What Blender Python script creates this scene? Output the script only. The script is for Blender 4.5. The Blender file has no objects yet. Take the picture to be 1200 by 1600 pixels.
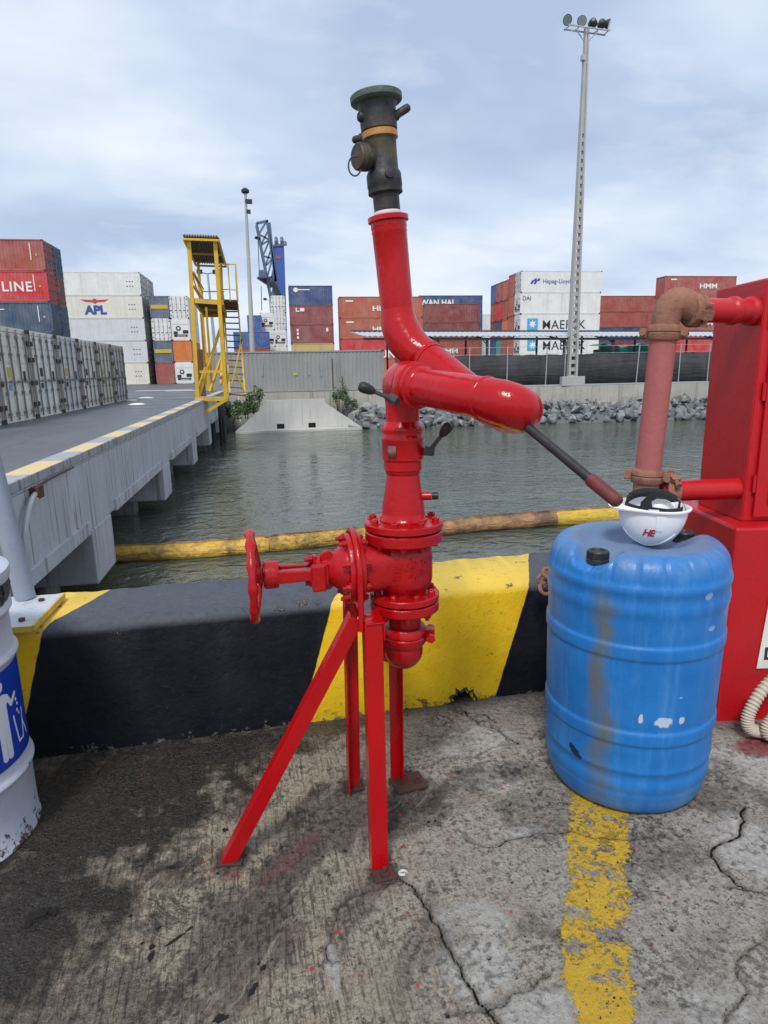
import bpy, bmesh, math, random
import numpy as np
from mathutils import Vector, Matrix, noise
R = math.radians
PI = math.pi
rnd = random.Random(7)
S = bpy.context.scene
COL = S.collection

# ---------------------------------------------------------------- camera
FPX = 1000.0
PSI, PIT, ROL = R(12.4), math.atan(223/1000), R(1.1)
CAM = Vector((0, 0, 1.5))
cf = Vector((math.sin(PSI)*math.cos(PIT), math.cos(PSI)*math.cos(PIT), -math.sin(PIT)))
r0 = Vector((math.cos(PSI), -math.sin(PSI), 0)); u0 = r0.cross(cf)
cr = math.cos(ROL)*r0 - math.sin(ROL)*u0
cu = math.sin(ROL)*r0 + math.cos(ROL)*u0
cd = bpy.data.cameras.new('camera'); cam = bpy.data.objects.new('camera', cd); COL.objects.link(cam)
m = Matrix((cr, cu, -cf)).transposed().to_4x4(); m.translation = CAM
cam.matrix_world = m
cd.sensor_fit = 'VERTICAL'; cd.sensor_height = 36; cd.lens = 36*FPX/1600
cd.clip_start = 0.05; cd.clip_end = 6000
S.camera = cam
S.render.resolution_x = 768; S.render.resolution_y = 1024

def ray(px, py): return cf + cr*((px-600)/FPX) + cu*((800-py)/FPX)
def onz(px, py, z): d = ray(px, py); return CAM + d*((z-CAM.z)/d.z)
def ony(px, py, Y): d = ray(px, py); return CAM + d*(Y/d.y)
def dep(px, py, D): return CAM + ray(px, py)*D
def xat(px, Y, z=0.35):            # world x of the point at depth Y, height z, seen in column px
    lo, hi = -200, 200
    for _ in range(50):
        mid = (lo+hi)/2; q = Vector((mid, Y, z))-CAM
        if 600+FPX*q.dot(cr)/q.dot(cf) < px: lo = mid
        else: hi = mid
    return mid

# ---------------------------------------------------------------- light
S.view_settings.view_transform = 'Standard'
try: S.view_settings.look = 'None'
except Exception: pass
S.view_settings.exposure = 0.80
S.view_settings.gamma = 1.0
SUN_EL, SUN_AZ = 52.0, -155.0     # azimuth clockwise from +Y; the sun stands behind the camera to the left
w = bpy.data.worlds.new("World"); S.world = w; w.use_nodes = True
nt = w.node_tree; N = nt.nodes; L = nt.links; N.clear()
out = N.new('ShaderNodeOutputWorld'); bg = N.new('ShaderNodeBackground')
sky = N.new('ShaderNodeTexSky'); sky.sky_type = 'NISHITA'; sky.sun_disc = False
sky.sun_elevation = R(SUN_EL); sky.sun_rotation = R(SUN_AZ)
sky.air_density = 1.0; sky.dust_density = 2.0; sky.ozone_density = 1.5
tc = N.new('ShaderNodeTexCoord'); sep = N.new('ShaderNodeSeparateXYZ'); L.new(tc.outputs['Generated'], sep.inputs[0])
def wm(op, a, b=None):
    n = N.new('ShaderNodeMath'); n.operation = op
    for i, v in enumerate((a, b)):
        if v is None: continue
        if isinstance(v, (int, float)): n.inputs[i].default_value = v
        else: L.new(v, n.inputs[i])
    return n.outputs[0]
zz = wm('ADD', wm('MAXIMUM', sep.outputs[2], 0.0), 0.30)
cx = N.new('ShaderNodeCombineXYZ'); L.new(wm('DIVIDE', sep.outputs[0], zz), cx.inputs[0]); L.new(wm('DIVIDE', sep.outputs[1], zz), cx.inputs[1])
def wnoise(scale, det, ro, off, dist=0.0):
    mp = N.new('ShaderNodeMapping'); mp.inputs['Location'].default_value = off; mp.inputs['Scale'].default_value = (1, 1.5, 1)
    L.new(cx.outputs[0], mp.inputs[0])
    n = N.new('ShaderNodeTexNoise'); n.inputs['Scale'].default_value = scale; n.inputs['Detail'].default_value = det
    n.inputs['Roughness'].default_value = ro; n.inputs['Distortion'].default_value = dist; L.new(mp.outputs[0], n.inputs['Vector'])
    return n.outputs['Fac']
def wramp(f, stops):
    n = N.new('ShaderNodeValToRGB'); L.new(f, n.inputs[0]); e = n.color_ramp.elements
    e[0].position, e[0].color = stops[0][0], (*stops[0][1], 1); e[1].position, e[1].color = stops[1][0], (*stops[1][1], 1)
    for p, c in stops[2:]:
        q = e.new(p); q.color = (*c, 1)
    return n.outputs[0]
# overcast veil: blue-grey base, paler bands, a few bright openings
base = wramp(wnoise(0.95, 5, 0.48, (5.3, 1.9, 0), 0.15), [(0.36, (5.7, 7.1, 9.6)), (0.66, (10.6, 11.4, 12.6)), (0.5, (7.9, 9.3, 11.5))])
puff = wramp(wnoise(1.7, 8, 0.55, (0.35, 2.15, 0), 0.2), [(0.50, (0, 0, 0)), (0.80, (0.75, 0.75, 0.75))])
mix1 = N.new('ShaderNodeMix'); mix1.data_type = 'RGBA'
L.new(puff, mix1.inputs[0]); L.new(base, mix1.inputs[6]); mix1.inputs[7].default_value = (13.2, 13.5, 14.2, 1)
mix2 = N.new('ShaderNodeMix'); mix2.data_type = 'RGBA'; mix2.inputs[0].default_value = 0.88
L.new(sky.outputs[0], mix2.inputs[6]); L.new(mix1.outputs[2], mix2.inputs[7])
L.new(mix2.outputs[2], bg.inputs[0]); bg.inputs[1].default_value = 0.050
L.new(bg.outputs[0], out.inputs[0])
sl = bpy.data.lights.new('sun', 'SUN'); sl.energy = 1.5; sl.angle = R(12); sl.color = (1, 0.96, 0.9)
sun = bpy.data.objects.new('sun', sl); COL.objects.link(sun)
az, el = R(SUN_AZ), R(SUN_EL)
tosun = Vector((math.sin(az)*math.cos(el), math.cos(az)*math.cos(el), math.sin(el)))
sun.rotation_euler = tosun.to_track_quat('Z', 'Y').to_euler()

# ---------------------------------------------------------------- node helper
class Mat:
    def __init__(s, name, rough=0.5, metal=0.0, base=(0.5, 0.5, 0.5)):
        s.m = bpy.data.materials.new(name); s.m.use_nodes = True
        s.n = s.m.node_tree.nodes; s.l = s.m.node_tree.links
        s.b = s.n['Principled BSDF']
        s.set('Roughness', rough); s.set('Metallic', metal); s.set('Base Color', base)
        s._o = None
    def put(s, sock, v):
        if isinstance(v, bpy.types.NodeSocket): s.l.new(v, sock)
        elif isinstance(v, (tuple, list)) and len(v) == 3 and sock.type == 'RGBA': sock.default_value = (*v, 1)
        else: sock.default_value = v
    def set(s, k, v): s.put(s.b.inputs[k], v)
    def obj(s):
        if not s._o: s._o = s.n.new('ShaderNodeTexCoord').outputs['Object']
        return s._o
    def pos(s): return s.n.new('ShaderNodeNewGeometry').outputs['Position']
    def xyz(s, v): n = s.n.new('ShaderNodeSeparateXYZ'); s.l.new(v, n.inputs[0]); return n.outputs
    def map(s, v, scale=(1, 1, 1), loc=(0, 0, 0), rot=(0, 0, 0)):
        n = s.n.new('ShaderNodeMapping'); s.l.new(v, n.inputs[0]); n.inputs['Scale'].default_value = scale
        n.inputs['Location'].default_value = loc; n.inputs['Rotation'].default_value = rot; return n.outputs[0]
    def noise(s, scale, det=4, ro=0.55, v=None, dist=0.0, col=False):
        n = s.n.new('ShaderNodeTexNoise'); s.l.new(v if v is not None else s.obj(), n.inputs['Vector'])
        n.inputs['Scale'].default_value = scale; n.inputs['Detail'].default_value = det
        n.inputs['Roughness'].default_value = ro; n.inputs['Distortion'].default_value = dist
        return n.outputs['Color' if col else 'Fac']
    def vor(s, scale, v=None, feat='F1', out='Distance', rand=1.0):
        n = s.n.new('ShaderNodeTexVoronoi'); n.feature = feat; s.l.new(v if v is not None else s.obj(), n.inputs['Vector'])
        n.inputs['Scale'].default_value = scale; n.inputs['Randomness'].default_value = rand; return n.outputs[out]
    def rng(s, f, a, b, c=0.0, d=1.0):
        n = s.n.new('ShaderNodeMapRange'); s.put(n.inputs[0], f)
        for i, v in enumerate((a, b, c, d)): n.inputs[1+i].default_value = v
        return n.outputs[0]
    def ramp(s, f, *stops, interp='LINEAR'):
        n = s.n.new('ShaderNodeValToRGB'); s.l.new(f, n.inputs[0]); e = n.color_ramp.elements; n.color_ramp.interpolation = interp
        for i, (p, c) in enumerate(stops):
            q = e[i] if i < 2 else e.new(p)
            q.position = p; q.color = (*c, 1)
        return n.outputs[0]
    def math(s, op, a, b=0.0, c=0.0):
        n = s.n.new('ShaderNodeMath'); n.operation = op
        for i, v in enumerate((a, b, c)): s.put(n.inputs[i], v)
        return n.outputs[0]
    def mix(s, f, a, b, mode='MIX'):
        n = s.n.new('ShaderNodeMix'); n.data_type = 'RGBA'; n.blend_type = mode
        s.put(n.inputs[0], f); s.put(n.inputs[6], a); s.put(n.inputs[7], b); return n.outputs[2]
    def attr(s, name): n = s.n.new('ShaderNodeAttribute'); n.attribute_name = name; return n.outputs
    def bump(s, h, dist=0.01, st=1.0, prev=None):
        n = s.n.new('ShaderNodeBump'); s.l.new(h, n.inputs['Height']); n.inputs['Distance'].default_value = dist
        n.inputs['Strength'].default_value = st
        if prev is not None: s.l.new(prev, n.inputs['Normal'])
        s.l.new(n.outputs[0], s.b.inputs['Normal']); return n.outputs[0]
M = {}
def paint(name, col, rough=0.35, dirt=(0.05, 0.04, 0.035), amount=0.25, bump=0.0006, scale=6, coat=0.0, metal=0.0, chips=None, fine=40):
    a = Mat(name, rough, metal)
    n1 = a.noise(scale, 6, 0.65); n2 = a.noise(fine, 5, 0.6)
    c = a.mix(a.rng(n1, 0.3, 0.75, 0, 0.35), col, tuple(min(1, x*1.18+0.01) for x in col))
    c = a.mix(a.math('MULTIPLY', a.rng(n1, 0.5, 0.75), amount), c, dirt)
    c = a.mix(a.math('MULTIPLY', a.rng(n2, 0.55, 0.8), amount*0.8), c, dirt)
    if chips:
        ch = a.rng(a.noise(scale*3.1, 8, 0.7), chips[0], chips[0]+0.02)
        c = a.mix(ch, c, chips[1])
    a.set('Base Color', c)
    a.set('Roughness', a.rng(n1, 0.3, 0.7, rough*0.8, min(1, rough*1.35)))
    if coat: a.set('Coat Weight', coat); a.set('Coat Roughness', 0.12)
    if bump: a.bump(a.math('ADD', n2, a.math('MULTIPLY', n1, 1.5)), bump*3)
    M[name] = a.m; return a.m

# ---------------------------------------------------------------- mesh helper
class MB:
    def __init__(s): s.v = []; s.f = []; s.mi = []; s.cur = 0
    def add(s, vs, fs):
        o = len(s.v); s.v += [tuple(v) for v in vs]; s.f += [tuple(i+o for i in f) for f in fs]; s.mi += [s.cur]*len(fs); return s
    def box(s, x0, x1, y0, y1, z0, z1, mat=None):
        vs = [(x, y, z) for z in (z0, z1) for y in (y0, y1) for x in (x0, x1)]
        if mat is not None: vs = [mat @ Vector(v) for v in vs]
        return s.add(vs, [(0, 2, 3, 1), (4, 5, 7, 6), (0, 1, 5, 4), (2, 6, 7, 3), (0, 4, 6, 2), (1, 3, 7, 5)])
    def bar(s, p, q, w, h=None, up=(0, 0, 1)):
        p, q = Vector(p), Vector(q); h = h or w; d = (q-p).normalized(); up = Vector(up)
        if abs(d.dot(up)) > 0.98: up = Vector((0, 1, 0))
        a = d.cross(up).normalized(); b = a.cross(d)
        vs = [c + a*i*w/2 + b*j*h/2 for c in (p, q) for i, j in ((-1, -1), (1, -1), (1, 1), (-1, 1))]
        return s.add(vs, [(3, 2, 1, 0), (4, 5, 6, 7), (0, 1, 5, 4), (1, 2, 6, 5), (2, 3, 7, 6), (3, 0, 4, 7)])
    def tube(s, pts, rad, seg=16, cap=True, close=False):
        pts = [Vector(p) for p in pts]; n = len(pts)
        rad = rad if isinstance(rad, (list, tuple)) else [rad]*n
        tang = []
        for i in range(n):
            if close: t = pts[(i+1) % n]-pts[i-1]
            else: t = pts[min(i+1, n-1)]-pts[max(i-1, 0)]
            if t.length < 1e-9: t = tang[-1] if tang else Vector((0, 0, 1))
            tang.append(t.normalized())
        a = tang[0].orthogonal().normalized(); o = len(s.v); vs = []
        for i in range(n):
            a = (a - tang[i]*a.dot(tang[i])).normalized(); b = tang[i].cross(a)
            for k in range(seg):
                an = 2*PI*k/seg; vs.append(pts[i] + (a*math.cos(an)+b*math.sin(an))*rad[i])
        fs = []
        for i in range(n if close else n-1):
            for k in range(seg):
                k2 = (k+1) % seg; i2 = (i+1) % n
                fs.append((i*seg+k, i*seg+k2, i2*seg+k2, i2*seg+k))
        if cap and not close: fs += [tuple(range(seg))[::-1], tuple((n-1)*seg+k for k in range(seg))]
        return s.add(vs, fs)
    def lathe(s, prof, o=(0, 0, 0), d=(0, 0, 1), seg=32, cap=True):
        """prof: (radius, distance along d)"""
        o, d = Vector(o), Vector(d).normalized()
        a = d.orthogonal().normalized(); b = d.cross(a); vs = []; fs = []
        for r_, h in prof:
            for k in range(seg):
                an = 2*PI*k/seg; vs.append(o + d*h + (a*math.cos(an)+b*math.sin(an))*r_)
        for i in range(len(prof)-1):
            for k in range(seg):
                k2 = (k+1) % seg; fs.append((i*seg+k, i*seg+k2, (i+1)*seg+k2, (i+1)*seg+k))
        if cap: fs += [tuple(range(seg))[::-1], tuple((len(prof)-1)*seg+k for k in range(seg))]
        return s.add(vs, fs)
    def cyl(s, p, q, r_, seg=16, r2=None):
        p, q = Vector(p), Vector(q); return s.lathe([(r_, 0), (r2 if r2 is not None else r_, (q-p).length)], p, q-p, seg)
    def prism(s, poly, d, closed=True):
        """poly: list of 3D points, extruded by vector d"""
        d = Vector(d); n = len(poly); p = [Vector(x) for x in poly]
        vs = p + [x+d for x in p]
        fs = [(i, (i+1) % n, n+(i+1) % n, n+i) for i in range(n)] + [tuple(range(n))[::-1], tuple(range(n, 2*n))]
        return s.add(vs, fs)
    def grid(s, P):
        """P: 2D array of points"""
        h, w_ = len(P), len(P[0])
        return s.add([p for row in P for p in row], [(i*w_+j, i*w_+j+1, (i+1)*w_+j+1, (i+1)*w_+j) for i in range(h-1) for j in range(w_-1)])
    def mesh(s, name, mats, smooth=30, fix=True):
        me = bpy.data.meshes.new(name); me.from_pydata(s.v, [], s.f)
        for mm in (mats if isinstance(mats, (list, tuple)) else [mats]): me.materials.append(mm)
        if any(s.mi): me.polygons.foreach_set('material_index', s.mi)
        if fix:
            bm = bmesh.new(); bm.from_mesh(me); bmesh.ops.recalc_face_normals(bm, faces=bm.faces[:]); bm.to_mesh(me); bm.free()
        if smooth:
            me.polygons.foreach_set('use_smooth', [True]*len(me.polygons)); me.set_sharp_from_angle(angle=R(smooth))
        me.update(); return me
    def obj(s, name, mats, parent=None, smooth=30, bevel=0, loc=None, rot=None, fix=True):
        return link(name, s.mesh(name, mats, smooth, fix), parent, bevel, loc, rot)
def link(name, me, parent=None, bevel=0, loc=None, rot=None):
    o = bpy.data.objects.new(name, me); COL.objects.link(o)
    if parent is not None: o.parent = parent
    if loc is not None: o.location = loc
    if rot is not None: o.rotation_euler = rot
    if bevel:
        b = o.modifiers.new('bevel', 'BEVEL'); b.width = bevel; b.segments = 2; b.limit_method = 'ANGLE'; b.angle_limit = R(40)
        b.harden_normals = False
    return o
def tag(o, label=None, cat=None, group=None, kind=None):
    if label: o['label'] = label
    if cat: o['category'] = cat
    if group: o['group'] = group
    if kind: o['kind'] = kind
    return o
def thing(name, label, cat, loc=(0, 0, 0), rz=0, group=None):
    o = bpy.data.objects.new(name, None); o.empty_display_size = 0.1; COL.objects.link(o); o.location = loc; o.rotation_euler = (0, 0, rz)
    return tag(o, label, cat, group)
def loc_parent(root, *pts): pass
def bez(p0, p1, p2, n=8):
    p0, p1, p2 = Vector(p0), Vector(p1), Vector(p2)
    return [p0*(1-t)**2 + p1*2*t*(1-t) + p2*t*t for t in [i/n for i in range(n+1)]]
def fillet(pts, r_, n=8):
    pts = [Vector(p) for p in pts]; o = [pts[0]]
    for i in range(1, len(pts)-1):
        a, b, c = pts[i-1], pts[i], pts[i+1]
        rr = min(r_, (a-b).length*0.5, (c-b).length*0.5)
        o += bez(b+(a-b).normalized()*rr, b, b+(c-b).normalized()*rr, n)
    return o+[pts[-1]]
def textmesh(body, size, ext=0.002, bold=0.0, align='CENTER', spacing=1.0, sx=1.0):
    c = bpy.data.curves.new('t', 'FONT'); c.body = body; c.size = size; c.extrude = ext; c.offset = bold
    c.align_x = align; c.align_y = 'CENTER'; c.space_character = spacing; c.resolution_u = 3
    o = bpy.data.objects.new('t', c); COL.objects.link(o); dg = bpy.context.evaluated_depsgraph_get(); dg.update()
    me = bpy.data.meshes.new_from_object(o.evaluated_get(dg)); bpy.data.objects.remove(o); bpy.data.curves.remove(c)
    if sx != 1.0:
        for v in me.vertices: v.co.x *= sx
    return me
def lettering(body, size, mat, parent, loc, rot, ext=0.002, bold=0.0, align='CENTER', spacing=1.0, name='lettering', sx=1.0):
    me = textmesh(body, size, ext, bold, align, spacing, sx); me.name = name; me.materials.clear(); me.materials.append(mat)
    return link(name, me, parent, 0, loc, rot)

# ---------------------------------------------------------------- materials
def make_red():
    a = Mat('red_gloss', 0.3); n = a.noise(14, 5, 0.6); f = a.noise(75, 4, 0.6); big = a.noise(3, 3, 0.5)
    c = a.mix(a.rng(big, 0.35, 0.7), (0.46, 0.0022, 0.006), (0.37, 0.002, 0.005))
    c = a.mix(a.rng(n, 0.62, 0.8, 0, 0.55), c, (0.25, 0.006, 0.012))
    c = a.mix(a.rng(a.noise(38, 7, 0.75), 0.73, 0.76, 0, 0.8), c, (0.06, 0.012, 0.01))
    a.set('Base Color', c); a.set('Roughness', a.rng(n, 0.3, 0.7, 0.13, 0.30)); a.set('Specular IOR Level', 0.42)
    drip = a.noise(22, 3, 0.5, a.map(a.obj(), (1, 1, 0.35)))
    a.bump(a.math('ADD', a.math('MULTIPLY', drip, 1.0), a.math('MULTIPLY', f, 0.22)), 0.0042, 0.9)
    M['red'] = a.m
make_red()
def make_cast():
    a = Mat('red_cast_paint', 0.3); n = a.noise(16, 5, 0.6); f = a.noise(120, 5, 0.65); g = a.noise(48, 4, 0.6)
    c = a.mix(a.rng(n, 0.35, 0.7), (0.43, 0.0025, 0.006), (0.32, 0.002, 0.005)); c = a.mix(a.rng(g, 0.60, 0.72, 0, 0.5), c, (0.20, 0.004, 0.008))
    c = a.mix(a.rng(a.noise(34, 8, 0.75), 0.70, 0.74, 0, 0.8), c, (0.07, 0.015, 0.012))
    a.set('Base Color', c); a.set('Roughness', a.rng(g, 0.3, 0.7, 0.14, 0.36)); a.set('Specular IOR Level', 0.42)
    a.bump(a.math('ADD', a.math('ADD', a.math('MULTIPLY', n, 0.8), g), a.math('MULTIPLY', f, 0.25)), 0.0020, 1.0); M['red_cast'] = a.m
make_cast()
paint('red_flat', (0.46, 0.003, 0.008), 0.36, (0.20, 0.012, 0.014), 0.65, 0.0004, 3)
paint('red_old', (0.36, 0.10, 0.095), 0.7, (0.20, 0.07, 0.06), 0.6, 0.0008, 6, chips=(0.73, (0.45, 0.01, 0.015)))
paint('rust_orange', (0.27, 0.125, 0.08), 0.8, (0.09, 0.035, 0.02), 0.6, 0.0015, 14)
paint('rust', (0.10, 0.040, 0.024), 0.9, (0.03, 0.018, 0.012), 0.6, 0.002, 20)
paint('black_rubber', (0.012, 0.012, 0.013), 0.45, (0.05, 0.05, 0.05), 0.3, 0.0004, 20)
paint('grip', (0.13, 0.018, 0.018), 0.5, (0.04, 0.01, 0.01), 0.4, 0.0006, 20)
def make_bronze():
    a = Mat('bronze', 0.55, 0.55); n = a.noise(9, 7, 0.7); f = a.noise(60, 4, 0.6)
    c = a.ramp(n, (0.36, (0.028, 0.028, 0.031)), (0.54, (0.055, 0.054, 0.055)), (0.64, (0.11, 0.085, 0.045)), (0.75, (0.05, 0.062, 0.056)))
    a.set('Base Color', c); a.set('Roughness', a.rng(f, 0.3, 0.7, 0.4, 0.7)); a.bump(a.math('ADD', n, f), 0.0012)
    M['bronze'] = a.m
make_bronze()
paint('verdigris', (0.09, 0.125, 0.105), 0.7, (0.05, 0.06, 0.05), 0.5, 0.0008, 20, metal=0.2)
paint('brass', (0.50, 0.26, 0.09), 0.45, (0.2, 0.1, 0.03), 0.4, 0.0004, 30, metal=0.6)
paint('ptfe', (0.62, 0.6, 0.58), 0.6, (0.3, 0.3, 0.28), 0.3)
paint('plate_grey', (0.16, 0.07, 0.065), 0.5, (0.3, 0.28, 0.27), 0.5, 0.001, 60)
def make_blue():
    a = Mat('drum_blue', 0.4); P = a.obj(); x, y, z = a.xyz(P)[:3]
    n = a.noise(5, 6, 0.65); f = a.noise(50, 5, 0.65); v = a.noise(6, 6, 0.7, a.map(P, (5, 5, 0.5)))
    c = a.mix(a.rng(n, 0.35, 0.7), (0.004, 0.135, 0.43), (0.012, 0.18, 0.52))
    c = a.mix(a.rng(v, 0.5, 0.8, 0, 0.5), c, (0.10, 0.28, 0.52))
    ang = a.math('ARCTAN2', y, x)
    # greenish-brown stain running down one side
    wv = a.math('MULTIPLY', a.math('SUBTRACT', a.noise(2.6, 6, 0.62, a.map(P, (0.6, 0.6, 1.6))), 0.5), 0.75)
    sang = a.math('ADD', a.math('ADD', ang, 2.47), wv)
    st = a.rng(a.math('ABSOLUTE', sang), 0.03, 0.17, 1, 0)
    st = a.math('MULTIPLY', st, a.rng(z, 0.84, 0.74)); st = a.math('MULTIPLY', st, a.rng(a.noise(7, 6, 0.7, a.map(P, (4, 4, 0.8))), 0.3, 0.6, 0.45, 1.0))
    st = a.math('MULTIPLY', st, a.rng(z, 0.0, 0.25, 0.55, 1.0))
    c = a.mix(a.math('MULTIPLY', st, 0.82), c, (0.13, 0.12, 0.05))
    # grey scuffed dust on top and foot
    top = a.math('MULTIPLY', a.rng(z, 0.845, 0.885), a.rng(a.noise(9, 6, 0.7), 0.35, 0.65))
    c = a.mix(a.math('MULTIPLY', top, 0.55), c, (0.16, 0.23, 0.33))
    rr = a.math('SQRT', a.math('ADD', a.math('MULTIPLY', x, x), a.math('MULTIPLY', y, y)))
    c = a.mix(a.math('MULTIPLY', a.math('MULTIPLY', a.rng(rr, 0.255, 0.215), a.rng(z, 0.7, 0.8)), 0.7), c, (0.15, 0.2, 0.27))
    foot = a.math('MULTIPLY', a.rng(z, 0.14, 0.0), a.rng(n, 0.35, 0.6)); c = a.mix(a.math('MULTIPLY', foot, 0.6), c, (0.16, 0.24, 0.34))
    # scraped white marks
    for (an, zc, wa, wz) in ((-1.77, 0.375, 0.10, 0.018), (-1.56, 0.377, 0.04, 0.014), (-2.02, 0.385, 0.025, 0.016), (-1.60, 0.46, 0.02, 0.004), (-1.25, 0.68, 0.06, 0.008), (-1.37, 0.795, 0.05, 0.012)):
        d = a.math('ADD', a.math('POWER', a.math('DIVIDE', a.math('SUBTRACT', ang, an), wa), 2), a.math('POWER', a.math('DIVIDE', a.math('SUBTRACT', z, zc), wz), 2))
        mk = a.rng(a.math('ADD', d, a.math('MULTIPLY', a.math('SUBTRACT', f, 0.5), 3.0)), 1.2, 0.8)
        c = a.mix(a.math('MULTIPLY', mk, 0.75 if wz > 0.01 and zc < 0.5 else 0.35), c, (0.6, 0.66, 0.72))
    # a black tear-shaped scuff
    d = a.math('ADD', a.math('POWER', a.math('DIVIDE', a.math('SUBTRACT', ang, a.math('ADD', -2.76, a.math('MULTIPLY', a.math('SUBTRACT', z, 0.20), -3.0))), 0.07), 2), a.math('POWER', a.math('DIVIDE', a.math('SUBTRACT', z, 0.20), 0.022), 2))
    c = a.mix(a.rng(a.math('ADD', d, a.math('MULTIPLY', a.math('SUBTRACT', f, 0.5), 4)), 1.1, 0.8), c, (0.01, 0.015, 0.03))
    c = a.mix(a.rng(a.noise(26, 8, 0.8), 0.74, 0.78, 0, 0.5), c, (0.02, 0.05, 0.12))
    a.set('Base Color', c); a.set('Roughness', a.rng(a.noise(12, 5, 0.6), 0.3, 0.7, 0.32, 0.55)); a.bump(a.math('ADD', f, a.math('MULTIPLY', n, 2)), 0.0012)
    M['drum_blue'] = a.m
make_blue()
paint('black_cap', (0.014, 0.015, 0.018), 0.45, (0.08, 0.09, 0.1), 0.5, 0.0005, 25)
paint('hat_white', (0.80, 0.82, 0.84), 0.22, (0.6, 0.6, 0.6), 0.12, 0.0001, 8)
paint('hat_black', (0.012, 0.012, 0.014), 0.8, (0.03, 0.03, 0.03), 0.3, 0.001, 60)
paint('logo_red', (0.45, 0.01, 0.03), 0.4, amount=0.0)
def make_trash():
    a = Mat('trash_white', 0.4); n = a.noise(5, 7, 0.7); f = a.noise(45, 5, 0.7); z = a.xyz(a.obj())[2]
    c = a.mix(a.rng(n, 0.35, 0.7), (0.50, 0.54, 0.62), (0.42, 0.45, 0.53))
    c = a.mix(a.rng(a.noise(9, 6, 0.7, a.map(a.obj(), (3, 3, 0.6))), 0.58, 0.75, 0, 0.5), c, (0.28, 0.26, 0.24))
    r_ = a.math('ADD', a.rng(z, 0.14, 0.0, 0, 0.22), a.rng(a.math('ABSOLUTE', a.math('SUBTRACT', z, 0.235)), 0.0, 0.03, 0.12, 0))
    rust = a.rng(a.math('ADD', a.noise(16, 8, 0.75), r_), 0.66, 0.70)
    c = a.mix(rust, c, a.mix(a.rng(f, 0.4, 0.6), (0.085, 0.04, 0.022), (0.03, 0.018, 0.013)))
    a.set('Base Color', c); a.set('Roughness', a.mix(rust, (0.4, 0.4, 0.4), (0.9, 0.9, 0.9))); a.bump(a.math('ADD', f, n), 0.001)
    M['trash'] = a.m
make_trash()
def make_sticker():
    a = Mat('bin_sticker', 0.3); s_ = a.attr('sdf')['Fac']
    n = a.noise(40, 5, 0.6)
    c = a.mix(a.rng(a.noise(6, 4, 0.6), 0.4, 0.7), (0.006, 0.040, 0.34), (0.012, 0.06, 0.42))
    c = a.mix(a.rng(s_, 0.001, -0.001), c, (0.66, 0.70, 0.76)); c = a.mix(a.rng(n, 0.66, 0.72, 0, 0.4), c, (0.2, 0.22, 0.3))
    a.set('Base Color', c); M['sticker'] = a.m
make_sticker()
paint('bag_black', (0.015, 0.015, 0.017), 0.3, (0.1, 0.1, 0.1), 0.3, 0.004, 25)
def make_barrier():
    a = Mat('barrier_paint', 0.5); P = a.obj(); x, y, z = a.xyz(P)[:3]
    n = a.noise(4, 7, 0.65); f = a.noise(35, 6, 0.65); g = a.noise(120, 3, 0.6)
    j = a.math('MULTIPLY', a.math('SUBTRACT', a.noise(18, 4, 0.6), 0.5), 0.012)
    xx = a.math('ADD', a.math('SUBTRACT', x, a.math('MULTIPLY', z, 0.29)), j)
    xx = a.math('SUBTRACT', xx, a.math('MULTIPLY', a.math('MAXIMUM', a.math('SUBTRACT', y, 2.56), 0.0), 0.45))
    def band(lo, hi): return a.math('MULTIPLY', a.rng(xx, lo, lo+0.004), a.rng(xx, hi, hi-0.004))
    yel = a.math('ADD', band(0.17, 1.075), band(-3.0, -0.955))
    blk = a.mix(a.rng(n, 0.35, 0.7), (0.005, 0.006, 0.009), (0.011, 0.013, 0.019))
    blk = a.mix(a.rng(f, 0.6, 0.78, 0, 0.35), blk, (0.05, 0.05, 0.055))
    topm = a.rng(z, 0.50, 0.535)  # upper face coloured paler for the sky reflected in the worn paint
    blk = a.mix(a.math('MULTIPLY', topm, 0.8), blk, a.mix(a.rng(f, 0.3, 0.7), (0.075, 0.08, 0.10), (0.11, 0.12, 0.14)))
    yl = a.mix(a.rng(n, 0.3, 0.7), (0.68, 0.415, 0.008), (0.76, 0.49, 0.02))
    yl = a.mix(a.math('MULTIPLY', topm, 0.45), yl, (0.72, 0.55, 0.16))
    yl = a.mix(a.rng(a.math('ADD', f, a.rng(z, 0.10, 0.0, 0, 0.10)), 0.60, 0.72, 0, 0.75), yl, (0.20, 0.16, 0.04))
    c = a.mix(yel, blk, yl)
    chip = a.rng(a.math('ADD', a.math('ADD', a.noise(11, 8, 0.75), a.rng(z, 0.06, 0.0, 0, 0.14)), a.rng(a.math('ABSOLUTE', a.math('SUBTRACT', z, 0.535)), 0.0, 0.03, 0.05, 0)), 0.645, 0.66)
    c = a.mix(a.math('MULTIPLY', chip, 0.9), c, a.mix(a.rng(g, 0.4, 0.6), (0.16, 0.145, 0.125), (0.05, 0.045, 0.04)))
    spl = a.rng(a.vor(7.0, a.map(P, (1, 1, 0.8))), 0.035, 0.02)
    c = a.mix(a.math('MULTIPLY', spl, a.rng(a.noise(3, 2), 0.52, 0.56)), c, (0.42, 0.01, 0.02))
    a.set('Base Color', c); a.set('Roughness', a.rng(f, 0.3, 0.75, 0.45, 0.7)); a.set('Specular IOR Level', 0.18)
    a.bump(a.math('ADD', a.math('ADD', a.math('MULTIPLY', n, 4), a.math('MULTIPLY', f, 0.9)), a.math('MULTIPLY', chip, -0.7)), 0.004)
    M['barrier'] = a.m
make_barrier()
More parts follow.
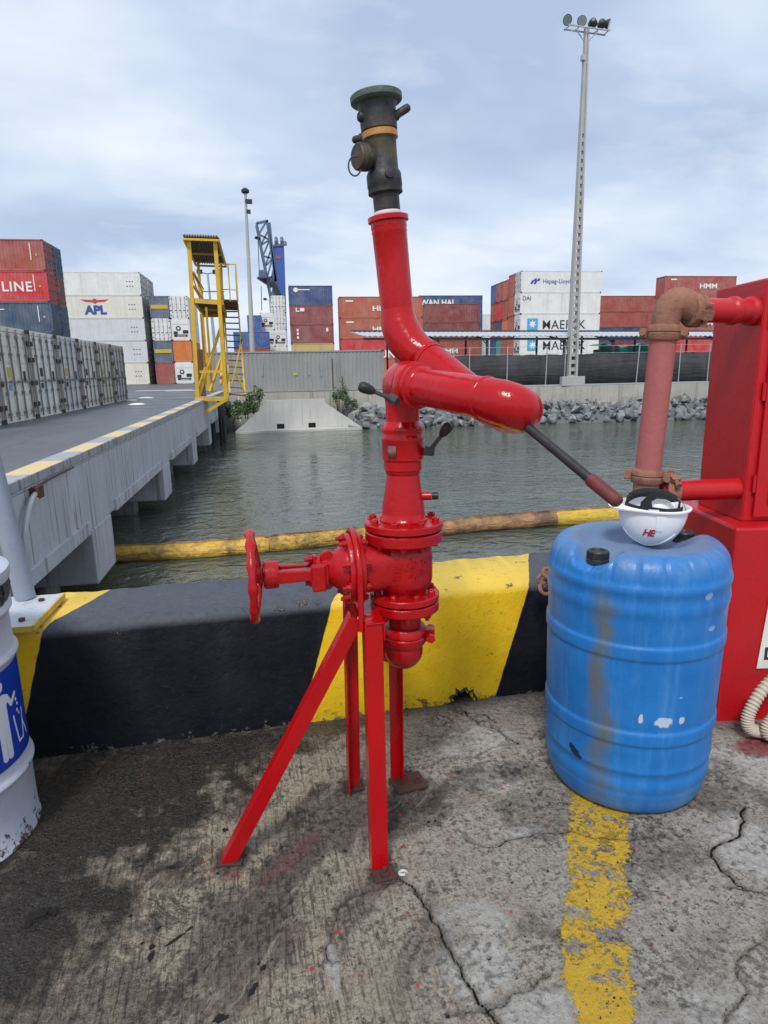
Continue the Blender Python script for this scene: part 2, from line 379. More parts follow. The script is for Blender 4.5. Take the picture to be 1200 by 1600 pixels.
def make_concrete(name, c1, c2, streak=(0.20, 0.17, 0.13), sa=0.5, scale=1.5, z_dark=None, rough=0.75, sthr=(0.54, 0.68)):
    a = Mat(name, rough); P = a.obj(); z = a.xyz(P)[2]
    n = a.noise(scale, 7, 0.65); f = a.noise(scale*14, 6, 0.65); st = a.noise(scale*4.5, 5, 0.65, a.map(P, (2.2, 2.2, 0.10)))
    c = a.mix(a.rng(n, 0.3, 0.7), c1, c2); c = a.mix(a.math('MULTIPLY', a.rng(st, sthr[0], sthr[1], 0, sa), a.rng(n, 0.35, 0.6, 0.35, 1)), c, streak)
    c = a.mix(a.rng(f, 0.55, 0.8, 0, 0.35), c, tuple(k*0.5 for k in c1))
    if z_dark is not None:
        c = a.mix(a.rng(a.math('ADD', z, a.math('MULTIPLY', a.math('SUBTRACT', n, 0.5), 0.5)), z_dark[0], z_dark[1], 0.85, 0), c, z_dark[2])
    a.set('Base Color', c); a.bump(a.math('ADD', f, n), 0.01, 0.7); M[name] = a.m
make_concrete('bridge_conc', (0.38, 0.395, 0.43), (0.49, 0.505, 0.54), (0.15, 0.14, 0.13), 0.85, 0.9, (-2.45, -1.9, (0.05, 0.055, 0.05)), 0.6, (0.54, 0.60))
make_concrete('quay_conc', (0.33, 0.315, 0.285), (0.46, 0.44, 0.40), (0.17, 0.13, 0.09), 0.75, 0.5, (-2.3, -1.1, (0.10, 0.10, 0.085)))
make_concrete('headwall_conc', (0.46, 0.45, 0.43), (0.56, 0.55, 0.52), (0.25, 0.23, 0.20), 0.5, 0.8, (-2.3, -1.75, (0.09, 0.085, 0.07)))  # paler than the quay wall: shading contrast between them put into the colour
make_concrete('pole_conc', (0.36, 0.355, 0.34), (0.45, 0.44, 0.42), (0.25, 0.24, 0.22), 0.3, 0.6)
make_concrete('dark_conc', (0.10, 0.11, 0.12), (0.16, 0.17, 0.18), (0.05, 0.05, 0.05), 0.5, 0.8)
def make_asphalt(name, c1, c2, rough=0.5):
    a = Mat(name, rough); n = a.noise(0.5, 8, 0.65); f = a.noise(12, 6, 0.7); s_ = a.noise(1.4, 6, 0.65, a.map(a.obj(), (2.5, 0.35, 1)))
    c = a.mix(a.rng(n, 0.35, 0.65), c1, c2); c = a.mix(a.rng(s_, 0.5, 0.7, 0, 0.5), c, tuple(k*0.6 for k in c1))
    c = a.mix(a.rng(f, 0.5, 0.8, 0, 0.3), c, tuple(k*1.5 for k in c2))
    a.set('Base Color', c); a.set('Roughness', a.rng(n, 0.35, 0.65, rough*0.7, rough*1.3)); a.bump(f, 0.01, 0.6); M[name] = a.m
make_asphalt('deck_asphalt', (0.075, 0.082, 0.097), (0.12, 0.128, 0.145), 0.5)
make_asphalt('yard_asphalt', (0.08, 0.084, 0.095), (0.12, 0.125, 0.135), 0.55)
def make_kerb():
    a = Mat('kerb_paint', 0.7); y = a.xyz(a.obj())[1]; f = a.noise(9, 6, 0.7)
    ph = a.math('FRACT', a.math('DIVIDE', a.math('ADD', y, 1.03), 2.43)); z = a.xyz(a.obj())[2]; x = a.xyz(a.obj())[0]
    yel = a.math('MULTIPLY', a.rng(ph, 0.55, 0.54), a.rng(f, 0.66, 0.6, 0.4, 1)); yel = a.math('MULTIPLY', yel, a.rng(z, 0.294, 0.299)); yel = a.math('MULTIPLY', yel, a.rng(x, -0.335, -0.325))
    st = a.noise(5, 6, 0.7, a.map(a.obj(), (1, 1.6, 0.12)))
    c = a.mix(a.rng(f, 0.3, 0.7), (0.27, 0.29, 0.32), (0.38, 0.40, 0.42)); c = a.mix(a.math('MULTIPLY', a.rng(st, 0.5, 0.6, 0, 0.75), a.rng(x, -0.03, -0.01)), c, (0.12, 0.10, 0.08))
    c = a.mix(yel, c, (0.66, 0.50, 0.25))
    a.set('Base Color', c); a.bump(f, 0.01); M['kerb'] = a.m
make_kerb()
def make_water():
    a = Mat('water', 0.02); P = a.pos()
    a.set('Base Color', a.mix(a.rng(a.noise(0.12, 4, 0.6, P), 0.35, 0.7), (0.070, 0.084, 0.064), (0.110, 0.122, 0.094)))
    a.set('IOR', 1.45)
    w1 = a.noise(1.5, 2, 0.45, a.map(P, (1, 1.5, 1), rot=(0, 0, 0.3)), 0.8); w2 = a.noise(4.2, 2, 0.5, a.map(P, (1, 1.5, 1), rot=(0, 0, -0.45)), 1.0); w3 = a.noise(0.4, 2, 0.5, P)
    calm = a.rng(a.noise(0.16, 3, 0.55, P), 0.35, 0.62, 0.35, 1.0)
    h = a.math('ADD', w1, a.math('MULTIPLY', w2, 0.34)); h = a.math('ADD', a.math('MULTIPLY', h, calm), a.math('MULTIPLY', w3, 0.9))
    a.bump(h, 0.135, 1.0); a.set('Specular IOR Level', 0.75); M['water'] = a.m
make_water()
def make_boom(name, c1, c2, dirt, am):
    a = Mat(name, 0.5); n = a.noise(1.3, 6, 0.65); f = a.noise(9, 6, 0.7); z = a.xyz(a.obj())[2]
    c = a.mix(a.rng(f, 0.3, 0.7), c1, c2)
    c = a.mix(a.math('MULTIPLY', a.rng(a.math('ADD', n, a.math('MULTIPLY', f, 0.5)), 0.62, 0.86), am), c, dirt)
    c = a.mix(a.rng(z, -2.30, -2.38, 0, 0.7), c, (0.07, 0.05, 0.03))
    a.set('Base Color', c); a.bump(a.math('ADD', a.math('ADD', f, n), a.math('MULTIPLY', a.noise(2.4, 5, 0.6, a.map(a.obj(), (0.7, 3, 3), rot=(0.3, 0.3, 0.4)), 1.2), 3)), 0.03, 0.8); M[name] = a.m
make_boom('boom_dirty', (0.78, 0.48, 0.06), (0.62, 0.39, 0.08), (0.09, 0.055, 0.03), 0.85)
make_boom('boom_rust', (0.40, 0.22, 0.10), (0.50, 0.27, 0.10), (0.10, 0.06, 0.04), 0.9)
make_boom('boom_clean', (0.72, 0.48, 0.03), (0.62, 0.42, 0.05), (0.3, 0.2, 0.06), 0.4)
def make_rock():
    a = Mat('rock', 0.9); n = a.noise(3, 7, 0.7); oi = a.n.new('ShaderNodeObjectInfo').outputs['Random']; z = a.xyz(a.pos())[2]
    c = a.mix(a.rng(n, 0.3, 0.7), (0.13, 0.145, 0.155), (0.30, 0.315, 0.32)); c = a.mix(a.math('MULTIPLY', oi, 0.75), c, (0.35, 0.36, 0.35), 'MULTIPLY')
    c = a.mix(a.math('MULTIPLY', a.rng(oi, 0.55, 0.6), 0.5), c, (0.42, 0.42, 0.40))
    c = a.mix(a.rng(z, -2.0, -2.3, 0, 0.7), c, (0.05, 0.055, 0.045))
    a.set('Base Color', c); a.bump(n, 0.06); M['rock'] = a.m
make_rock()
def make_cont(name, flat=False):
    a = Mat(name, 0.5); oi = a.n.new('ShaderNodeObjectInfo'); P = a.obj()
    rv = a.n.new('ShaderNodeVectorMath'); rv.operation = 'ADD'; a.l.new(P, rv.inputs[0])
    cb = a.n.new('ShaderNodeCombineXYZ'); a.put(cb.inputs[0], a.math('MULTIPLY', oi.outputs['Random'], 50)); a.l.new(cb.outputs[0], rv.inputs[1])
    V = rv.outputs[0]
    n = a.noise(0.7, 6, 0.65, V); st = a.noise(1.2, 6, 0.7, a.map(V, (1.6, 1.6, 0.12))); f = a.noise(5, 7, 0.75, V)
    col = oi.outputs['Color']
    c = a.mix(a.rng(n, 0.35, 0.7, 0, 0.30), col, (0.45, 0.42, 0.40)); c = a.mix(a.rng(st, 0.5, 0.72, 0, 0.35), c, a.mix(0.6, col, (0.02, 0.018, 0.016)))
    c = a.mix(a.rng(f, 0.62 if flat else 0.65, 0.68, 0, 0.75), c, (0.13, 0.065, 0.04))
    a.set('Base Color', c); a.set('Roughness', 0.55)
    if flat: a.bump(a.noise(0.9, 3, 0.5, V), 0.06, 0.5)
    M[name] = a.m
make_cont('cont'); make_cont('cont_flat', True)
paint('cont_dark', (0.035, 0.033, 0.033), 0.7, (0.12, 0.06, 0.04), 0.5, 0, 2)
paint('cont_white', (0.74, 0.74, 0.70), 0.5, (0.25, 0.17, 0.12), 0.35, 0, 1.2)
paint('cont_logo', (0.78, 0.78, 0.76), 0.5, (0.4, 0.35, 0.3), 0.3, 0, 1.5)
paint('logo_blue', (0.03, 0.08, 0.30), 0.5, (0.1, 0.1, 0.2), 0.3, 0, 1.5)
paint('logo_sky', (0.06, 0.36, 0.58), 0.5, (0.2, 0.4, 0.5), 0.3, 0, 1.5)
paint('logo_dark', (0.02, 0.022, 0.03), 0.5, (0.1, 0.1, 0.1), 0.3, 0, 1.5)
paint('logo_scarlet', (0.55, 0.05, 0.03), 0.5, (0.3, 0.1, 0.1), 0.3, 0, 1.5)
paint('logo_yellow', (0.55, 0.40, 0.03), 0.5, (0.3, 0.2, 0.1), 0.3, 0, 1.5)
paint('rod_grey', (0.19, 0.185, 0.18), 0.6, (0.16, 0.08, 0.05), 0.7, 0, 4)
paint('post_rusty', (0.26, 0.245, 0.22), 0.7, (0.13, 0.065, 0.04), 0.95, 0, 3)
paint('tower_yellow', (0.62, 0.38, 0.02), 0.5, (0.25, 0.12, 0.03), 0.5, 0, 1.6)
paint('tower_rust', (0.12, 0.06, 0.035), 0.85, (0.05, 0.03, 0.02), 0.6, 0, 3)
paint('tower_roof', (0.14, 0.125, 0.11), 0.7, (0.08, 0.05, 0.035), 0.7, 0, 1.5)
paint('galv', (0.40, 0.42, 0.44), 0.45, (0.25, 0.25, 0.24), 0.4, 0, 2, metal=0.3)
paint('pole_grey', (0.26, 0.30, 0.37), 0.45, (0.16, 0.17, 0.2), 0.4, 0.0005, 4)
paint('roof_sheet', (0.44, 0.46, 0.50), 0.45, (0.35, 0.35, 0.35), 0.4, 0, 0.8)
paint('steel_dark', (0.045, 0.047, 0.05), 0.6, (0.1, 0.06, 0.04), 0.3, 0, 3)
paint('crane_blue', (0.04, 0.10, 0.36), 0.45, (0.02, 0.04, 0.12), 0.4, 0, 0.3)
paint('crane_grey', (0.09, 0.12, 0.19), 0.5, (0.06, 0.07, 0.09), 0.4, 0, 0.5)
paint('lamp_black', (0.02, 0.022, 0.025), 0.4, (0.06, 0.06, 0.06), 0.3, 0, 6)
paint('lamp_glass', (0.16, 0.17, 0.18), 0.15, (0.2, 0.2, 0.2), 0.2, 0, 6)
paint('green_tarp', (0.03, 0.30, 0.19), 0.6, (0.02, 0.15, 0.1), 0.4, 0, 1)
paint('sign_white', (0.72, 0.71, 0.64), 0.5, (0.4, 0.36, 0.28), 0.4, 0.0003, 6)
paint('hose', (0.50, 0.43, 0.34), 0.6, (0.25, 0.2, 0.15), 0.5, 0.0006, 20)
paint('metal_white', (0.50, 0.53, 0.58), 0.4, (0.16, 0.13, 0.11), 0.4, 0.0008, 10, chips=(0.70, (0.09, 0.06, 0.05)))
paint('plate_edge', (0.60, 0.42, 0.06), 0.55, (0.15, 0.1, 0.04), 0.5, 0.0008, 10)
paint('red_container_box', (0.33, 0.045, 0.035), 0.5, (0.12, 0.05, 0.04), 0.4, 0, 1.5)
paint('clod', (0.030, 0.026, 0.024), 0.95, (0.07, 0.055, 0.045), 0.5, 0.003, 60)
paint('bolt_rust', (0.045, 0.026, 0.02), 0.85, (0.20, 0.01, 0.012), 0.6, 0.001, 40)
paint('pale_scrap', (0.55, 0.53, 0.50), 0.6, (0.2, 0.18, 0.16), 0.4, 0.001, 60)
def make_leaf():
    a = Mat('leaf', 0.6); oi = a.n.new('ShaderNodeObjectInfo').outputs['Random']
    n = a.noise(1.5, 3, 0.6, a.pos()); a.set('Base Color', a.mix(a.rng(n, 0.35, 0.65), (0.035, 0.075, 0.022), (0.11, 0.17, 0.06))); M['leaf'] = a.m
make_leaf()
def make_net():
    a = Mat('shade_net', 0.9); P = a.obj(); n = a.noise(0.6, 6, 0.65, a.map(P, (1, 1, 0.5))); z = a.noise(2.0, 4, 0.6, a.map(P, (0.3, 0.3, 3.5)))
    a.set('Base Color', a.mix(a.rng(a.math('ADD', n, a.math('MULTIPLY', z, 0.4)), 0.5, 0.85), (0.018, 0.019, 0.022), (0.065, 0.066, 0.07)))
    a.bump(z, 0.15, 0.6); M['net'] = a.m
make_net()

# ================================================================ SETTING
# ---- dock ground: one sheet, fine near the camera, with fields for cracks, stains, stripe
def lin(a, b, n): return list(np.linspace(a, b, n))
xs = lin(-60, -4, 15)[:-1] + lin(-4, -1.35, 40)[:-1] + lin(-1.35, 2.55, 560)[:-1] + lin(2.55, 6, 40)[:-1] + lin(6, 60, 15)
ys = lin(-40, -1, 12)[:-1] + lin(-1, 0.8, 60)[:-1] + lin(0.8, 2.57, 270)[:-1] + lin(2.57, 2.95, 12)
X, Y = np.meshgrid(np.array(xs), np.array(ys))
def pl(pxs): return [tuple(onz(px, py, 0))[:2] for px, py in pxs]
def dseg(pts, taper=True):
    """distance field to a jagged polyline; the crack widens in the middle"""
    D = np.full(X.shape, 9.0)
    for (a, b) in zip(pts[:-1], pts[1:]):
        a, b = np.array(a), np.array(b); ab = b-a; t = np.clip(((X-a[0])*ab[0]+(Y-a[1])*ab[1])/max(1e-9, ab@ab), 0, 1)
        D = np.minimum(D, np.hypot(X-a[0]-t*ab[0], Y-a[1]-t*ab[1]))
    return D
def jag(pts, amp, n=3, seed=0):
    r_ = random.Random(seed)
    for k in range(n):
        o = [pts[0]]
        for a, b in zip(pts[:-1], pts[1:]):
            mx, my = (a[0]+b[0])/2, (a[1]+b[1])/2; l = math.hypot(b[0]-a[0], b[1]-a[1])
            o += [(mx+r_.uniform(-1, 1)*amp*l, my+r_.uniform(-1, 1)*amp*l), b]
        pts = o
    return pts
cr_px = [([(625, 1372), (662, 1412), (690, 1455), (722, 1525), (748, 1565), (782, 1600), (800, 1640)], 0.0045),
         ([(722, 1108), (768, 1135), (790, 1150), (812, 1162)], 0.004), ([(812, 1162), (760, 1172), (702, 1182), (660, 1200)], 0.0025),
         ([(722, 1108), (762, 1118), (775, 1128)], 0.003),
         ([(1165, 1258), (1158, 1290), (1118, 1320), (1110, 1335), (1125, 1355), (1150, 1380), (1200, 1398), (1260, 1410)], 0.005),
         ([(700, 1585), (760, 1580), (830, 1545), (860, 1520)], 0.0015), ([(1130, 1385), (1165, 1390)], 0.0025),
         ([(725, 1305), (750, 1320), (800, 1310), (835, 1300), (890, 1296), (990, 1312)], 0.003),
         ([(1100, 1180), (1130, 1225), (1150, 1235)], 0.0015), ([(610, 1378), (550, 1400), (520, 1450), (515, 1500)], 0.0012),
         ([(1200, 1450), (1150, 1500), (1160, 1560), (1120, 1620)], 0.0015)]
crack = np.full(X.shape, 9.0)
for i, (pp, wd) in enumerate(cr_px): crack = np.minimum(crack, dseg(jag(pl(pp), 0.16, 3, i)) - wd*0.62)
rs = np.random.RandomState(3)
def vnoise(scale, seed, octs=4):
    out_ = np.zeros(X.shape); amp = 1.0; tot = 0
    for o in range(octs):
        r_ = np.random.RandomState(seed*17+o); T = r_.rand(64, 64)
        u = (X*scale*2**o) % 64; v = (Y*scale*2**o) % 64
        i0, j0 = np.floor(u).astype(int), np.floor(v).astype(int); fu, fv = u-i0, v-j0; fu = fu*fu*(3-2*fu); fv = fv*fv*(3-2*fv)
        i0 %= 64; j0 %= 64; i1, j1 = (i0+1) % 64, (j0+1) % 64
        out_ += amp*((T[i0, j0]*(1-fu)+T[i1, j0]*fu)*(1-fv)+(T[i0, j1]*(1-fu)+T[i1, j1]*fu)*fv); tot += amp; amp *= 0.55
    return out_/tot
nz = vnoise(3.0, 1, 5); nz2 = vnoise(11.0, 2, 4); nz3 = vnoise(30, 5, 3)
def blob(px, py, rx, ry, rot=0.0, soft=0.6):
    c = onz(px, py, 0); dx, dy = X-c.x, Y-c.y; ca, sa = math.cos(rot), math.sin(rot)
    d = np.hypot((dx*ca+dy*sa)/rx, (-dx*sa+dy*ca)/ry) + (nz-0.5)*1.0 + (nz2-0.5)*0.9 + (nz3-0.5)*0.6
    return np.clip((1-d)/soft+0.5, 0, 1)
wet = np.maximum.reduce([blob(120, 1260, 0.62, 0.42, 0.1, 0.5), blob(260, 1190, 0.5, 0.13), blob(20, 1450, 0.30, 0.40), blob(470, 1145, 0.30, 0.05)*0.7, blob(80, 1600, .25, .18)*.4])
dark = np.maximum.reduce([blob(470, 1330, 0.34, 0.10, 0.7, 1.0)*0.6, blob(370, 1460, 0.30, 0.10, 0.7, 1.0)*0.5, blob(640, 1270, 0.16, 0.14)*0.9, blob(850, 1270, 0.20, 0.16)*0.7, blob(1010, 1330, 0.22, 0.16)*0.75,
                          blob(700, 1480, 0.10, 0.10)*0.5, blob(1080, 1230, 0.25, 0.16)*0.8, blob(560, 1400, .2, .05, .6)*.6, blob(800, 1210, 0.22, 0.10)*0.5,
                          blob(1100, 1490, 0.14, 0.06, .5)*0.5, blob(700, 1240, 0.12, 0.08)*0.5, blob(940, 1150, .3, .12)*.7, blob(860, 1440, .1, .05)*.4, blob(1150, 1130, .2, .08)*.8, blob(660, 1540, .06, .1)*.4])
for cx_, cy_, rr_, ww_ in ((1.32, 1.905, 0.265, 0.05), (-1.06, 2.135, 0.287, 0.05), (0.335, 1.622, 0.03, 0.04), (-0.12, 1.80, 0.035, 0.05), (0.32, 2.06, 0.03, 0.04), (0.52, 2.03, 0.05, 0.05)):  # rings round drum, bin and feet: contact shade and grime put into the colour
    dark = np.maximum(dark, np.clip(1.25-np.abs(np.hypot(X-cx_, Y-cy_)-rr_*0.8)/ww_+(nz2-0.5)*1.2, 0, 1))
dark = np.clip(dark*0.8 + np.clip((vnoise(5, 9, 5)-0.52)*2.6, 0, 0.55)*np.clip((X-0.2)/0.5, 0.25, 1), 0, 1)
mud = np.maximum.reduce([blob(470, 1330, 0.40, 0.13, 0.95), blob(380, 1470, 0.36, 0.15, 0.95), blob(560, 1290, 0.2, 0.12, 0.5), blob(560, 1420, 0.2, 0.06, 0.9)*.7, blob(270, 1370, .10, .07)*.9, blob(640, 1250, .15, .1, .3)*.8, blob(640, 1500, .25, .06, 1.0)*.5])
light = np.maximum.reduce([blob(745, 1155, 0.17, 0.09, 0, 0.3), blob(775, 1215, 0.10, 0.10, 0, 0.3), blob(1150, 1200, 0.22, 0.16)*0.8, blob(1180, 1330, 0.12, 0.16, 0, 0.4)*0.9, blob(820, 1300, 0.06, 0.03, 0, 0.3),
                           blob(740, 1500, 0.12, 0.10)*0.8, blob(860, 1580, 0.12, 0.06)*0.9, blob(1120, 1590, 0.16, 0.08)*0.7, blob(520, 1520, 0.02, 0.12)*0.7, blob(740, 1440, .14, .08)*.6])
# flaking yellow stripe (left edge px 890->880, right edge 998->1000), gap, then a second block
A = [onz(890, 1235, 0), onz(878, 1490, 0)]; B = [onz(997, 1235, 0), onz(1001, 1490, 0)]
tY = (Y-A[0].y)/(A[1].y-A[0].y); xl = A[0].x+(A[1].x-A[0].x)*tY; xr = B[0].x+(B[1].x-B[0].x)*tY
ytop = onz(940, 1452, 0).y; ybot = onz(940, 1482, 0).y
diag = np.maximum(0, (onz(880, 1500, 0).y - Y))*0.36
inside = np.minimum(X-xl-diag, xr-X)
hole = np.clip(1-np.abs(Y-(ytop+ybot)/2)/((ytop-ybot)*0.9), 0, 1)
stripe = np.clip(inside*30, -1, 0.24) - hole*0.42 - np.clip(nz2-0.5, -0.2, 0.3)*0.9 - np.clip((0.05-(Y-1.18))*0, 0, 1)
stripe -= 0.28*np.exp(-((Y-1.52)/0.06)**2)*np.clip((xr-X)*6, 0, 1) - 0.16*(Y < ybot)
stripe[Y > 1.95] = -1
redsp = np.full(X.shape, 9.0)
r_ = random.Random(5)
for _ in range(130):
    px, py = r_.choice([(610, 1330), (680, 1290), (720, 1270), (560, 1380), (1000, 1450), (700, 1450), (520, 1560), (300, 1350), (760, 1300)]); px += r_.gauss(0, 110); py += r_.gauss(0, 70)
    if py < 1130 or py > 1640: continue
    c = onz(px, py, 0); redsp = np.minimum(redsp, np.hypot(X-c.x, (Y-c.y)*0.8)-abs(r_.gauss(0.0015, 0.0022)))
smear = np.maximum.reduce([blob(460, 1335, .13, .022, .75, .8), blob(545, 1222, .08, .012, .4, .8)*.8, blob(365, 1370, .03, .03)*.9, blob(600, 1382, .035, .03)])
c = onz(1215, 1165, 0); pud = np.clip(1.4-np.hypot((X-c.x)/0.16, (Y-c.y)/0.07)+(nz-0.5), 0, 1)
h = (nz-0.5)*0.010 + (nz2-0.5)*0.0045 + (nz3-0.5)*0.0018
near = np.clip(1-np.maximum(0, np.abs(X-0.6)-1.9)/0.5, 0, 1)*np.clip(1-np.maximum(0, 0.85-Y)/0.4, 0, 1)
h *= near*np.clip((2.56-Y)/0.1, 0.1, 1); h -= 0.012*np.clip(1-np.maximum(crack, 0)/0.006, 0, 1)
h += 0.002*(light > 0.5)*near
dg_ = onz(735, 1110, 0)
mb = MB(); me = bpy.data.meshes.new('dock_ground')
nv = X.size; co = np.stack([X, Y, h], -1).reshape(-1, 3).astype(np.float32)
H_, W_ = X.shape
idx = np.arange(nv).reshape(H_, W_)
q = np.stack([idx[:-1, :-1], idx[:-1, 1:], idx[1:, 1:], idx[1:, :-1]], -1).reshape(-1, 4)
me.vertices.add(nv); me.vertices.foreach_set('co', co.ravel()); me.loops.add(q.size); me.loops.foreach_set('vertex_index', q.ravel().astype(np.int32))
me.polygons.add(len(q)); me.polygons.foreach_set('loop_start', (np.arange(len(q))*4).astype(np.int32)); me.polygons.foreach_set('loop_total', np.full(len(q), 4, np.int32))
me.update(); me.validate(); me.polygons.foreach_set('use_smooth', [True]*len(q))
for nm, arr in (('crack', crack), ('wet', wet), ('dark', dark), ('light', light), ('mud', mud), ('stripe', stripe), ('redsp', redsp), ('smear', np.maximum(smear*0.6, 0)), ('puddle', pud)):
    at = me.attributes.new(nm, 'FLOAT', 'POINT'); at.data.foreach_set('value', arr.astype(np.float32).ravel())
def make_ground():
    a = Mat('dock_concrete', 0.8); P = a.pos()
    n = a.noise(6, 8, 0.7, P); f = a.noise(45, 7, 0.75, P); g = a.noise(190, 4, 0.7, P)
    groove = a.noise(30, 5, 0.7, a.map(P, (3.2, 0.30, 1), rot=(0, 0, -0.05)))
    x, y, z = a.xyz(P)[:3]
    dx = a.math('SUBTRACT', x, -0.12); dy = a.math('SUBTRACT', y, 1.80)
    rad = a.math('SQRT', a.math('ADD', a.math('MULTIPLY', dx, dx), a.math('MULTIPLY', dy, dy)))
    cb = a.n.new('ShaderNodeCombineXYZ'); a.put(cb.inputs[0], a.math('MULTIPLY', rad, 70)); a.put(cb.inputs[1], a.math('MULTIPLY', a.math('ARCTAN2', dy, dx), 1.4))
    swirl = a.noise(1.0, 5, 0.7, cb.outputs[0])
    c = a.mix(a.rng(n, 0.3, 0.7), (0.35, 0.29, 0.22), (0.57, 0.50, 0.40))
    warm = a.rng(x, 0.9, -0.1); c = a.mix(a.math('MULTIPLY', warm, 0.45), c, (0.46, 0.36, 0.235))
    c = a.mix(a.math('MULTIPLY', a.rng(x, 0.1, 0.9), 0.6), c, a.mix(a.rng(n, 0.3, 0.7), (0.31, 0.295, 0.27), (0.50, 0.48, 0.44)))
    f2 = a.noise(110, 6, 0.8, P)
    c = a.mix(a.rng(f, 0.46, 0.66, 0, 0.72), c, (0.090, 0.078, 0.062))
    c = a.mix(a.rng(f2, 0.52, 0.62, 0, 0.6), c, (0.06, 0.053, 0.045)); c = a.mix(a.rng(f2, 0.48, 0.38, 0, 0.65), c, (0.50, 0.48, 0.43))
    c = a.mix(a.rng(g, 0.6, 0.75, 0, 0.5), c, (0.40, 0.38, 0.34))
    c = a.mix(a.math('MULTIPLY', a.rng(groove, 0.5, 0.62), a.rng(x, 0.7, 0.1, 0.1, 0.75)), c, (0.06, 0.05, 0.04))
    sw = a.math('MULTIPLY', a.rng(swirl, 0.50, 0.58), a.rng(rad, 0.42, 0.22)); sw = a.math('MULTIPLY', sw, a.rng(rad, 0.06, 0.14)); sw = a.math('MULTIPLY', sw, a.rng(a.noise(5, 3, 0.5, P), 0.46, 0.60)); sw = a.math('MULTIPLY', sw, a.rng(a.math('SUBTRACT', a.math('MULTIPLY', dx, -0.5), dy), -0.06, 0.08))
    c = a.mix(a.math('MULTIPLY', sw, 0.8), c, (0.065, 0.050, 0.045))
    lt = a.attr('light')['Fac']; ltm = a.rng(a.math('ADD', a.math('ADD', lt, a.math('MULTIPLY', a.math('SUBTRACT', f, 0.5), 1.8)), a.math('MULTIPLY', a.math('SUBTRACT', n, 0.5), 1.2)), 0.34, 0.45)
    c = a.mix(a.math('MULTIPLY', ltm, 0.9), c, a.mix(a.rng(f, 0.35, 0.62), (0.60, 0.585, 0.54), (0.36, 0.34, 0.31)))
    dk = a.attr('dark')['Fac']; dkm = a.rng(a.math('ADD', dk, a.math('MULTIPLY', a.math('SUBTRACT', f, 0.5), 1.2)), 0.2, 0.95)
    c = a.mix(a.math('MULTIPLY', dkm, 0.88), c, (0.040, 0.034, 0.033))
    bl = a.rng(a.math('ADD', a.noise(26, 6, 0.7, P), a.math('MULTIPLY', dk, 0.06)), 0.66, 0.70); c = a.mix(a.math('MULTIPLY', bl, 0.8), c, (0.026, 0.024, 0.023))
    # flaking yellow
    s_ = a.attr('stripe')['Fac']; fl = a.math('ADD', a.math('MULTIPLY', a.math('SUBTRACT', a.noise(24, 8, 0.72, P, 0.6), 0.5), 3.6), a.math('MULTIPLY', a.math('SUBTRACT', a.noise(95, 5, 0.7, P), 0.5), 1.6))
    ym = a.rng(a.math('ADD', s_, fl), 0.02, 0.10); ym = a.math('MULTIPLY', ym, a.rng(s_, -0.5, -0.35))
    c = a.mix(ym, c, a.mix(a.rng(f, 0.3, 0.7), (0.74, 0.47, 0.035), (0.56, 0.37, 0.06)))
    # wet
    wt = a.attr('wet')['Fac']; wm_ = a.rng(a.math('ADD', a.math('ADD', wt, a.math('MULTIPLY', a.math('SUBTRACT', n, 0.5), 1.1)), a.math('MULTIPLY', a.math('SUBTRACT', f, 0.5), 1.2)), 0.10, 0.95)
    c = a.mix(a.math('MULTIPLY', wm_, 0.92), c, (0.018, 0.0145, 0.012))
    wv = a.n.new('ShaderNodeVectorMath'); wv.operation = 'MULTIPLY_ADD'; a.l.new(a.noise(3.0, 3, 0.5, P, col=True), wv.inputs[0]); wv.inputs[1].default_value = (0.16, 0.16, 0); a.l.new(P, wv.inputs[2])
    mv = a.map(a.map(wv.outputs[0], rot=(0, 0, -0.95)), (2.2, 26, 1)); mstr = a.noise(1.0, 8, 0.72, mv, 0.3)
    md = a.attr('mud')['Fac']; mdm = a.math('MULTIPLY', a.rng(md, 0.1, 0.8), a.rng(a.math('ADD', mstr, a.math('MULTIPLY', md, 0.18)), 0.50, 0.66))
    c = a.mix(a.math('MULTIPLY', mdm, 0.62), c, a.mix(a.rng(f, 0.4, 0.6), (0.085, 0.062, 0.060), (0.045, 0.032, 0.030)))
    c = a.mix(a.math('MULTIPLY', a.math('MULTIPLY', a.rng(mstr, 0.44, 0.36), a.rng(md, 0.2, 0.7)), 0.28), c, (0.46, 0.41, 0.35))
    # red overspray and splats
    sm = a.math('MULTIPLY', a.attr('smear')['Fac'], a.rng(f, 0.35, 0.65)); c = a.mix(a.math('MULTIPLY', sm, 0.6), c, (0.38, 0.03, 0.05))
    rp = a.rng(a.math('ADD', a.attr('redsp')['Fac'], a.math('MULTIPLY', a.math('SUBTRACT', f2, 0.5), 0.012)), 0.0012, 0.0); c = a.mix(a.math('MULTIPLY', rp, 0.85), c, (0.55, 0.05, 0.07))
    pd = a.attr('puddle')['Fac']; c = a.mix(a.math('MULTIPLY', a.rng(pd, 0.2, 0.5), 0.8), c, (0.24, 0.02, 0.03))
    # cracks
    ck = a.math('ADD', a.attr('crack')['Fac'], a.math('MULTIPLY', a.math('SUBTRACT', f, 0.5), 0.010))
    c = a.mix(a.rng(ck, 0.010, 0.0, 0, 0.4), c, (0.06, 0.055, 0.05)); c = a.mix(a.rng(ck, 0.0018, -0.0005), c, (0.010, 0.009, 0.009))
    # water line of damp dirt along the foot of the barrier
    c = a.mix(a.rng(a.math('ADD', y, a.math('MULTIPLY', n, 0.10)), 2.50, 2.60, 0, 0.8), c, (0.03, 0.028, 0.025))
    a.set('Base Color', c); a.set('Specular IOR Level', a.rng(wm_, 0, 1, 0.2, 0.9))
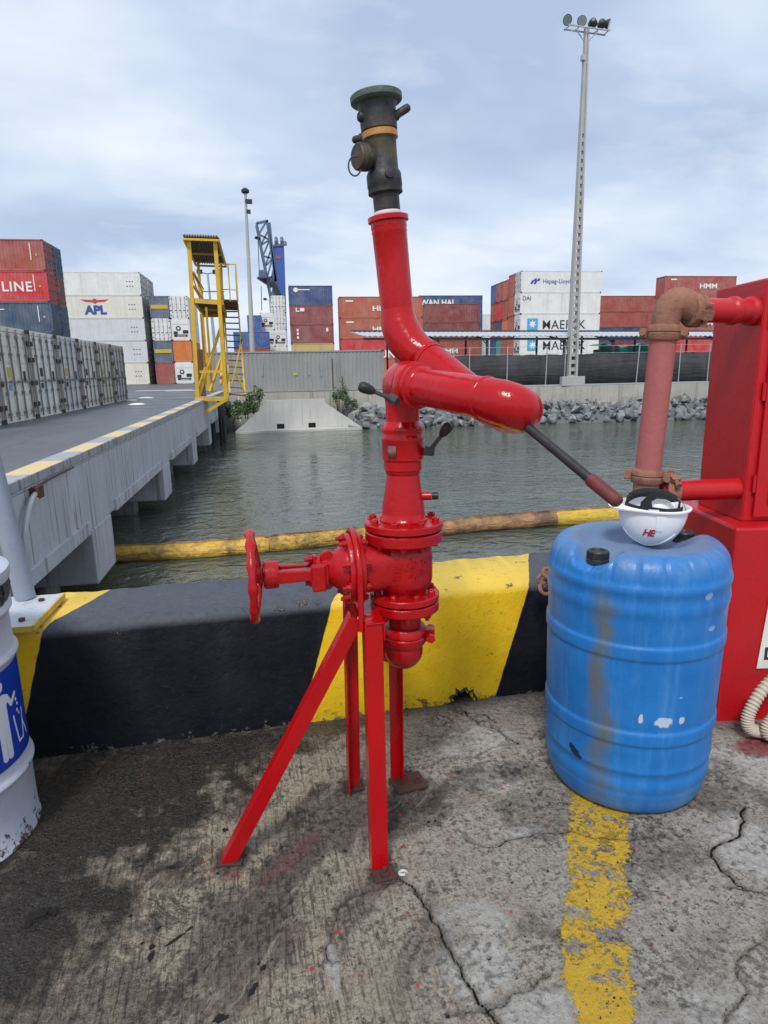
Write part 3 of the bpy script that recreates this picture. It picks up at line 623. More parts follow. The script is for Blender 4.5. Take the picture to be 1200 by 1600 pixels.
    ro = a.rng(f, 0.3, 0.7, 0.62, 0.85); ro = a.math('SUBTRACT', ro, a.math('MULTIPLY', wm_, a.rng(a.noise(14, 5, 0.7, P), 0.35, 0.62, 0.64, 0.30))); ro = a.math('SUBTRACT', ro, a.math('MULTIPLY', dkm, 0.16))
    a.set('Roughness', ro)
    hh = a.math('ADD', a.math('MULTIPLY', f, 1.5), a.math('MULTIPLY', f2, 0.7)); hh = a.math('ADD', hh, a.math('MULTIPLY', groove, a.rng(x, 0.9, 0.1, 0.4, 1.6)))
    hh = a.math('ADD', hh, a.math('MULTIPLY', a.math('MULTIPLY', mstr, 1.3), md)); hh = a.math('ADD', hh, a.math('MULTIPLY', a.math('MULTIPLY', a.noise(48, 3, 0.55, P, 1.5), 4.5), wm_)); hh = a.math('ADD', hh, a.math('MULTIPLY', sw, 0.6)); hh = a.math('ADD', hh, a.math('MULTIPLY', ym, 0.5)); hh = a.math('ADD', hh, a.math('MULTIPLY', n, 1.0))
    a.bump(hh, 0.0095, 1.0); M['ground'] = a.m
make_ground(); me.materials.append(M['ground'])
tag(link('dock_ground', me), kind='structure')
# dock edge below the barrier, seabed and far land
mb = MB(); mb.box(-60, -3.2, 2.955, 3.0, -4, 0.28); mb.box(-3.2, 60, 2.955, 3.0, -4, -0.01); tag(mb.obj('dock_edge', M['dark_conc'], smooth=0), kind='structure')
mb = MB(); mb.grid([[(x_, y_, -2.35) for x_ in (-250, -60, -10, 0, 10, 60, 250)] for y_ in (3.0, 10, 20, 30, 52)])
tag(mb.obj('water', M['water'], smooth=0), kind='structure')
def bank(x): return 45.2-0.1*x        # face of the far quay wall
BZ = -math.atan(0.1)
mb = MB(); mb.add([(-300, bank(-300)+0.45, 0.06), (300, bank(300)+0.45, 0.06), (900, 2500, 0.06), (-900, 2500, 0.06)], [(0, 1, 2, 3)])
tag(mb.obj('yard', M['yard_asphalt'], smooth=0), kind='structure')

# ---- far quay wall
qw = MB(); x0, x1 = -60, 70
n_ = 26
for i in range(n_):
    a_, b_ = x0+(x1-x0)*i/n_, x0+(x1-x0)*(i+1)/n_-0.03
    qw.prism([(a_, bank(a_), -3), (b_, bank(b_), -3), (b_, bank(b_)+0.5, -3), (a_, bank(a_)+0.5, -3)], (0, 0, 3.08))
tag(qw.obj('quay_wall', M['quay_conc'], smooth=0), 'long pale concrete quay wall with rust streaks across the water', 'wall')
# slope under the rocks
mb = MB(); P_ = []
for x_ in np.linspace(7.0, 60, 120):
    P_.append([(x_, bank(x_)-0.01, -1.15), (x_, bank(x_)-0.8, -1.4), (x_, bank(x_)-2.8, -2.5)])
mb.grid(P_); tag(mb.obj('bank', M['dark_conc'], smooth=0), kind='structure')
# rocks
def rockmesh(seed):
    r_ = random.Random(seed); bm = bmesh.new()
    pts = [Vector((r_.gauss(0, 1), r_.gauss(0, 1), r_.gauss(0, 1))).normalized()*r_.uniform(0.75, 1.1) for _ in range(13)]
    for p in pts: bm.verts.new((p.x*0.5, p.y*0.42, p.z*0.34))
    bmesh.ops.convex_hull(bm, input=bm.verts[:]); 
    for v in [v for v in bm.verts if not v.link_faces]: bm.verts.remove(v)
    me = bpy.data.meshes.new('rock'); bm.to_mesh(me); bm.free(); me.materials.append(M['rock']); return me
rocks = [rockmesh(i) for i in range(9)]
r_ = random.Random(11); k = 0
while k < 296:
    x_ = 7.2 + 27.5*((k+r_.random())/296); t = r_.random()**0.9
    y_ = bank(x_)-0.35-t*2.5; z_ = -1.0-t*1.3; s_ = 0.34+0.75*r_.random()**1.6
    o = link('rock', rocks[r_.randrange(9)], None, 0, (x_, y_, z_+0.12), (r_.uniform(0, 6), r_.uniform(0, 6), r_.uniform(0, 6))); o.scale = (s_,)*3
    tag(o, 'grey angular rock in the bank below the far quay wall', 'rock', 'loose grey rocks along the far bank'); k += 1

# ---- headwall with two pipe holes
hx0, hx1 = xat(416, 43.6, -1), xat(508, 43.2, -1); hy = 43.2
t = thing('culvert_headwall', 'pale concrete culvert headwall with sloping wing walls at the water', 'headwall', (hx0, hy, -2.35))
zt = 2.0
mb = MB()
W2 = hx1-hx0
mb.box(0, W2, 0, 0.4, 0.44, zt); 
holes = [(W2*0.16, 0.5), (W2*0.70, 0.5)]
xx0 = 0
for hx, hw in holes:
    mb.box(xx0, hx, 0, 0.4, -0.5, 0.44); xx0 = hx+hw
mb.box(xx0, W2, 0, 0.4, -0.5, 0.44)
for hx, hw in holes: mb.box(hx, hx+hw, 0, 0.4, -0.5, 0.06)
mb.obj('wall', M['headwall_conc'], t, smooth=0)
lx = xat(368, 42.3, -2.3)-hx0; rx = xat(566, 42.0, -2.3)-hx0
for sgn, ex, yy in ((0, lx, -0.9), (1, rx, -1.2)):
    a_ = 0 if sgn == 0 else W2
    mb = MB(); mb.prism([(a_, 0, -0.5), (ex, yy, -0.5), (ex, yy, 0.12), (a_, 0, zt-0.25)], (0, 0.35, 0)); mb.obj('wing_wall', M['headwall_conc'], t, smooth=0)
mb = MB(); mb.prism([(lx, -1.1, -0.4), (rx, -1.4, -0.4), (W2, -0.01, -0.4), (0, -0.01, -0.4)], (0, 0, 0.52)); mb.obj('apron', M['headwall_conc'], t, smooth=0)
for hx, hw in holes:
    mb = MB(); mb.box(hx+0.01, hx+hw-0.01, 0.32, 0.38, 0.06, 0.43); mb.obj('hole_shade_panel', M['lamp_black'], t, smooth=0)  # black panel set in as the shade inside each opening

# ---- bushes
def leafcloud(name, label, cat, c, rx, ry, rz, n, size, seed, stems=3, group=None):
    r_ = random.Random(seed); t = thing(name, label, cat, c, 0, group); mb = MB()
    lob = [(r_.uniform(-.6, .6)*rx, r_.uniform(-.6, .6)*ry, r_.uniform(0.2, .9)*rz, r_.uniform(.25, .5)) for _ in range(7)]
    for _ in range(n):
        L_ = r_.choice(lob); d = Vector((r_.gauss(0, 1), r_.gauss(0, 1), r_.gauss(0, 1))).normalized()*r_.random()**0.4*L_[3]
        p = Vector((L_[0]+d.x*rx, L_[1]+d.y*ry, max(0.0, L_[2]+d.z*rz)))
        a_ = Vector((r_.gauss(0, 1), r_.gauss(0, 1), r_.gauss(0, .6))).normalized(); b_ = a_.orthogonal().normalized(); s_ = size*r_.uniform(.6, 1.4)
        mb.add([p-a_*s_, p+b_*s_*.4, p+a_*s_, p-b_*s_*.4], [(0, 1, 2, 3)])
    mb.obj('foliage', M['leaf'], t, smooth=0, fix=False)
    mb = MB()
    for L_ in lob[:stems]: mb.tube([(L_[0]*.3, L_[1]*.3, -0.3), (L_[0]*.7, L_[1]*.7, L_[2]*.5), (L_[0], L_[1], L_[2])], [.03, .02, .008], 6)
    mb.obj('stem', M['rust'], t)
    return t
for px, Yd, z_, rr, rzz, n_l, lb in ((360, 42.6, -1.4, 1.0, 1.1, 900, 'low dark green bush at the water by the bridge end'), (383, 43.0, -1.2, 1.1, 1.2, 900, 'wide green bush left of the culvert headwall'),
                        (402, 43.6, -0.9, 0.6, 1.4, 300, 'tall sparse green plant leaning on the headwall'), (528, 43.4, -1.0, 0.55, 1.5, 300, 'leafy plant right of the culvert headwall'),
                        (548, 43.2, -1.2, 0.6, 0.9, 300, 'small green plant at the left end of the rocks'), (540, 43.9, -0.5, 0.4, 1.5, 160, 'thin upright weed against the far quay wall')):
    leafcloud('bush' if rr > .9 else 'plant', lb, 'bush' if rr > .9 else 'plant', (xat(px, Yd, -1), Yd, z_), rr, 0.5, rzz, n_l, 0.10, px)

# ---- bridge
BA = math.atan(0.047)
br = thing('bridge', 'long pale concrete bridge with yellow kerb blocks over the canal', 'bridge', (-3.02, 0, 0), -BA)
mb = MB(); mb.box(-0.36, 0.018, 2.0, 45.2, 0.165, 0.30); mb.obj('kerb', M['kerb'], br, smooth=0, bevel=0.015)
mb = MB(); mb.box(-30, -0.365, 2.0, 46, -0.05, 0.285); mb.obj('deck', M['deck_asphalt'], br, smooth=0)
mb = MB()
caps = [(4.4, 5.7), (11.05, 12.35), (18.3, 19.55), (25.3, 26.6), (32.0, 33.3), (38.8, 40.1)]
mb.box(-0.40, -0.012, 2.0, 45.2, -1.0, 0.12); mb.box(-0.35, -0.002, 2.0, 45.2, 0.125, 0.163)
prev = 2.0
for c0, c1 in caps+[(45.2, 45.2)]:
    mb.box(-0.35, 0.035, prev+0.35, c0-0.18, -1.02, -0.80); prev = c1
mb.obj('girder', M['bridge_conc'], br, smooth=0, bevel=0.012)
mb = MB(); mb.box(-30, -0.41, 2.0, 45.2, -0.35, -0.06); 
for gx in (-3.2, -6.4, -9.6, -12.8, -16): mb.box(gx, gx+0.5, 2.0, 45.2, -1.0, -0.34)
mb.obj('soffit', M['dark_conc'], br, smooth=0)
for c0, c1 in caps:
    mb = MB(); mb.box(-24, 0.004, c0, c1, -1.93, -1.001); mb.obj('pile_cap', M['bridge_conc'], br, smooth=0, bevel=0.02)
    for gx in (-1.15, -6.2, -11.5, -17):
        mb = MB(); mb.box(gx-0.5, gx+0.22, c0+0.3, c1-0.3, -4, -1.935); mb.obj('pile', M['bridge_conc'], br, smooth=0, bevel=0.03)
# drain pipe bracket on the near end of the girder
mb = MB(); 
mb.box(0.0, 0.10, 8.62, 8.76, 0.02, 0.14); mb.box(0.10, 0.115, 8.60, 8.78, 0.0, 0.16); mb.obj('bracket', M['rust'], br, smooth=0, bevel=0.01)
mb = MB(); mb.tube(bez((0.06, 8.62, 0.06), (0.07, 8.3, 0.03), (0.06, 8.1, -0.35), 8)+[Vector((0.05, 8.0, -1.4))], 0.035, 10); mb.obj('drain_pipe', M['galv'], br)
mb = MB(); mb.tube([(0.05, 8.76, 0.12), (0.035, 9.2, 0.145), (0.03, 10.4, 0.145)], 0.013, 8); mb.obj('conduit', M['rust'], br)
# far road line marks
for px, py, ln in ((215, 611, 9), (262, 611, 8)):
    p = onz(px, py, 0.064); mb = MB(); mb.box(p.x-0.2, p.x+ln*0.5, p.y, p.y+1.0, 0.060, 0.064)
    tag(mb.obj('road_marking', M['cont_logo'], smooth=0), kind='structure')
for px, py in ((206, 626), (214, 632), (228, 622)):
    r_ = random.Random(px); p = onz(px, py, 0.29); mb = MB(); mb.lathe([(r_.uniform(.25, .45), 0), (0.2, 0.05)], p, (0, 0, 1), 7); o = mb.obj('pale_stain', M['cont_logo'], smooth=0); tag(o, kind='structure')

# ---- oil boom
t = thing('oil_boom', 'dirty yellow floating oil boom stretched across the canal', 'oil boom', (0, 0, 0))
ctrl = [(-30, 13.9), (-6, 13.9)] + [tuple(onz(px, py, -2.2))[:2] for px, py in ((180, 866), (290, 861), (420, 851), (560, 838), (690, 826), (760, 819), (868, 811), (960, 806), (1080, 806))] + [(16, 15.0), (40, 15.2)]
def boomseg(i0, i1, mat, seed, r0_=0.195):
    r_ = random.Random(seed); pts = []; rad = []
    c_ = ctrl[i0:i1+1]
    for (a, b) in zip(c_[:-1], c_[1:]):
        n = max(2, int(math.hypot(b[0]-a[0], b[1]-a[1])/0.12)); n = min(n, 40)
        for k in range(n):
            f = k/n; pts.append((a[0]+(b[0]-a[0])*f, a[1]+(b[1]-a[1])*f, -2.21+0.012*math.sin(len(pts)*0.12)))
            rad.append(r0_*(1+0.035*math.sin(len(pts)*0.09+seed)+r_.gauss(0, 0.004)))
    pts.append((*c_[-1], -2.21)); rad.append(r0_*0.8); rad[0] = r0_*0.8
    mb = MB(); mb.tube(pts, rad, 14)
    mb.obj('float', mat, t, smooth=50)
    mb = MB(); mb.grid([[(p[0], p[1]-0.012, p[2]+rad[i]*0.86), (p[0], p[1], p[2]+rad[i]+0.035+r_.gauss(0, .008))] for i, p in enumerate(pts)])
    o = mb.obj('seam', M['boom_rust'], t, smooth=0, fix=False); sd = o.modifiers.new('s', 'SOLIDIFY'); sd.thickness = 0.012
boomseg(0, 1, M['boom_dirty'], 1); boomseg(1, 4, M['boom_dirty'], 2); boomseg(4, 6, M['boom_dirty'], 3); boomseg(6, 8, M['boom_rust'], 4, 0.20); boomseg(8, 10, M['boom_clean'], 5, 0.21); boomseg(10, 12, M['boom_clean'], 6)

# ================================================================ CONTAINERS
CW = 2.44
cache = {}
def corr(p0, p1, n_out, z0, z1, pitch=0.28, depth=0.04, mbx=None):
    """corrugated sheet from p0 to p1 (xy), outward normal n_out"""
    p0, p1, n_out = Vector(p0), Vector(p1), Vector(n_out); L_ = (p1-p0).length; d = (p1-p0)/L_; n = int(L_/pitch); pitch = L_/n
    pr_ = []
    for i in range(n):
        s_ = i*pitch
        for f, o in ((0, 0), (.25, 0), (.5, -1), (.75, -1)): pr_.append(p0 + d*(s_+f*pitch) + n_out*depth*o)
    pr_.append(p1)
    mbx.grid([[(p.x, p.y, z0) for p in pr_], [(p.x, p.y, z1) for p in pr_]])
def body_mesh(L_, H, flat, skip):
    key = ('b', L_, H, flat, skip)
    if key in cache: return cache[key]
    mb = MB(); e = 0.06
    z0, z1 = 0.14, H-0.10
    for (a, b, no, nm) in (((e, 0.03, 0), (L_-e, 0.03, 0), (0, -1, 0), 'f'), ((e, CW-0.03, 0), (L_-e, CW-0.03, 0), (0, 1, 0), 'k'),
                       ((0.03, e, 0), (0.03, CW-e, 0), (-1, 0, 0), 'l'), ((L_-0.03, e, 0), (L_-0.03, CW-e, 0), (1, 0, 0), 'r')):
        if nm == skip: continue
        if flat:
            mb.grid([[(a[0], a[1], z0), (b[0], b[1], z0)], [(a[0], a[1], z1), (b[0], b[1], z1)]])
        else: corr(a, b, no, z0, z1, 0.28 if nm in 'fk' else 0.24, 0.036, mb)
    mb.grid([[(0.05, 0.05, H-0.03), (L_-0.05, 0.05, H-0.03)], [(0.05, CW-0.05, H-0.03), (L_-0.05, CW-0.05, H-0.03)]])
    mb.grid([[(0.05, 0.05, 0.14), (L_-0.05, 0.05, 0.14)], [(0.05, CW-0.05, 0.14), (L_-0.05, CW-0.05, 0.14)]])
    cache[key] = mb.mesh('panels', M['cont_flat' if flat else 'cont'], 0, fix=False); return cache[key]
def frame_mesh(L_, H, rails=True):
    key = ('f', L_, H)
    if key in cache: return cache[key]
    mb = MB(); w_ = 0.13
    for x_ in (0, L_-w_):
        for y_ in (0, CW-w_): mb.box(x_, x_+w_, y_, y_+w_, 0.121, H-0.121)
        mb.box(x_+0.01, x_+w_-0.01, w_, CW-w_, H-0.13, H-0.004); mb.box(x_+0.01, x_+w_-0.01, w_, CW-w_, 0.01, 0.15)
    for y_ in (0.002, CW-0.082):
        mb.box(w_, L_-w_, y_, y_+0.08, H-0.10, H-0.005); mb.box(w_, L_-w_, y_, y_+0.08, 0.02, 0.16)
    mb.cur = 1
    for x_ in (-0.006, L_-0.172):
        for y_ in (-0.006, CW-0.156):
            for z_ in (0, H-0.119): mb.box(x_, x_+0.178, y_, y_+0.162, z_, z_+0.118)
    cache[key] = mb.mesh('frame', [M['cont'], M['cont_dark']], 0); return cache[key]
def cast_mesh(L_, H):
    key = ('c', L_, H)
    if key in cache: return cache[key]
    mb = MB()
    for x_ in (-0.006, L_-0.172):
        for y_ in (-0.006, CW-0.156):
            for z_ in (0, H-0.119): mb.box(x_, x_+0.178, y_, y_+0.162, z_, z_+0.118)
    cache[key] = mb.mesh('corner_castings', M['cont_dark'], 0); return cache[key]
def door_meshes(H, sx):
    """door end on x=0 facing -x (sx=-1) ; mirrored for +x by caller"""
    key = ('d', H)
    if key in cache: return cache[key]
    r = []
    for k in (0, 1):
        mb = MB(); y0 = 0.14+k*1.085; y1 = y0+1.075
        mb.box(0.02, 0.06, y0, y1, 0.16, H-0.14)
        for z_ in np.linspace(0.3, H-0.5, 5)[0:]: mb.box(0.005, 0.021, y0+0.06, y1-0.06, z_, z_+(H-0.8)/5-0.02)
        r.append(mb.mesh('door', M['cont_flat'], 0))
    mb = MB()
    for y_ in (0.14+0.24, 0.14+0.80, 0.14+1.085+0.28, 0.14+1.085+0.84):
        mb.cyl((-0.035, y_, 0.06), (-0.035, y_, H-0.05), 0.022, 8)
        for z_ in (0.2, 0.75, 1.75, H-0.28): mb.box(-0.06, 0.0, y_-0.05, y_+0.05, z_, z_+0.07)
        mb.box(-0.07, -0.02, y_, y_+0.32, 1.05, 1.10)
    rods = mb.mesh('lock_rods', M['rod_grey'], 0); one = []
    for y_ in (0.14+0.24, 0.14+0.80, 0.14+1.085+0.28, 0.14+1.085+0.84):
        q = MB(); q.cyl((-0.035, y_, 0.06), (-0.035, y_, H-0.05), 0.024, 8)
        for z_ in (0.2, 0.75, 1.75, H-0.28): q.box(-0.06, 0.0, y_-0.05, y_+0.05, z_, z_+0.07)
        q.box(-0.07, -0.02, y_, y_+0.32, 1.05, 1.10); one.append(('lock_rod', q.mesh('lock_rod', M['rod_grey'], 0), 0))
    for y_ in (0.10, CW-0.16):
        for z_ in (0.35, 0.95, 1.6, H-0.45): q = MB(); q.box(-0.045, 0.02, y_-0.03, y_+0.10, z_, z_+0.13); one.append(('hinge', q.mesh('hinge', M['cont_dark'], 0), 0))
    mb = MB()
    for y_ in (0.10, CW-0.16):
        for z_ in (0.35, 0.95, 1.6, H-0.45): mb.box(-0.03, 0.02, y_-0.03, y_+0.10, z_, z_+0.13)
    hinges = mb.mesh('hinges', M['cont_dark'], 0)
    cache[key] = (r, rods, hinges, one); return cache[key]
def reefer_mesh(H):
    key = ('r', H)
    if key in cache: return cache[key]
    mb = MB(); mb.box(0.01, 0.05, 0.14, CW-0.14, 0.16, H-0.14); mb.box(-0.03, 0.009, 0.2, CW-0.2, H-0.75, H-0.25)
    mb.cur = 1
    mb.lathe([(0.30, 0), (0.32, 0.03)], (0.0, CW*0.62, H*0.55), (-1, 0, 0), 18)
    mb.box(-0.02, 0.008, 0.24, 0.95, 0.9, 1.35); mb.box(-0.02, 0.008, 0.35, CW-0.3, 0.48, 0.78); mb.box(-0.015, 0.008, CW-0.8, CW-0.25, 0.82, 1.2)
    mb.cur = 0; mb.lathe([(0.16, 0), (0.16, 0.05)], (0.0, CW*0.62, H*0.55), (-1, 0, 0), 14)
    mb.box(-0.028, -0.02, 0.6, CW-0.7, 0.55, 0.62)
    cache[key] = mb.mesh('cooling_unit', [M['cont_white'], M['logo_dark']], 0); return cache[key]
COLS = {'rust orange': (0.46, 0.105, 0.045), 'brick red': (0.37, 0.070, 0.045), 'maroon': (0.25, 0.048, 0.042), 'bright red': (0.58, 0.018, 0.020), 'navy blue': (0.03, 0.07, 0.19), 'steel blue': (0.035, 0.075, 0.13),
        'blue': (0.03, 0.10, 0.32), 'white': (0.78, 0.78, 0.74), 'cream': (0.75, 0.72, 0.62), 'pale grey': (0.64, 0.66, 0.68), 'grey blue': (0.10, 0.13, 0.19), 'orange': (0.68, 0.18, 0.02), 'faded pink red': (0.36, 0.09, 0.08),
        'yellow': (0.60, 0.42, 0.13), 'teal': (0.08, 0.30, 0.27), 'dark grey': (0.09, 0.10, 0.11), 'worn grey': (0.26, 0.265, 0.255)}
def container(label, col, L_, H, loc, rz=0, end=None, flat=False, group='containers stacked in the far yard', detail=True, side='l', near=False):
    """end: None/'doors'/'reefer' on the side 'l' (local x=0) or 'r' (x=L)"""
    t = thing('shipping_container', label, 'container', loc, rz, group); c = COLS[col]; c4 = (*c, 1)
    b = link('panels', body_mesh(L_, H, flat, side if end else None), t); b.color = c4
    f = link('frame', frame_mesh(L_, H), t); f.color = c4
    if end:
        if end == 'doors':
            ds, rods, hg, one = door_meshes(H, 1); parts = [('door', ds[0], 1), ('door', ds[1], 1)] + (one if near else [('lock_rods', rods, 0), ('hinges', hg, 0)])
        else: parts = [('cooling_unit', reefer_mesh(H), 0)]
        for nm, me_, cc in parts:
            o = link(nm, me_, t)
            if side == 'r': o.rotation_euler = (0, 0, PI); o.location = (L_, CW, 0)
            if cc: o.color = c4
    return t
ORD = ['top', 'second from top', 'third from top', 'fourth from top', 'bottom']
def front_text(t, s_, size, x_, z_, mat='cont_logo', bold=0.02, spacing=1.0, sx=1.0):
    return lettering(s_, size, M[mat], t, (x_, 0.010, z_), (PI/2, 0, 0), 0.008, bold, spacing=spacing, sx=sx)
def lx(t, px):                     # local x on a container's long face seen in column px
    ca, sa = math.cos(t.rotation_euler.z), math.sin(t.rotation_euler.z); lo, hi = 0.0, 14.0
    for _ in range(40):
        m_ = (lo+hi)/2; q = t.location+Vector((m_*ca, m_*sa, 1.4))-CAM
        if 600+FPX*q.dot(cr)/q.dot(cf) < px: lo = m_
        else: hi = m_
    return m_
def hmm_logo(t, x_, z_, s_=1.0):
    me = textmesh('HMM', 1.25*s_, 0.012, 0.03*s_, sx=1.35); mb = MB()
    mb.prism([(-1.75*s_, 0, 0.50*s_), (0, 0, 0.95*s_), (1.75*s_, 0, 0.50*s_), (1.75*s_, 0, 0.62*s_), (1.2*s_, 0, 0.62*s_), (0, 0, 1.02*s_), (-1.2*s_, 0, 0.62*s_), (-1.75*s_, 0, 0.62*s_)], (0, -0.02, 0))
    me.materials.clear(); me.materials.append(M['cont_logo']); link('lettering', me, t, 0, (x_, 0.0, z_-0.12*s_), (PI/2, 0, 0))
def star_logo(t, x_, z_, s_=1.0, rot=(0, 0, 0), off=(0, 0, 0)):
    mb = MB(); mb.box(-s_, s_, -0.012, 0.0, -s_, s_); o = mb.obj('logo', M['logo_sky'], t, smooth=0, loc=(x_, 0.005, z_)) if rot == (0, 0, 0) else mb.obj('logo', M['logo_sky'], t, smooth=0, loc=off, rot=rot)
    mb = MB(); P_ = []
    for k in range(14):
        rr = s_*(0.78 if k % 2 == 0 else 0.34); an = PI*k/7+PI/2; P_.append((rr*math.cos(an), -0.013, rr*math.sin(an)))
    mb.prism(P_, (0, -0.012, 0)); mb.obj('star', M['cont_logo'], o, smooth=0)
    return o
YZ = 0.08
CY = -R(3.4)          # the yard grid turns slightly against the dock
def stackcol(name, Yf, px, side_px, cols, L_, H, ends=None, flat=False, rz=CY, group='containers stacked in the far yard', ny=0, side='l', z=YZ, anchor='l', dy=0.0, shift=0.0):
    """stack listed from the top down; px is the image column of its front corner"""
    X0 = xat(px, Yf, z+H*len(cols)) ; res = []
    n = len(cols)
    for i, c in enumerate(cols):
        zz_ = z + H*(n-1-i)
        if isinstance(c, tuple): c, e = c
        else: e = ends
        jx = rnd.uniform(-0.04, 0.04)
        ax = X0 if anchor == 'l' else X0 - L_*math.cos(rz)
        ay = Yf if anchor == 'l' else Yf - L_*math.sin(rz)
        ax += -math.sin(rz)*dy + shift + jx; ay += math.cos(rz)*dy
        fl = flat if not callable(flat) else flat(c)
        od = ORD[i] if i < 4 and i != n-1 else ('bottom' if i == n-1 else ORD[i])
        res.append(container('%s container, %s of the %s' % (c, od, name), c, L_, H, (ax, ay, zz_), rz, e, fl, group, side=side))
    return res
L40, L20 = 12.19, 6.06
# near row on the deck: door ends face the road
yrow = []
RZ = -BA
for k in range(7):
    px0 = -1
    Yd = 33.15 - (k+1)*2.475
    xd = -6.78 + 0.0475*Yd
    desc = ['farthest in the row, behind the road kerb', 'second from the far end', 'third from the far end', 'fourth from the far end', 'third from the near end, grey rods', 'second from the near end', 'nearest of the row, with blue star squares'][k]
    col = ('pale grey', 'cream', 'white', 'pale grey', 'white', 'cream', 'white')[k]
    t = container('white reefer container with door rods, %s' % desc, col, L40, 2.50, (xd-L40*math.cos(RZ), Yd-L40*math.sin(RZ), 0.285), RZ, 'doors', True, 'row of white containers on the bridge deck', side='r', near=True)
    yrow.append(t)
    # rusty post and little placards on each door end
    mb = MB(); mb.box(L40+0.002, L40+0.02, 0.01, 0.13, 0.125, 2.375); mb.obj('corner_post', M['post_rusty'], t, smooth=0); mb = MB(); mb.box(L40+0.002, L40+0.02, CW-0.13, CW-0.01, 0.125, 2.375); mb.obj('corner_post', M['post_rusty'], t, smooth=0)
    mb = MB(); pass
    for (ya, yb, za, zb, mt_) in ((0.65, 0.85, 1.2, 1.45, 'logo_yellow' if k % 2 else 'logo_dark'), (0.62, 0.80, 0.85, 1.0, 'logo_sky' if k == 5 else 'logo_dark'), (1.75, 1.9, 1.1, 1.35, 'logo_dark')):
        mb = MB(); mb.box(L40+0.002, L40+0.012, ya, yb, za, zb); mb.obj('placard', M[mt_], t, smooth=0)
t = yrow[6]
for yy in (0.28+0.0, 1.0):
    o = star_logo(t, 0, 0, 0.24, (0, 0, PI/2), (L40+0.006, 0.62+yy*0.95, 1.62))
# left red stack ("K" LINE)
rs1 = stackcol('nearest red stack at the left edge', 65, 66, 0, ['brick red', 'bright red', 'steel blue', 'steel blue', 'maroon'], L40, 2.62, anchor='r', side='r', ends='doors', rz=RZ)
rs2 = stackcol('darker stack just behind the left red one', 65, 66, 0, ['navy blue', 'maroon', 'navy blue', 'steel blue', 'maroon'], L40, 2.62, anchor='r', side='r', ends='doors', dy=2.6, rz=RZ)
t = rs1[1]; o = lettering('"K" LINE', 1.15, M['cont_logo'], t, (lx(t, 50), 0.010, 1.25), (PI/2, 0, 0), 0.008, 0.02, align='RIGHT', spacing=1.12)
t = rs1[2]; mb = MB(); mb.box(4.2, 8.3, -0.01, 0.01, 1.95, 2.03); mb.obj('stripe', M['cont_logo'], t, smooth=0)
for t in rs1[:3]:
    mb = MB(); mb.box(11.05, 11.12, -0.012, 0.005, 0.9, 2.3); mb.obj('placard', M['cont_logo'], t, smooth=0)
    mb = MB(); mb.box(11.45, 11.62, -0.012, 0.005, 1.25, 1.42); mb.obj('placard', M['logo_yellow'], t, smooth=0)
# white reefer stack with the winged logo
ws = stackcol('white reefer stack behind the left road', 95, 218, 0, ['white', 'cream', 'pale grey', 'pale grey', 'cream'], L40, 2.93, anchor='r', side='r', flat=True, rz=RZ, ends='doors')
for j in (1, 2, 3):
    stackcol('white row %s behind the front reefer stack' % ['', 'second', 'third', 'fourth'][j], 95, 218, 0, ['white', 'pale grey', 'cream', 'white', 'pale grey'], L40, 2.93, anchor='r', side='r', flat=True, dy=2.6*j, rz=RZ, ends='doors')
t = ws[1]
xl_ = lx(t, 149); front_text(t, 'APL', 1.5, xl_, 1.0, 'logo_blue', 0.08, sx=1.05)
mb = MB(); mb.prism([(3.5, 0.0, 2.42), (5.0, 0, 2.32), (5.15, 0, 2.5), (5.45, 0, 2.5), (5.6, 0, 2.32), (7.1, 0, 2.42), (6.5, 0, 2.12), (5.6, 0, 2.05), (5.3, 0, 1.85), (5.0, 0, 2.05), (4.1, 0, 2.12)], (0, -0.012, 0)); mb.obj('logo', M['logo_scarlet'], t, smooth=0, loc=(xl_-5.3, 0, 0))
for i, t in enumerate(ws):
    mb = MB()
    for q_ in range(6): mb.box(10.4+(q_ % 3)*0.35, 10.55+(q_ % 3)*0.35, -0.01, 0.02, 1.1+(q_ // 3)*0.6, 1.2+(q_ // 3)*0.6)
    mb.obj('markings', M['logo_dark'], t, smooth=0)
# containers showing their ends, between reefers and tower
def endcol(name, px, Yf, cols, H, z=YZ, group='containers stacked in the far yard'):
    X0 = xat(px, Yf, z+2); n = len(cols); r = []
    for i, (c, e, fl) in enumerate(cols):
        # local x axis points away from the camera
        od = ORD[i] if i < n-1 else 'bottom'
        t = container('%s container end-on, %s of the %s' % (c, od, name), c, L40, H, (X0+CW*math.cos(RZ), Yf, z+H*(n-1-i)), PI/2+RZ, e, fl, group); r.append(t)
    return r
e1 = endcol('column beside the white reefer stack', 243, 94.5, [('grey blue', None, False), ('white', 'doors', True), ('grey blue', None, False), ('faded pink red', None, False)], 2.9)
e2 = endcol('column just left of the yellow tower', 273, 94.5, [('white', 'doors', True), ('white', 'reefer', True), ('orange', None, False), ('white', 'reefer', True)], 2.9)
for t in (e1[0], e1[2]):
    mb = MB(); mb.box(-0.012, 0.0, 0.13, CW-0.13, 1.25, 1.75); mb.obj('stripe', M['logo_yellow'], t, smooth=0)
# far white reefers
endcol('far reefer column under the crane', 411, 120, [('white', 'reefer', True), ('white', 'reefer', True), ('white', 'reefer', True), ('white', None, True)], 2.9)
endcol('far reefer column beside blue topped stack', 429, 120, [('white', 'doors', True), ('white', 'doors', True), ('white', 'reefer', True), ('white', 'reefer', True), ('white', None, True)], 2.9)
endcol('small far column behind tall lamp post', 391, 118, [('blue', None, False), ('orange', None, False), ('pale grey', None, True), ('white', None, True)], 2.75)
stackcol('low stack right of the tower', 116, 364, 0, ['blue', 'brick red', 'maroon'], L40*0.5, 2.7, anchor='l')
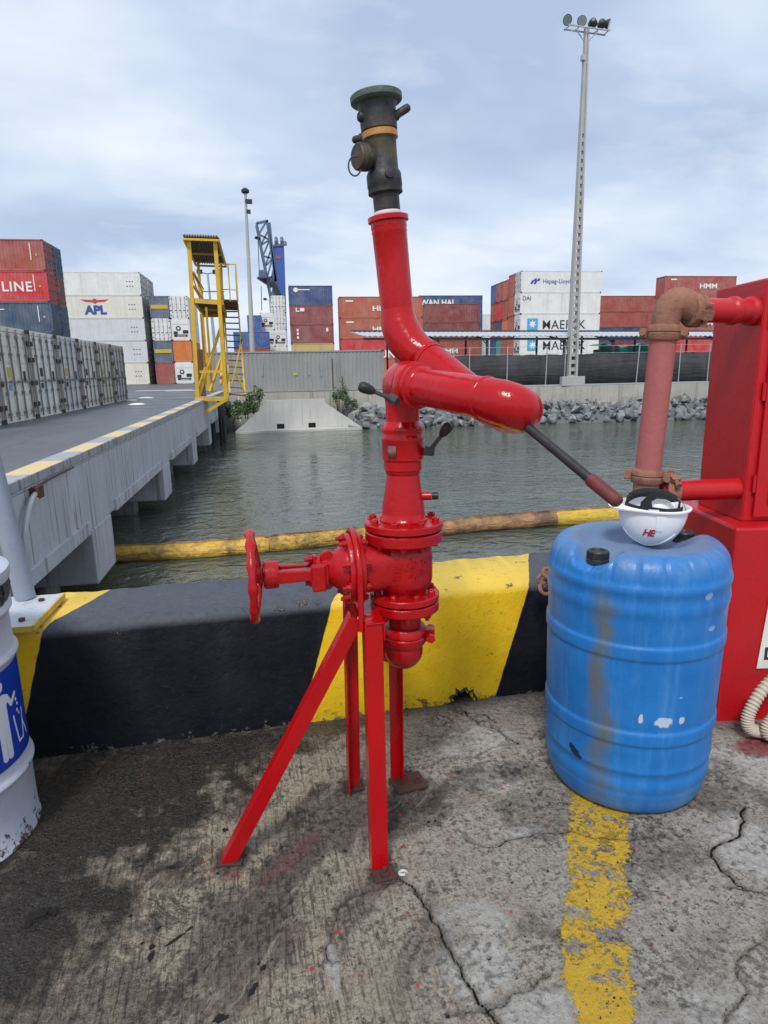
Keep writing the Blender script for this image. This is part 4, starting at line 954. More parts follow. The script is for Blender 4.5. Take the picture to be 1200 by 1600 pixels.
# mid stacks
A_ = stackcol('blue topped stack right of the crane', 94, 451, 0, ['navy blue', 'maroon', 'maroon', 'yellow', 'maroon'], L20, 2.6)
mb = MB(); mb.lathe([(0.32, 0), (0.32, 0.01)], (0.95, 0.008, 2.02), (0, -1, 0), 9); mb.box(1.2, 2.9, -0.006, 0.008, 1.98, 2.12); mb.obj('logo', M['cont_logo'], A_[0], smooth=0)
mb = MB(); mb.box(0.85, 1.0, -.008, .008, 1.7, 2.25); mb.box(1.0, 1.35, -.008, .008, 1.7, 1.85); mb.box(1.45, 2.05, -.008, .008, 1.75, 2.2); mb.obj('logo', M['cont_logo'], A_[1], smooth=0)
mb = MB()
for z_ in (0.65, 1.15, 1.65): mb.box(0.85, 1.12, -.008, .008, z_, z_+0.34)
mb.box(5.0, 5.3, -.008, .008, 1.6, 2.1); mb.obj('logo', M['cont_logo'], A_[2], smooth=0)
B_ = stackcol('rust orange stack behind the monitor barrel', 95, 530, 0, ['rust orange', 'rust orange', 'bright red', 'rust orange'], L40, 2.92, group='containers stacked in the far yard')
for t in B_[:2]:
    hmm_logo(t, lx(t, 598), 1.35, 0.8); mb = MB(); mb.box(0.9, 2.0, -.008, .008, 2.2, 2.4); mb.obj('markings', M['cont_logo'], t, smooth=0)
lettering('HYUNDAI', 1.5, M['cont_logo'], B_[2], (lx(B_[2], 571), 0.010, 0.62), (PI/2, 0, 0), 0.008, 0.03, align='LEFT', spacing=1.08)
C_ = stackcol('maroon stack right of the monitor barrel', 106, 665, 0, ['maroon', 'maroon', 'brick red', 'maroon'], L40*0.75, 2.95)
hmm_logo(C_[2], lx(C_[2], 701), 1.3, 0.85)
W_s = stackcol('navy stack rising behind the maroon one', 120, 655, 0, ['navy blue', 'navy blue', 'maroon', 'maroon', 'maroon'], L40, 2.93)
front_text(W_s[0], 'WAN HAI', 1.45, lx(W_s[0], 683), 1.6, bold=0.05)
stackcol('white stack behind the maroon one', 126, 728, 0, ['white', 'white', 'white', 'white'], L20, 2.93, flat=True)
# right big stack: white front, coloured rows behind
E_ = stackcol('white lettered stack by the concrete mast', 89, 815, 0, [('white', 'doors'), ('white', 'reefer'), ('white', 'reefer'), ('white', 'reefer'), ('white', 'reefer')], L40, 2.93, flat=True)
t = E_[0]; front_text(t, 'Hapag-Lloyd', 0.85, lx(t, 870), 1.5, 'logo_blue', 0.004)
mb = MB()
for dx_ in (0, 0.5):
    mb.prism([(3.0+dx_, 0, 1.15), (3.3+dx_, 0, 1.15), (3.55+dx_, 0, 1.55), (3.85+dx_, 0, 1.55), (4.0+dx_, 0, 1.9), (3.7+dx_, 0, 1.9), (3.5+dx_, 0, 1.65), (3.25+dx_, 0, 1.65)], (0, -0.012, 0))
mb.obj('logo', M['logo_blue'], t, smooth=0, loc=(lx(t, 838)-3.9, 0, 0))
front_text(E_[1], 'DAI', 0.8, lx(E_[1], 823), 2.1, 'logo_dark', 0.0)
for t in E_[2:4]:
    star_logo(t, lx(t, 832), 1.5, 0.8); front_text(t, 'MAERSK', 1.75, lx(t, 881), 1.35, 'logo_dark', 0.008, spacing=1.06)
rows = [['brick red', 'rust orange', 'rust orange', 'rust orange', 'brick red'], ['rust orange', 'brick red', 'orange', 'brick red', 'maroon'],
        ['brick red', 'bright red', 'navy blue', 'teal', 'brick red'], ['blue', 'brick red', 'maroon', 'navy blue', 'maroon']]
for j, cs in enumerate(rows):
    stackcol('%s row behind the white lettered stack' % ['first', 'second', 'third', 'rearmost'][j], 89, 815, 0, cs, L40, 2.93 if j == 0 else 2.84, dy=2.75*(j+1))
F_ = stackcol('maroon stack right of the concrete mast', 104, 930, 0, ['brick red', 'brick red', 'navy blue', 'bright red', 'maroon'], L40, 2.6)
G_ = stackcol('red lettered stack behind the rusty elbow', 92, 1040, 0, ['brick red', 'rust orange', 'brick red', 'bright red', 'bright red'], L40, 2.93)
hmm_logo(G_[0], lx(G_[0], 1107), 1.5, 0.8); hmm_logo(G_[2], lx(G_[2], 1100), 1.8, 0.8)
mb = MB(); mb.box(1.0, 2.0, -.008, .008, 2.3, 2.5); mb.obj('markings', M['cont_logo'], G_[0], smooth=0)
stackcol('pale far stack left of the rusty elbow', 125, 1015, 0, ['cream', 'white', 'white', 'white'], L20, 2.93, flat=True)
stackcol('far right stack hidden beside the red cabinet', 92, 1175, 0, ['brick red', 'maroon', 'brick red', 'maroon'], L40, 2.93)

# grey container used as a fence on the quay
Yf = 45.95; xf = xat(305, Yf, 1.5)
t = container('long weathered grey container with patched side on the far quay', 'worn grey', 12.9, 2.75, (xf, Yf+0.1, 0.09), BZ*0.9, None, False, 'old containers on the quay edge')
def patchmat():
    a = Mat('patch_paint', 0.7); f = a.noise(4, 6, 0.7); a.set('Base Color', a.mix(a.rng(f, 0.35, 0.7), (0.30, 0.34, 0.37), (0.24, 0.25, 0.24))); return a.m
PM = patchmat(); mb = MB()
for (xa_, xb_, za_, zb_, mt_) in ((4.40, 4.52, 1.1, 2.0, PM), (7.6, 7.72, 1.1, 2.0, PM), (8.44, 8.56, 1.0, 1.9, PM), (6.55, 6.85, 1.12, 1.3, M['logo_yellow'])):
    mb = MB(); mb.box(xa_, xb_, -0.004, 0.028, za_, zb_); mb.obj('patch', mt_, t, smooth=0)
mb = MB(); mb.box(9.25, 9.30, -0.03, 0.0, 0.1, 2.2); mb.obj('rust_bar', M['rust'], t, smooth=0)

# ================================================================ shed, fence, masts
sx0 = xat(568, 44.5, 3.8); 
sh = thing('open_shed', 'long open shed with pale corrugated roof behind the quay fence', 'shed', (0, 0, 0))
mb = MB(); P_ = []
nx = 420
x1_ = 48.0
top = []; 
for i in range(nx):
    x_ = sx0 + (x1_-sx0)*i/(nx-1); zc = 0.035*math.sin(i*PI*0.5+0.4)
    top.append([(x_, bank(x_)+0.2, 3.72+zc-(x_-sx0)*0.012), (x_, bank(x_)+5.4, 4.28+zc-(x_-sx0)*0.012)])
mb.grid(top); o = mb.obj('roof', M['roof_sheet'], sh, smooth=0, fix=False); sd = o.modifiers.new('s', 'SOLIDIFY'); sd.thickness = 0.03
mb = MB(); mb.bar((sx0, bank(sx0)+0.4, 3.55), (x1_, bank(x1_)+0.4, 3.55-(x1_-sx0)*0.012), 0.08, 0.16); mb.bar((sx0, bank(sx0)+5.2, 4.35), (x1_, bank(x1_)+5.2, 4.35-(x1_-sx0)*0.012), 0.08, 0.16); mb.obj('beam', M['steel_dark'], sh, smooth=0)
for px in (622, 676, 748, 859, 928, 1008, 1085, 1150):
    x_ = xat(px, 45.7, 2.5); mb = MB(); mb.box(x_-0.08, x_+0.08, bank(x_)+0.5, bank(x_)+0.66, 0.05, 3.5-(x_-sx0)*0.012); mb.obj('column', M['steel_dark'], sh, smooth=0); mb = MB(); mb.box(x_-0.06, x_+0.06, bank(x_)+5.0, bank(x_)+5.12, 0.05, 4.25-(x_-sx0)*0.012); mb.obj('column', M['steel_dark'], sh, smooth=0)
    mb = MB(); mb.bar((x_, bank(x_)+0.5, 3.0), (x_, bank(x_)+2.2, 3.75), 0.06); mb.bar((x_, bank(x_)+0.6, 3.45-(x_-sx0)*0.012), (x_, bank(x_)+5.1, 4.2-(x_-sx0)*0.012), 0.06, 0.1); mb.obj('brace', M['steel_dark'], sh, smooth=0)
# black shade-net fence
fx0 = xat(612, 45.5, 1.0)
fn = thing('net_fence', 'black netting fence with pale posts on top of the far quay wall', 'fence', (0, 0, 0))
mb = MB(); P_ = []
r_ = random.Random(2)
for i in range(200):
    x_ = fx0+(40-fx0)*i/199; P_.append([(x_, bank(x_)+0.30+0.03*math.sin(i*.7), 0.15), (x_, bank(x_)+0.30+0.04*math.sin(i*.9), 1.3), (x_, bank(x_)+0.30, 2.30+0.02*math.sin(i*0.6)+r_.uniform(-.01, .01))])
mb.grid(P_); o = mb.obj('netting', M['net'], fn, smooth=60, fix=False); sd = o.modifiers.new('s', 'SOLIDIFY'); sd.thickness = 0.01
mb = MB()
for z_ in (2.85, 2.36): mb.bar((fx0, bank(fx0)+0.26, z_), (40, bank(40)+0.26, z_), 0.025)
mb.bar((fx0, bank(fx0)+0.22, 0.15), (40, bank(40)+0.22, 0.15), 0.05, 0.1); mb.obj('rail', M['galv'], fn, smooth=0)
for px, tilt in ((622, 0), (700, 0), (723, 0), (778, 0), (834, 0.05), (861, 0), (963, 0.12), (1022, 0), (1062, 0), (1086, 0.1), (1105, -.1), (1165, 0)):
    x_ = xat(px, 45.2, 1.2); mb = MB(); mb.bar((x_, bank(x_)+0.2, 0.08), (x_+tilt, bank(x_)+0.2, 2.9), 0.06); mb.obj('post', M['galv'], fn, smooth=0)
# streaks of rust below some posts are part of the wall material; green tarp inside the shed
t = MB(); P_ = []
xa, xb = xat(930, 48.5, 2.3), xat(1006, 48.5, 2.3)
for i in range(30):
    f = i/29; x_ = xa+(xb-xa)*f; P_.append([(x_, 47.5, 1.6), (x_, 47.6, 2.0), (x_, 48.0, 3.0+0.14*math.sin(f*9)+0.08*math.sin(f*23)), (x_, 49.5, 3.1+0.1*math.sin(f*7))])
t.grid(P_); o = t.obj('tarpaulin', M['green_tarp'], smooth=60, fix=False); sd = o.modifiers.new('s', 'SOLIDIFY'); sd.thickness = 0.02; tag(o, 'green tarpaulin bundled over goods under the shed roof', 'tarpaulin')
# goods under shed for the tarp to lie on
mb = MB(); mb.box(xa+0.3, xb-0.3, 48.2, 49.4, 0.06, 2.75); o = mb.obj('pallet_stack', M['steel_dark'], smooth=0, bevel=0.05); tag(o, 'dark stack of goods under the green tarpaulin', 'goods')
# pink board
x_ = xat(1111, 44.9, 1.5); t = thing('notice_board', 'small faded pink board on thin red legs behind the net fence', 'board', (x_, bank(x_)+0.1, 0.08))
mb = MB(); mb.box(-0.35, 0.35, 0, 0.04, 0.75, 1.55); mb.obj('panel', M['metal_white'], t, smooth=0, bevel=0.01).active_material = M['red_old']
for dx_ in (-0.32, 0.32): mb = MB(); mb.box(dx_-0.03, dx_+0.03, 0.045, 0.09, 0.0, 1.6); mb.obj('leg', M['red_flat'], t, smooth=0)

def floodlight(parent, c, d, s_=1.0):
    h = MB(); d = Vector(d).normalized(); h.lathe([(0.12*s_, 0), (0.22*s_, 0.06*s_), (0.36*s_, 0.34*s_), (0.38*s_, 0.42*s_)], Vector(c)-d*0.3*s_, d, 16); o = h.obj('floodlight', M['lamp_black'], parent)
    g = MB(); g.lathe([(0.33*s_, 0), (0.33*s_, 0.012)], Vector(c)+d*0.125*s_, d, 16); g.obj('lens', M['lamp_glass'], o)
# big concrete mast
Pm = ony(893, 590, 46.2); base = Vector((Pm.x, bank(xat(893, 43.0, 0.9))+0.26, 0.08)); base.x = xat(893, base.y, 0.9); ztop = ony(917, 44, base.y).z; xtop = xat(917, base.y, ztop)
t = thing('floodlight_mast', 'tall pale concrete mast with ladder holes and five floodlights', 'light mast', base)
mb = MB(); H_ = ztop-0.08; dx_ = xtop-base.x
for s1, s2 in ((-1, -1), (1, 1)):
    a0, a1 = s1*0.36, s1*0.14
    x0a, x0b = (a0, a0+0.16) if s1 < 0 else (a0-0.16, a0); x1a, x1b = (a1, a1+0.10) if s1 < 0 else (a1-0.10, a1)
    mb.add([(x0a, -0.26, 0), (x0b, -0.26, 0), (x0b, 0.26, 0), (x0a, 0.26, 0), (dx_+x1a, -0.13, H_), (dx_+x1b, -0.13, H_), (dx_+x1b, 0.13, H_), (dx_+x1a, 0.13, H_)], [(0, 1, 5, 4), (1, 2, 6, 5), (2, 3, 7, 6), (3, 0, 4, 7), (4, 5, 6, 7), (3, 2, 1, 0)])
n_ = 44
for i in range(n_):
    f0 = i/n_; z0 = 0.0+H_*f0; full = i > n_*0.72
    z1 = z0 + H_/n_*(1.0 if full else 0.50); f1 = z1/H_
    wa, wb = 0.205-0.165*f0, 0.205-0.165*f1
    mb.add([(dx_*f0-wa, -0.13+0.06*f0, z0), (dx_*f0+wa, -0.13+0.06*f0, z0), (dx_*f0+wa, 0.13-0.06*f0, z0), (dx_*f0-wa, 0.13-.06*f0, z0), (dx_*f1-wb, -0.13+.06*f1, z1), (dx_*f1+wb, -.13+.06*f1, z1), (dx_*f1+wb, .13-.06*f1, z1), (dx_*f1-wb, .13-.06*f1, z1)],
           [(0, 1, 5, 4), (1, 2, 6, 5), (2, 3, 7, 6), (3, 0, 4, 7), (4, 5, 6, 7), (3, 2, 1, 0)])
mb.obj('mast', M['pole_conc'], t, smooth=0)
mb = MB(); mb.box(-0.85, 0.95, -0.28, 0.24, 0.003, 0.66); mb.obj('plinth', M['pole_conc'], t, smooth=0, bevel=0.03)
mb = MB(); mb.bar((dx_-1.45, -0.3, H_-0.05), (dx_+1.5, -0.3, H_-0.15), 0.07); mb.bar((dx_-1.45, 0.3, H_-0.05), (dx_+1.5, 0.3, H_-0.15), 0.07)
for k in (-1.4, -0.7, 0.7, 1.45): mb.bar((dx_+k, -0.33, H_-0.1), (dx_+k, 0.33, H_-0.1), 0.05)
mb.bar((dx_, 0, H_-0.9), (dx_-0.8, 0, H_-0.1), 0.05); mb.bar((dx_, 0, H_-0.9), (dx_+0.8, 0, H_-0.1), 0.05); mb.obj('cross_arm', M['galv'], t, smooth=0)
for k, d in ((-1.4, (-0.8, -0.6, -0.3)), (-0.45, (-0.25, -1, -0.15)), (0.35, (0.4, 0.9, -0.3)), (1.0, (0.6, 0.8, -0.35)), (1.4, (0.75, -0.5, -0.3))):
    floodlight(t, (dx_+k, -0.1, H_+0.30), d, 0.82)
mb = MB(); mb.box(dx_-0.32, dx_-0.1, -0.2, 0.1, H_-1.9, H_-1.6); mb.obj('junction_box', M['galv'], t, smooth=0)
mb = MB(); mb.box(-0.95, -0.55, -0.95, -0.93, 0.0, 0.65)
# thin post with cameras
Yp = 52.0; bp = Vector((xat(397, Yp, 1.0), Yp, 0.06)); zt_ = ony(383, 296, Yp).z; xt_ = xat(383, Yp, zt_)
t = thing('camera_post', 'slender tapering concrete post with small lamps at its tip right of the yellow tower', 'post', bp)
mb = MB(); mb.tube([(0, 0, 0), (0, 0, 2.6), (0.0, 0, 2.62), (0, 0, 3.6), ((xt_-bp.x)*0.35, 0, (zt_)*0.42), (xt_-bp.x, 0, zt_-0.3)], [.36, .32, .22, .19, .17, .09], 12); mb.obj('pole', M['pole_conc'], t, smooth=40)
mb = MB(); mb.lathe([(.15, 0), (.3, .1), (.3, .25), (.1, .4)], (xt_-bp.x, 0, zt_-0.35), (0, 0, 1), 12); mb.obj('lamp', M['lamp_black'], t)
mb = MB(); mb.box(xt_-bp.x-0.05, xt_-bp.x+0.45, -0.2, 0.2, zt_-1.0, zt_-0.75); mb.obj('camera_head', M['lamp_black'], t, smooth=0); mb = MB(); mb.box(xt_-bp.x, xt_-bp.x+0.3, -0.12, 0.12, zt_-1.7, zt_-1.45); mb.obj('camera_head', M['lamp_black'], t, smooth=0)
# distant lamp posts
for px, pyt, pyb, Yq, lb in ((324, 424, 560, 100, 'distant grey lamp post seen through the yellow tower'), (421, 467, 500, 170, 'tiny far twin lamp post below the crane boom')):
    zt_ = ony(px, pyt, Yq).z; x_ = xat(px, Yq, zt_); t = thing('lamp_post', lb, 'lamp post', (x_, Yq, 0.06))
    mb = MB(); mb.tube([(0.4, 0, 0), (0, 0, zt_-0.3)], [0.28, 0.14], 8); mb.obj('pole', M['galv'], t)
    for s1 in (-1, 1):
        mb = MB(); mb.bar((0, 0, zt_-0.4), (s1*1.0, 0, zt_-0.2), 0.1); mb.box(s1*1.1-0.4, s1*1.1+0.4, -0.25, 0.25, zt_-0.4, zt_+0.15); mb.obj('lamp_head', M['lamp_black'], t, smooth=0)

# ---- yellow stair tower
t = thing('stair_tower', 'yellow steel stair tower with flat roof at the bridge end', 'tower', (0, 0, 0))
Yn, Yk = 31.0, 36.6
def tw(px, py, Y_): p = ony(px, py, Y_); return Vector(p)
fl = [(tw(309, 624, Yn), tw(295, 376, Yn)), (tw(353, 622, Yn), tw(336, 376, Yn))]
bk = [(tw(326, 610, Yk), tw(309, 405, Yk)), (tw(352, 608, Yk), tw(345, 405, Yk))]
def post(a, b, w_=0.13, mt='tower_yellow', nm='post'): mb = MB(); mb.bar(a, b, w_); mb.obj(nm, M[mt], t, smooth=0)
for (a, b) in fl: post(Vector((a.x*0.5+b.x*0.5, Yn, a.z)) if False else a, b, 0.17)
for (a, b) in bk: post(a, b, 0.14)
rf = [tw(287, 369, Yn-0.3), tw(341, 371, Yn-0.3), tw(353, 413, Yk+0.6), tw(306, 411, Yk+0.6)]
mb = MB(); P_ = []
for i in range(40):
    f = i/39; a = rf[0].lerp(rf[1], f); b = rf[3].lerp(rf[2], f); o_ = Vector((0, 0, 0.05*math.sin(i*PI*0.66))); P_.append([a+o_, b+o_])
mb.grid(P_); o = mb.obj('roof', M['tower_roof'], t, smooth=0, fix=False); sd = o.modifiers.new('s', 'SOLIDIFY'); sd.thickness = 0.06
mb = MB()
for i in range(4): mb.bar(rf[i]-Vector((0, 0, .12)), rf[(i+1) % 4]-Vector((0, 0, .12)), 0.09)
mb.bar(rf[0].lerp(rf[3], .5)-Vector((0, 0, .12)), rf[1].lerp(rf[2], .5)-Vector((0, 0, .12)), 0.07); mb.obj('roof_beam', M['tower_yellow'], t, smooth=0)
pf = [tw(304, 468, Yn), tw(347, 471, Yn), tw(353, 491, Yk), tw(319, 491, Yk)]
zpf = pf[0].z
mb = MB(); mb.prism(pf, (0, 0, 0.06)); mb.obj('platform', M['tower_rust'], t, smooth=0)
mb = MB()
for i in range(4): mb.bar(pf[i]-Vector((0, 0, .05)), pf[(i+1) % 4]-Vector((0, 0, .05)), 0.11, 0.2)
mb.bar(pf[0].lerp(pf[3], .5)-Vector((0, 0, .08)), pf[1].lerp(pf[2], .5)-Vector((0, 0, .08)), 0.09); mb.obj('platform_beam', M['tower_yellow'], t, smooth=0)
mb = MB()
for f in (0.55, 1.15): 
    up_ = Vector((0, 0, f)); mb.bar(pf[0]+up_, pf[3]+up_, 0.055); mb.bar(pf[3]+up_, pf[2]+up_, 0.055)
for f in (0.5, 1.0): p = pf[0].lerp(pf[3], f); mb.bar(p, p+Vector((0, 0, 1.15)), 0.05)
mb.bar(pf[0]+Vector((0, 0, 1.0)), pf[3]+Vector((0, 0, 0.1)), 0.05); mb.obj('railing', M['tower_yellow'], t, smooth=0)
# landing at the right and its railing
l0, l1 = tw(348, 470, Yn+0.6), tw(372, 471, Yn+0.6); l2, l3 = Vector((l1.x, Yk-0.4, l1.z)), Vector((l0.x, Yk-0.4, l0.z))
mb = MB(); mb.prism([l0, l1, l2, l3], (0, 0, 0.07)); mb.obj('landing', M['tower_rust'], t, smooth=0)
mb = MB()
for z_ in (0.5, 0.95, 1.6):
    u_ = Vector((0, 0, z_)); mb.bar(l0+u_, l1+u_, 0.045) if z_ > 1.2 or z_ < 0.6 else None; mb.bar(l1+u_, l2+u_, 0.045)
for p in (l0, l1, l2, l0.lerp(l1, .5)): mb.bar(p, p+Vector((0, 0, 1.6)), 0.055)
mb.obj('railing', M['tower_yellow'], t, smooth=0)
# stairs going down toward the camera side
s_top = tw(350, 478, Yk-1.0); s_bot = tw(359, 616, Yn-0.4); w1 = tw(372, 478, Yk-1.0)-s_top; w2 = tw(383, 618, Yn-0.4)-s_bot
mb = MB()
for i in range(15):
    f = i/14; a = s_top.lerp(s_bot, f); b = a+w1.lerp(w2, f); mb.bar(a, b, 0.26, 0.05)
mb.obj('treads', M['tower_rust'], t, smooth=0)
mb = MB(); mb.bar(s_top, s_bot, 0.07, 0.2); mb.bar(s_top+w1, s_bot+w2, 0.07, 0.2); mb.obj('stringer', M['tower_yellow'], t, smooth=0)
mb = MB(); u_ = Vector((0, 0, 0.9)); mb.bar(s_bot+w2*0.5+u_*1.1+Vector((0, -.2, 0)), s_bot+w2+Vector((0, 0, 0.1)), 0.06); mb.bar(tw(378, 530, Yn), tw(362, 600, Yn), 0.06); mb.bar(tw(378, 530, Yn), tw(376, 545, Yn), 0.06)
mb.bar(tw(342, 420, Yn+.5), tw(349, 470, Yn+.5), 0.12); mb.bar(tw(302, 425, Yn), tw(318, 452, Yk), .06); mb.bar(tw(303, 447, Yn), tw(318, 468, Yk), .06); mb.obj('handrail', M['tower_yellow'], t, smooth=0)
mb = MB()
for a, b in (((311, 618), (347, 505)), ((328, 612), (350, 545)), ((345, 505), (355, 600)), ((307, 617), (326, 560)), ((345, 600), (350, 520)), ((322, 480), (332, 612)), ((314, 490), (322, 600))): mb.bar(tw(*a, Yn+0.1), tw(*b, Yn+1.4), 0.10)
mb.bar(tw(312, 581, Yn), tw(350, 580, Yn), 0.12); mb.bar(tw(357, 615, Yn), tw(383, 619, Yn), 0.1); mb.obj('brace', M['tower_yellow'], t, smooth=0)
b0 = [tw(306, 624, Yn-0.2), tw(354, 624, Yn-0.2)]; b1 = [Vector((p.x, Yn+1.8, p.z)) for p in b0]
mb = MB(); mb.bar(b0[0], b0[1], 0.15); mb.bar(b1[0], b1[1], 0.12); mb.bar(b0[0], b1[0], 0.12); mb.bar(b0[1], b1[1], 0.12)
mb.bar(b0[1], tw(318, 646, Yn-0.2), 0.14); mb.bar(tw(312, 624, Yn-.2), tw(315, 648, Yn-.2), 0.14); mb.obj('base_frame', M['tower_yellow'], t, smooth=0)
mb = MB(); mb.prism([b0[0]+Vector((.1, .1, .03)), b0[1]+Vector((-.1, .1, .03)), b1[1]+Vector((-.1, -.1, .03)), b1[0]+Vector((.1, -.1, .03))], (0, 0, 0.04)); mb.obj('base_deck', M['galv'], t, smooth=0)
mb = MB(); a = tw(305, 546, Yn+3); mb.box(a.x, a.x+0.35, Yn+3, Yn+3.1, 0.3, a.z); mb.obj('rusty_panel', M['tower_rust'], t, smooth=0)
# dark fender piles beside the bridge end
for px in (332, 345, 349):
    x_ = xat(px, 36.5, -1); mb = MB(); mb.cyl((x_, 36.5, -4), (x_, 36.5, 0.1), 0.13, 12); tag(mb.obj('fender_pile', M['lamp_black']), {332: 'dark pile nearest the bridge face under the tower', 345: 'dark pile under the right side of the tower', 349: 'rightmost dark pile below the stair tower'}[px], 'pile', 'piles under the stair tower')

# ---- harbour crane
Yc = 170.0
def cr_(px, py, dy=0): return ony(px, py, Yc+dy)
t = thing('harbour_crane', 'blue harbour crane with grey lattice boom above the far containers', 'crane', (cr_(440, 560).x, Yc, 0.28)); t.location = (0, 0, 0)
mb = MB(); a, b, c_, d_ = cr_(428, 560), cr_(450, 560), cr_(444, 386), cr_(427, 382)
mb.prism([a, b, c_, d_], (0, 3.2, 0)); mb.obj('tower', M['crane_blue'], t, smooth=0, bevel=0.2)
mb = MB()
for (p, q_) in (((401, 349), (427, 482)), ((417, 345), (434, 462)), ((421, 348), (431, 440)), ((401, 349), (419, 345)), ((398, 371), (407, 374)), ((399, 371), (403, 372))): mb.bar(cr_(*p), cr_(*q_), 0.55)
n_ = 8
for k in range(n_):
    f0, f1 = k/n_, (k+1)/n_; P1 = cr_(401, 349).lerp(cr_(427, 482), f0); P2 = cr_(417, 345).lerp(cr_(434, 462), f0); P3 = cr_(401, 349).lerp(cr_(427, 482), f1); P4 = cr_(417, 345).lerp(cr_(434, 462), f1)
    mb.bar(P1, P4 if k % 2 else P2, 0.4); mb.bar(P2, P3, 0.4); mb.bar(P1+Vector((0, 3, 0)), P3+Vector((0, 3, 0)), 0.5); mb.bar(P1, P1+Vector((0, 3, 0)), 0.3)
mb.obj('lattice_boom', M['crane_grey'], t, smooth=0)
mb = MB(); a = cr_(404, 423); b = cr_(417, 437); mb.box(a.x, b.x, Yc-2, Yc+2, b.z, a.z); mb.obj('cabin', M['crane_grey'], t, smooth=0, bevel=0.3)
mb = MB(); a = cr_(410, 436); b = cr_(432, 447); mb.prism([cr_(402, 433), cr_(425, 448), cr_(428, 436), cr_(412, 428)], (0, 3, 0)); mb.bar(cr_(425, 440), cr_(436, 462), 1.2); mb.obj('machinery', M['lamp_black'], t, smooth=0)
for px in (430, 439):
    mb = MB(); c_ = cr_(px, 378); mb.lathe([(0.5, 0), (1.35, 0.1), (1.35, 0.6), (0.5, 0.7)], c_+Vector((0.0, 1.0, 0.0)), (1, -0.25, 0), 18); mb.obj('sheave', M['crane_grey'], t)
mb = MB(); mb.bar(cr_(427, 384), cr_(447, 382), 0.5); mb.bar(cr_(440, 378), cr_(447, 378), 0.3); mb.bar(cr_(447, 378), cr_(447, 384), 0.3); mb.obj('platform', M['crane_grey'], t, smooth=0)
mb = MB(); mb.bar(cr_(403, 373), cr_(405, 425), 0.18); mb.bar(cr_(408, 447), cr_(409, 485), 0.18); mb.obj('cable', M['lamp_black'], t, smooth=0)
mb = MB(); p = cr_(435, 402); mb.box(p.x-0.7, p.x+0.7, Yc-0.08, Yc-0.02, p.z-0.3, p.z+0.3); mb.obj('badge', M['red_old'], t, smooth=0)

# ================================================================ NEAR OBJECTS
# ---- barrier
def boolcut(o, cutter):
    md = o.modifiers.new('b', 'BOOLEAN'); md.operation = 'DIFFERENCE'; md.object = cutter; md.solver = 'EXACT'
    dg = bpy.context.evaluated_depsgraph_get(); dg.update(); me = bpy.data.meshes.new_from_object(o.evaluated_get(dg)); o.modifiers.remove(md); old = o.data; o.data = me; bpy.data.objects.remove(cutter)
YB = 2.545
mb = MB(); prof = [(YB, -0.03), (YB+0.004, 0.505), (YB+0.012, 0.525), (YB+0.045, 0.548), (YB+0.40, 0.555), (YB+0.415, 0.54), (YB+0.415, -0.03)]
xs_ = np.concatenate([[-12], np.linspace(-3.2, 2.6, 240), [12]])
r_ = random.Random(9); P_ = []
def wob(x, k): return 0.0025*math.sin(x*13+k)+0.002*math.sin(x*31+k*2)+0.0012*math.sin(x*77+k*3)
for x_ in xs_: P_.append([(x_, p[0]+wob(x_, i), p[1]+wob(x_, i+9)*(1 if p[1] > 0.1 else 0)) for i, p in enumerate(prof)])
for row in P_: row.append(row[0])
mb.grid(P_)
n0 = len(prof)
mb.add(P_[0][:n0], [tuple(range(n0))]); mb.add(P_[-1][:n0], [tuple(range(n0))])
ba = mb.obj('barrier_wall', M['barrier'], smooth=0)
bm = bmesh.new(); bm.from_mesh(ba.data); bmesh.ops.remove_doubles(bm, verts=bm.verts[:], dist=1e-5); bmesh.ops.recalc_face_normals(bm, faces=bm.faces[:]); bm.to_mesh(ba.data); bm.free()
cut = MB(); dhx = onz(722, 1095, 0).x; cut.prism([(dhx+(0.052+0.008*math.sin(k*2.3))*math.cos(PI*k/14+0.001), YB-0.1, (0.052+0.008*math.sin(k*2.3))*math.sin(PI*k/14)+0.002) for k in range(15)]+[(dhx-0.05, YB-0.1, -0.02), (dhx+0.05, YB-0.1, -0.02)], (0, 0.42, 0)); cut = cut.obj('cutter', M['lamp_black'], smooth=0)
boolcut(ba, cut); ba.data.polygons.foreach_set('use_smooth', [True]*len(ba.data.polygons)); ba.data.set_sharp_from_angle(angle=R(50))
tag(ba, 'low concrete barrier painted in slanted black and yellow bands', 'barrier')
dh = onz(722, 1095, 0)
# drain hole: ragged dark mouth at the barrier foot
mb = MB(); P_ = []
for k in range(15):
    an = PI*k/14; rr = 0.062+0.008*math.sin(k*2.3)
    P_.append((rr*math.cos(an), rr*math.sin(an)))
t = thing('drain_hole', 'dark ragged drain hole at the foot of the yellow band', 'drain', (dh.x, YB, 0.0))
g = MB(); ring = []
for k in range(15):
    x_, z_ = P_[k]; e_ = 1+0.12*math.sin(k*3.7); ring.append([(x_*1.12*e_, -0.004, z_*1.12*e_), (x_*0.98, -0.010, z_*0.98), (x_*0.86, 0.02, z_*0.86)])
g.grid(ring); g.obj('rim', M['clod'], t, smooth=40, fix=False)

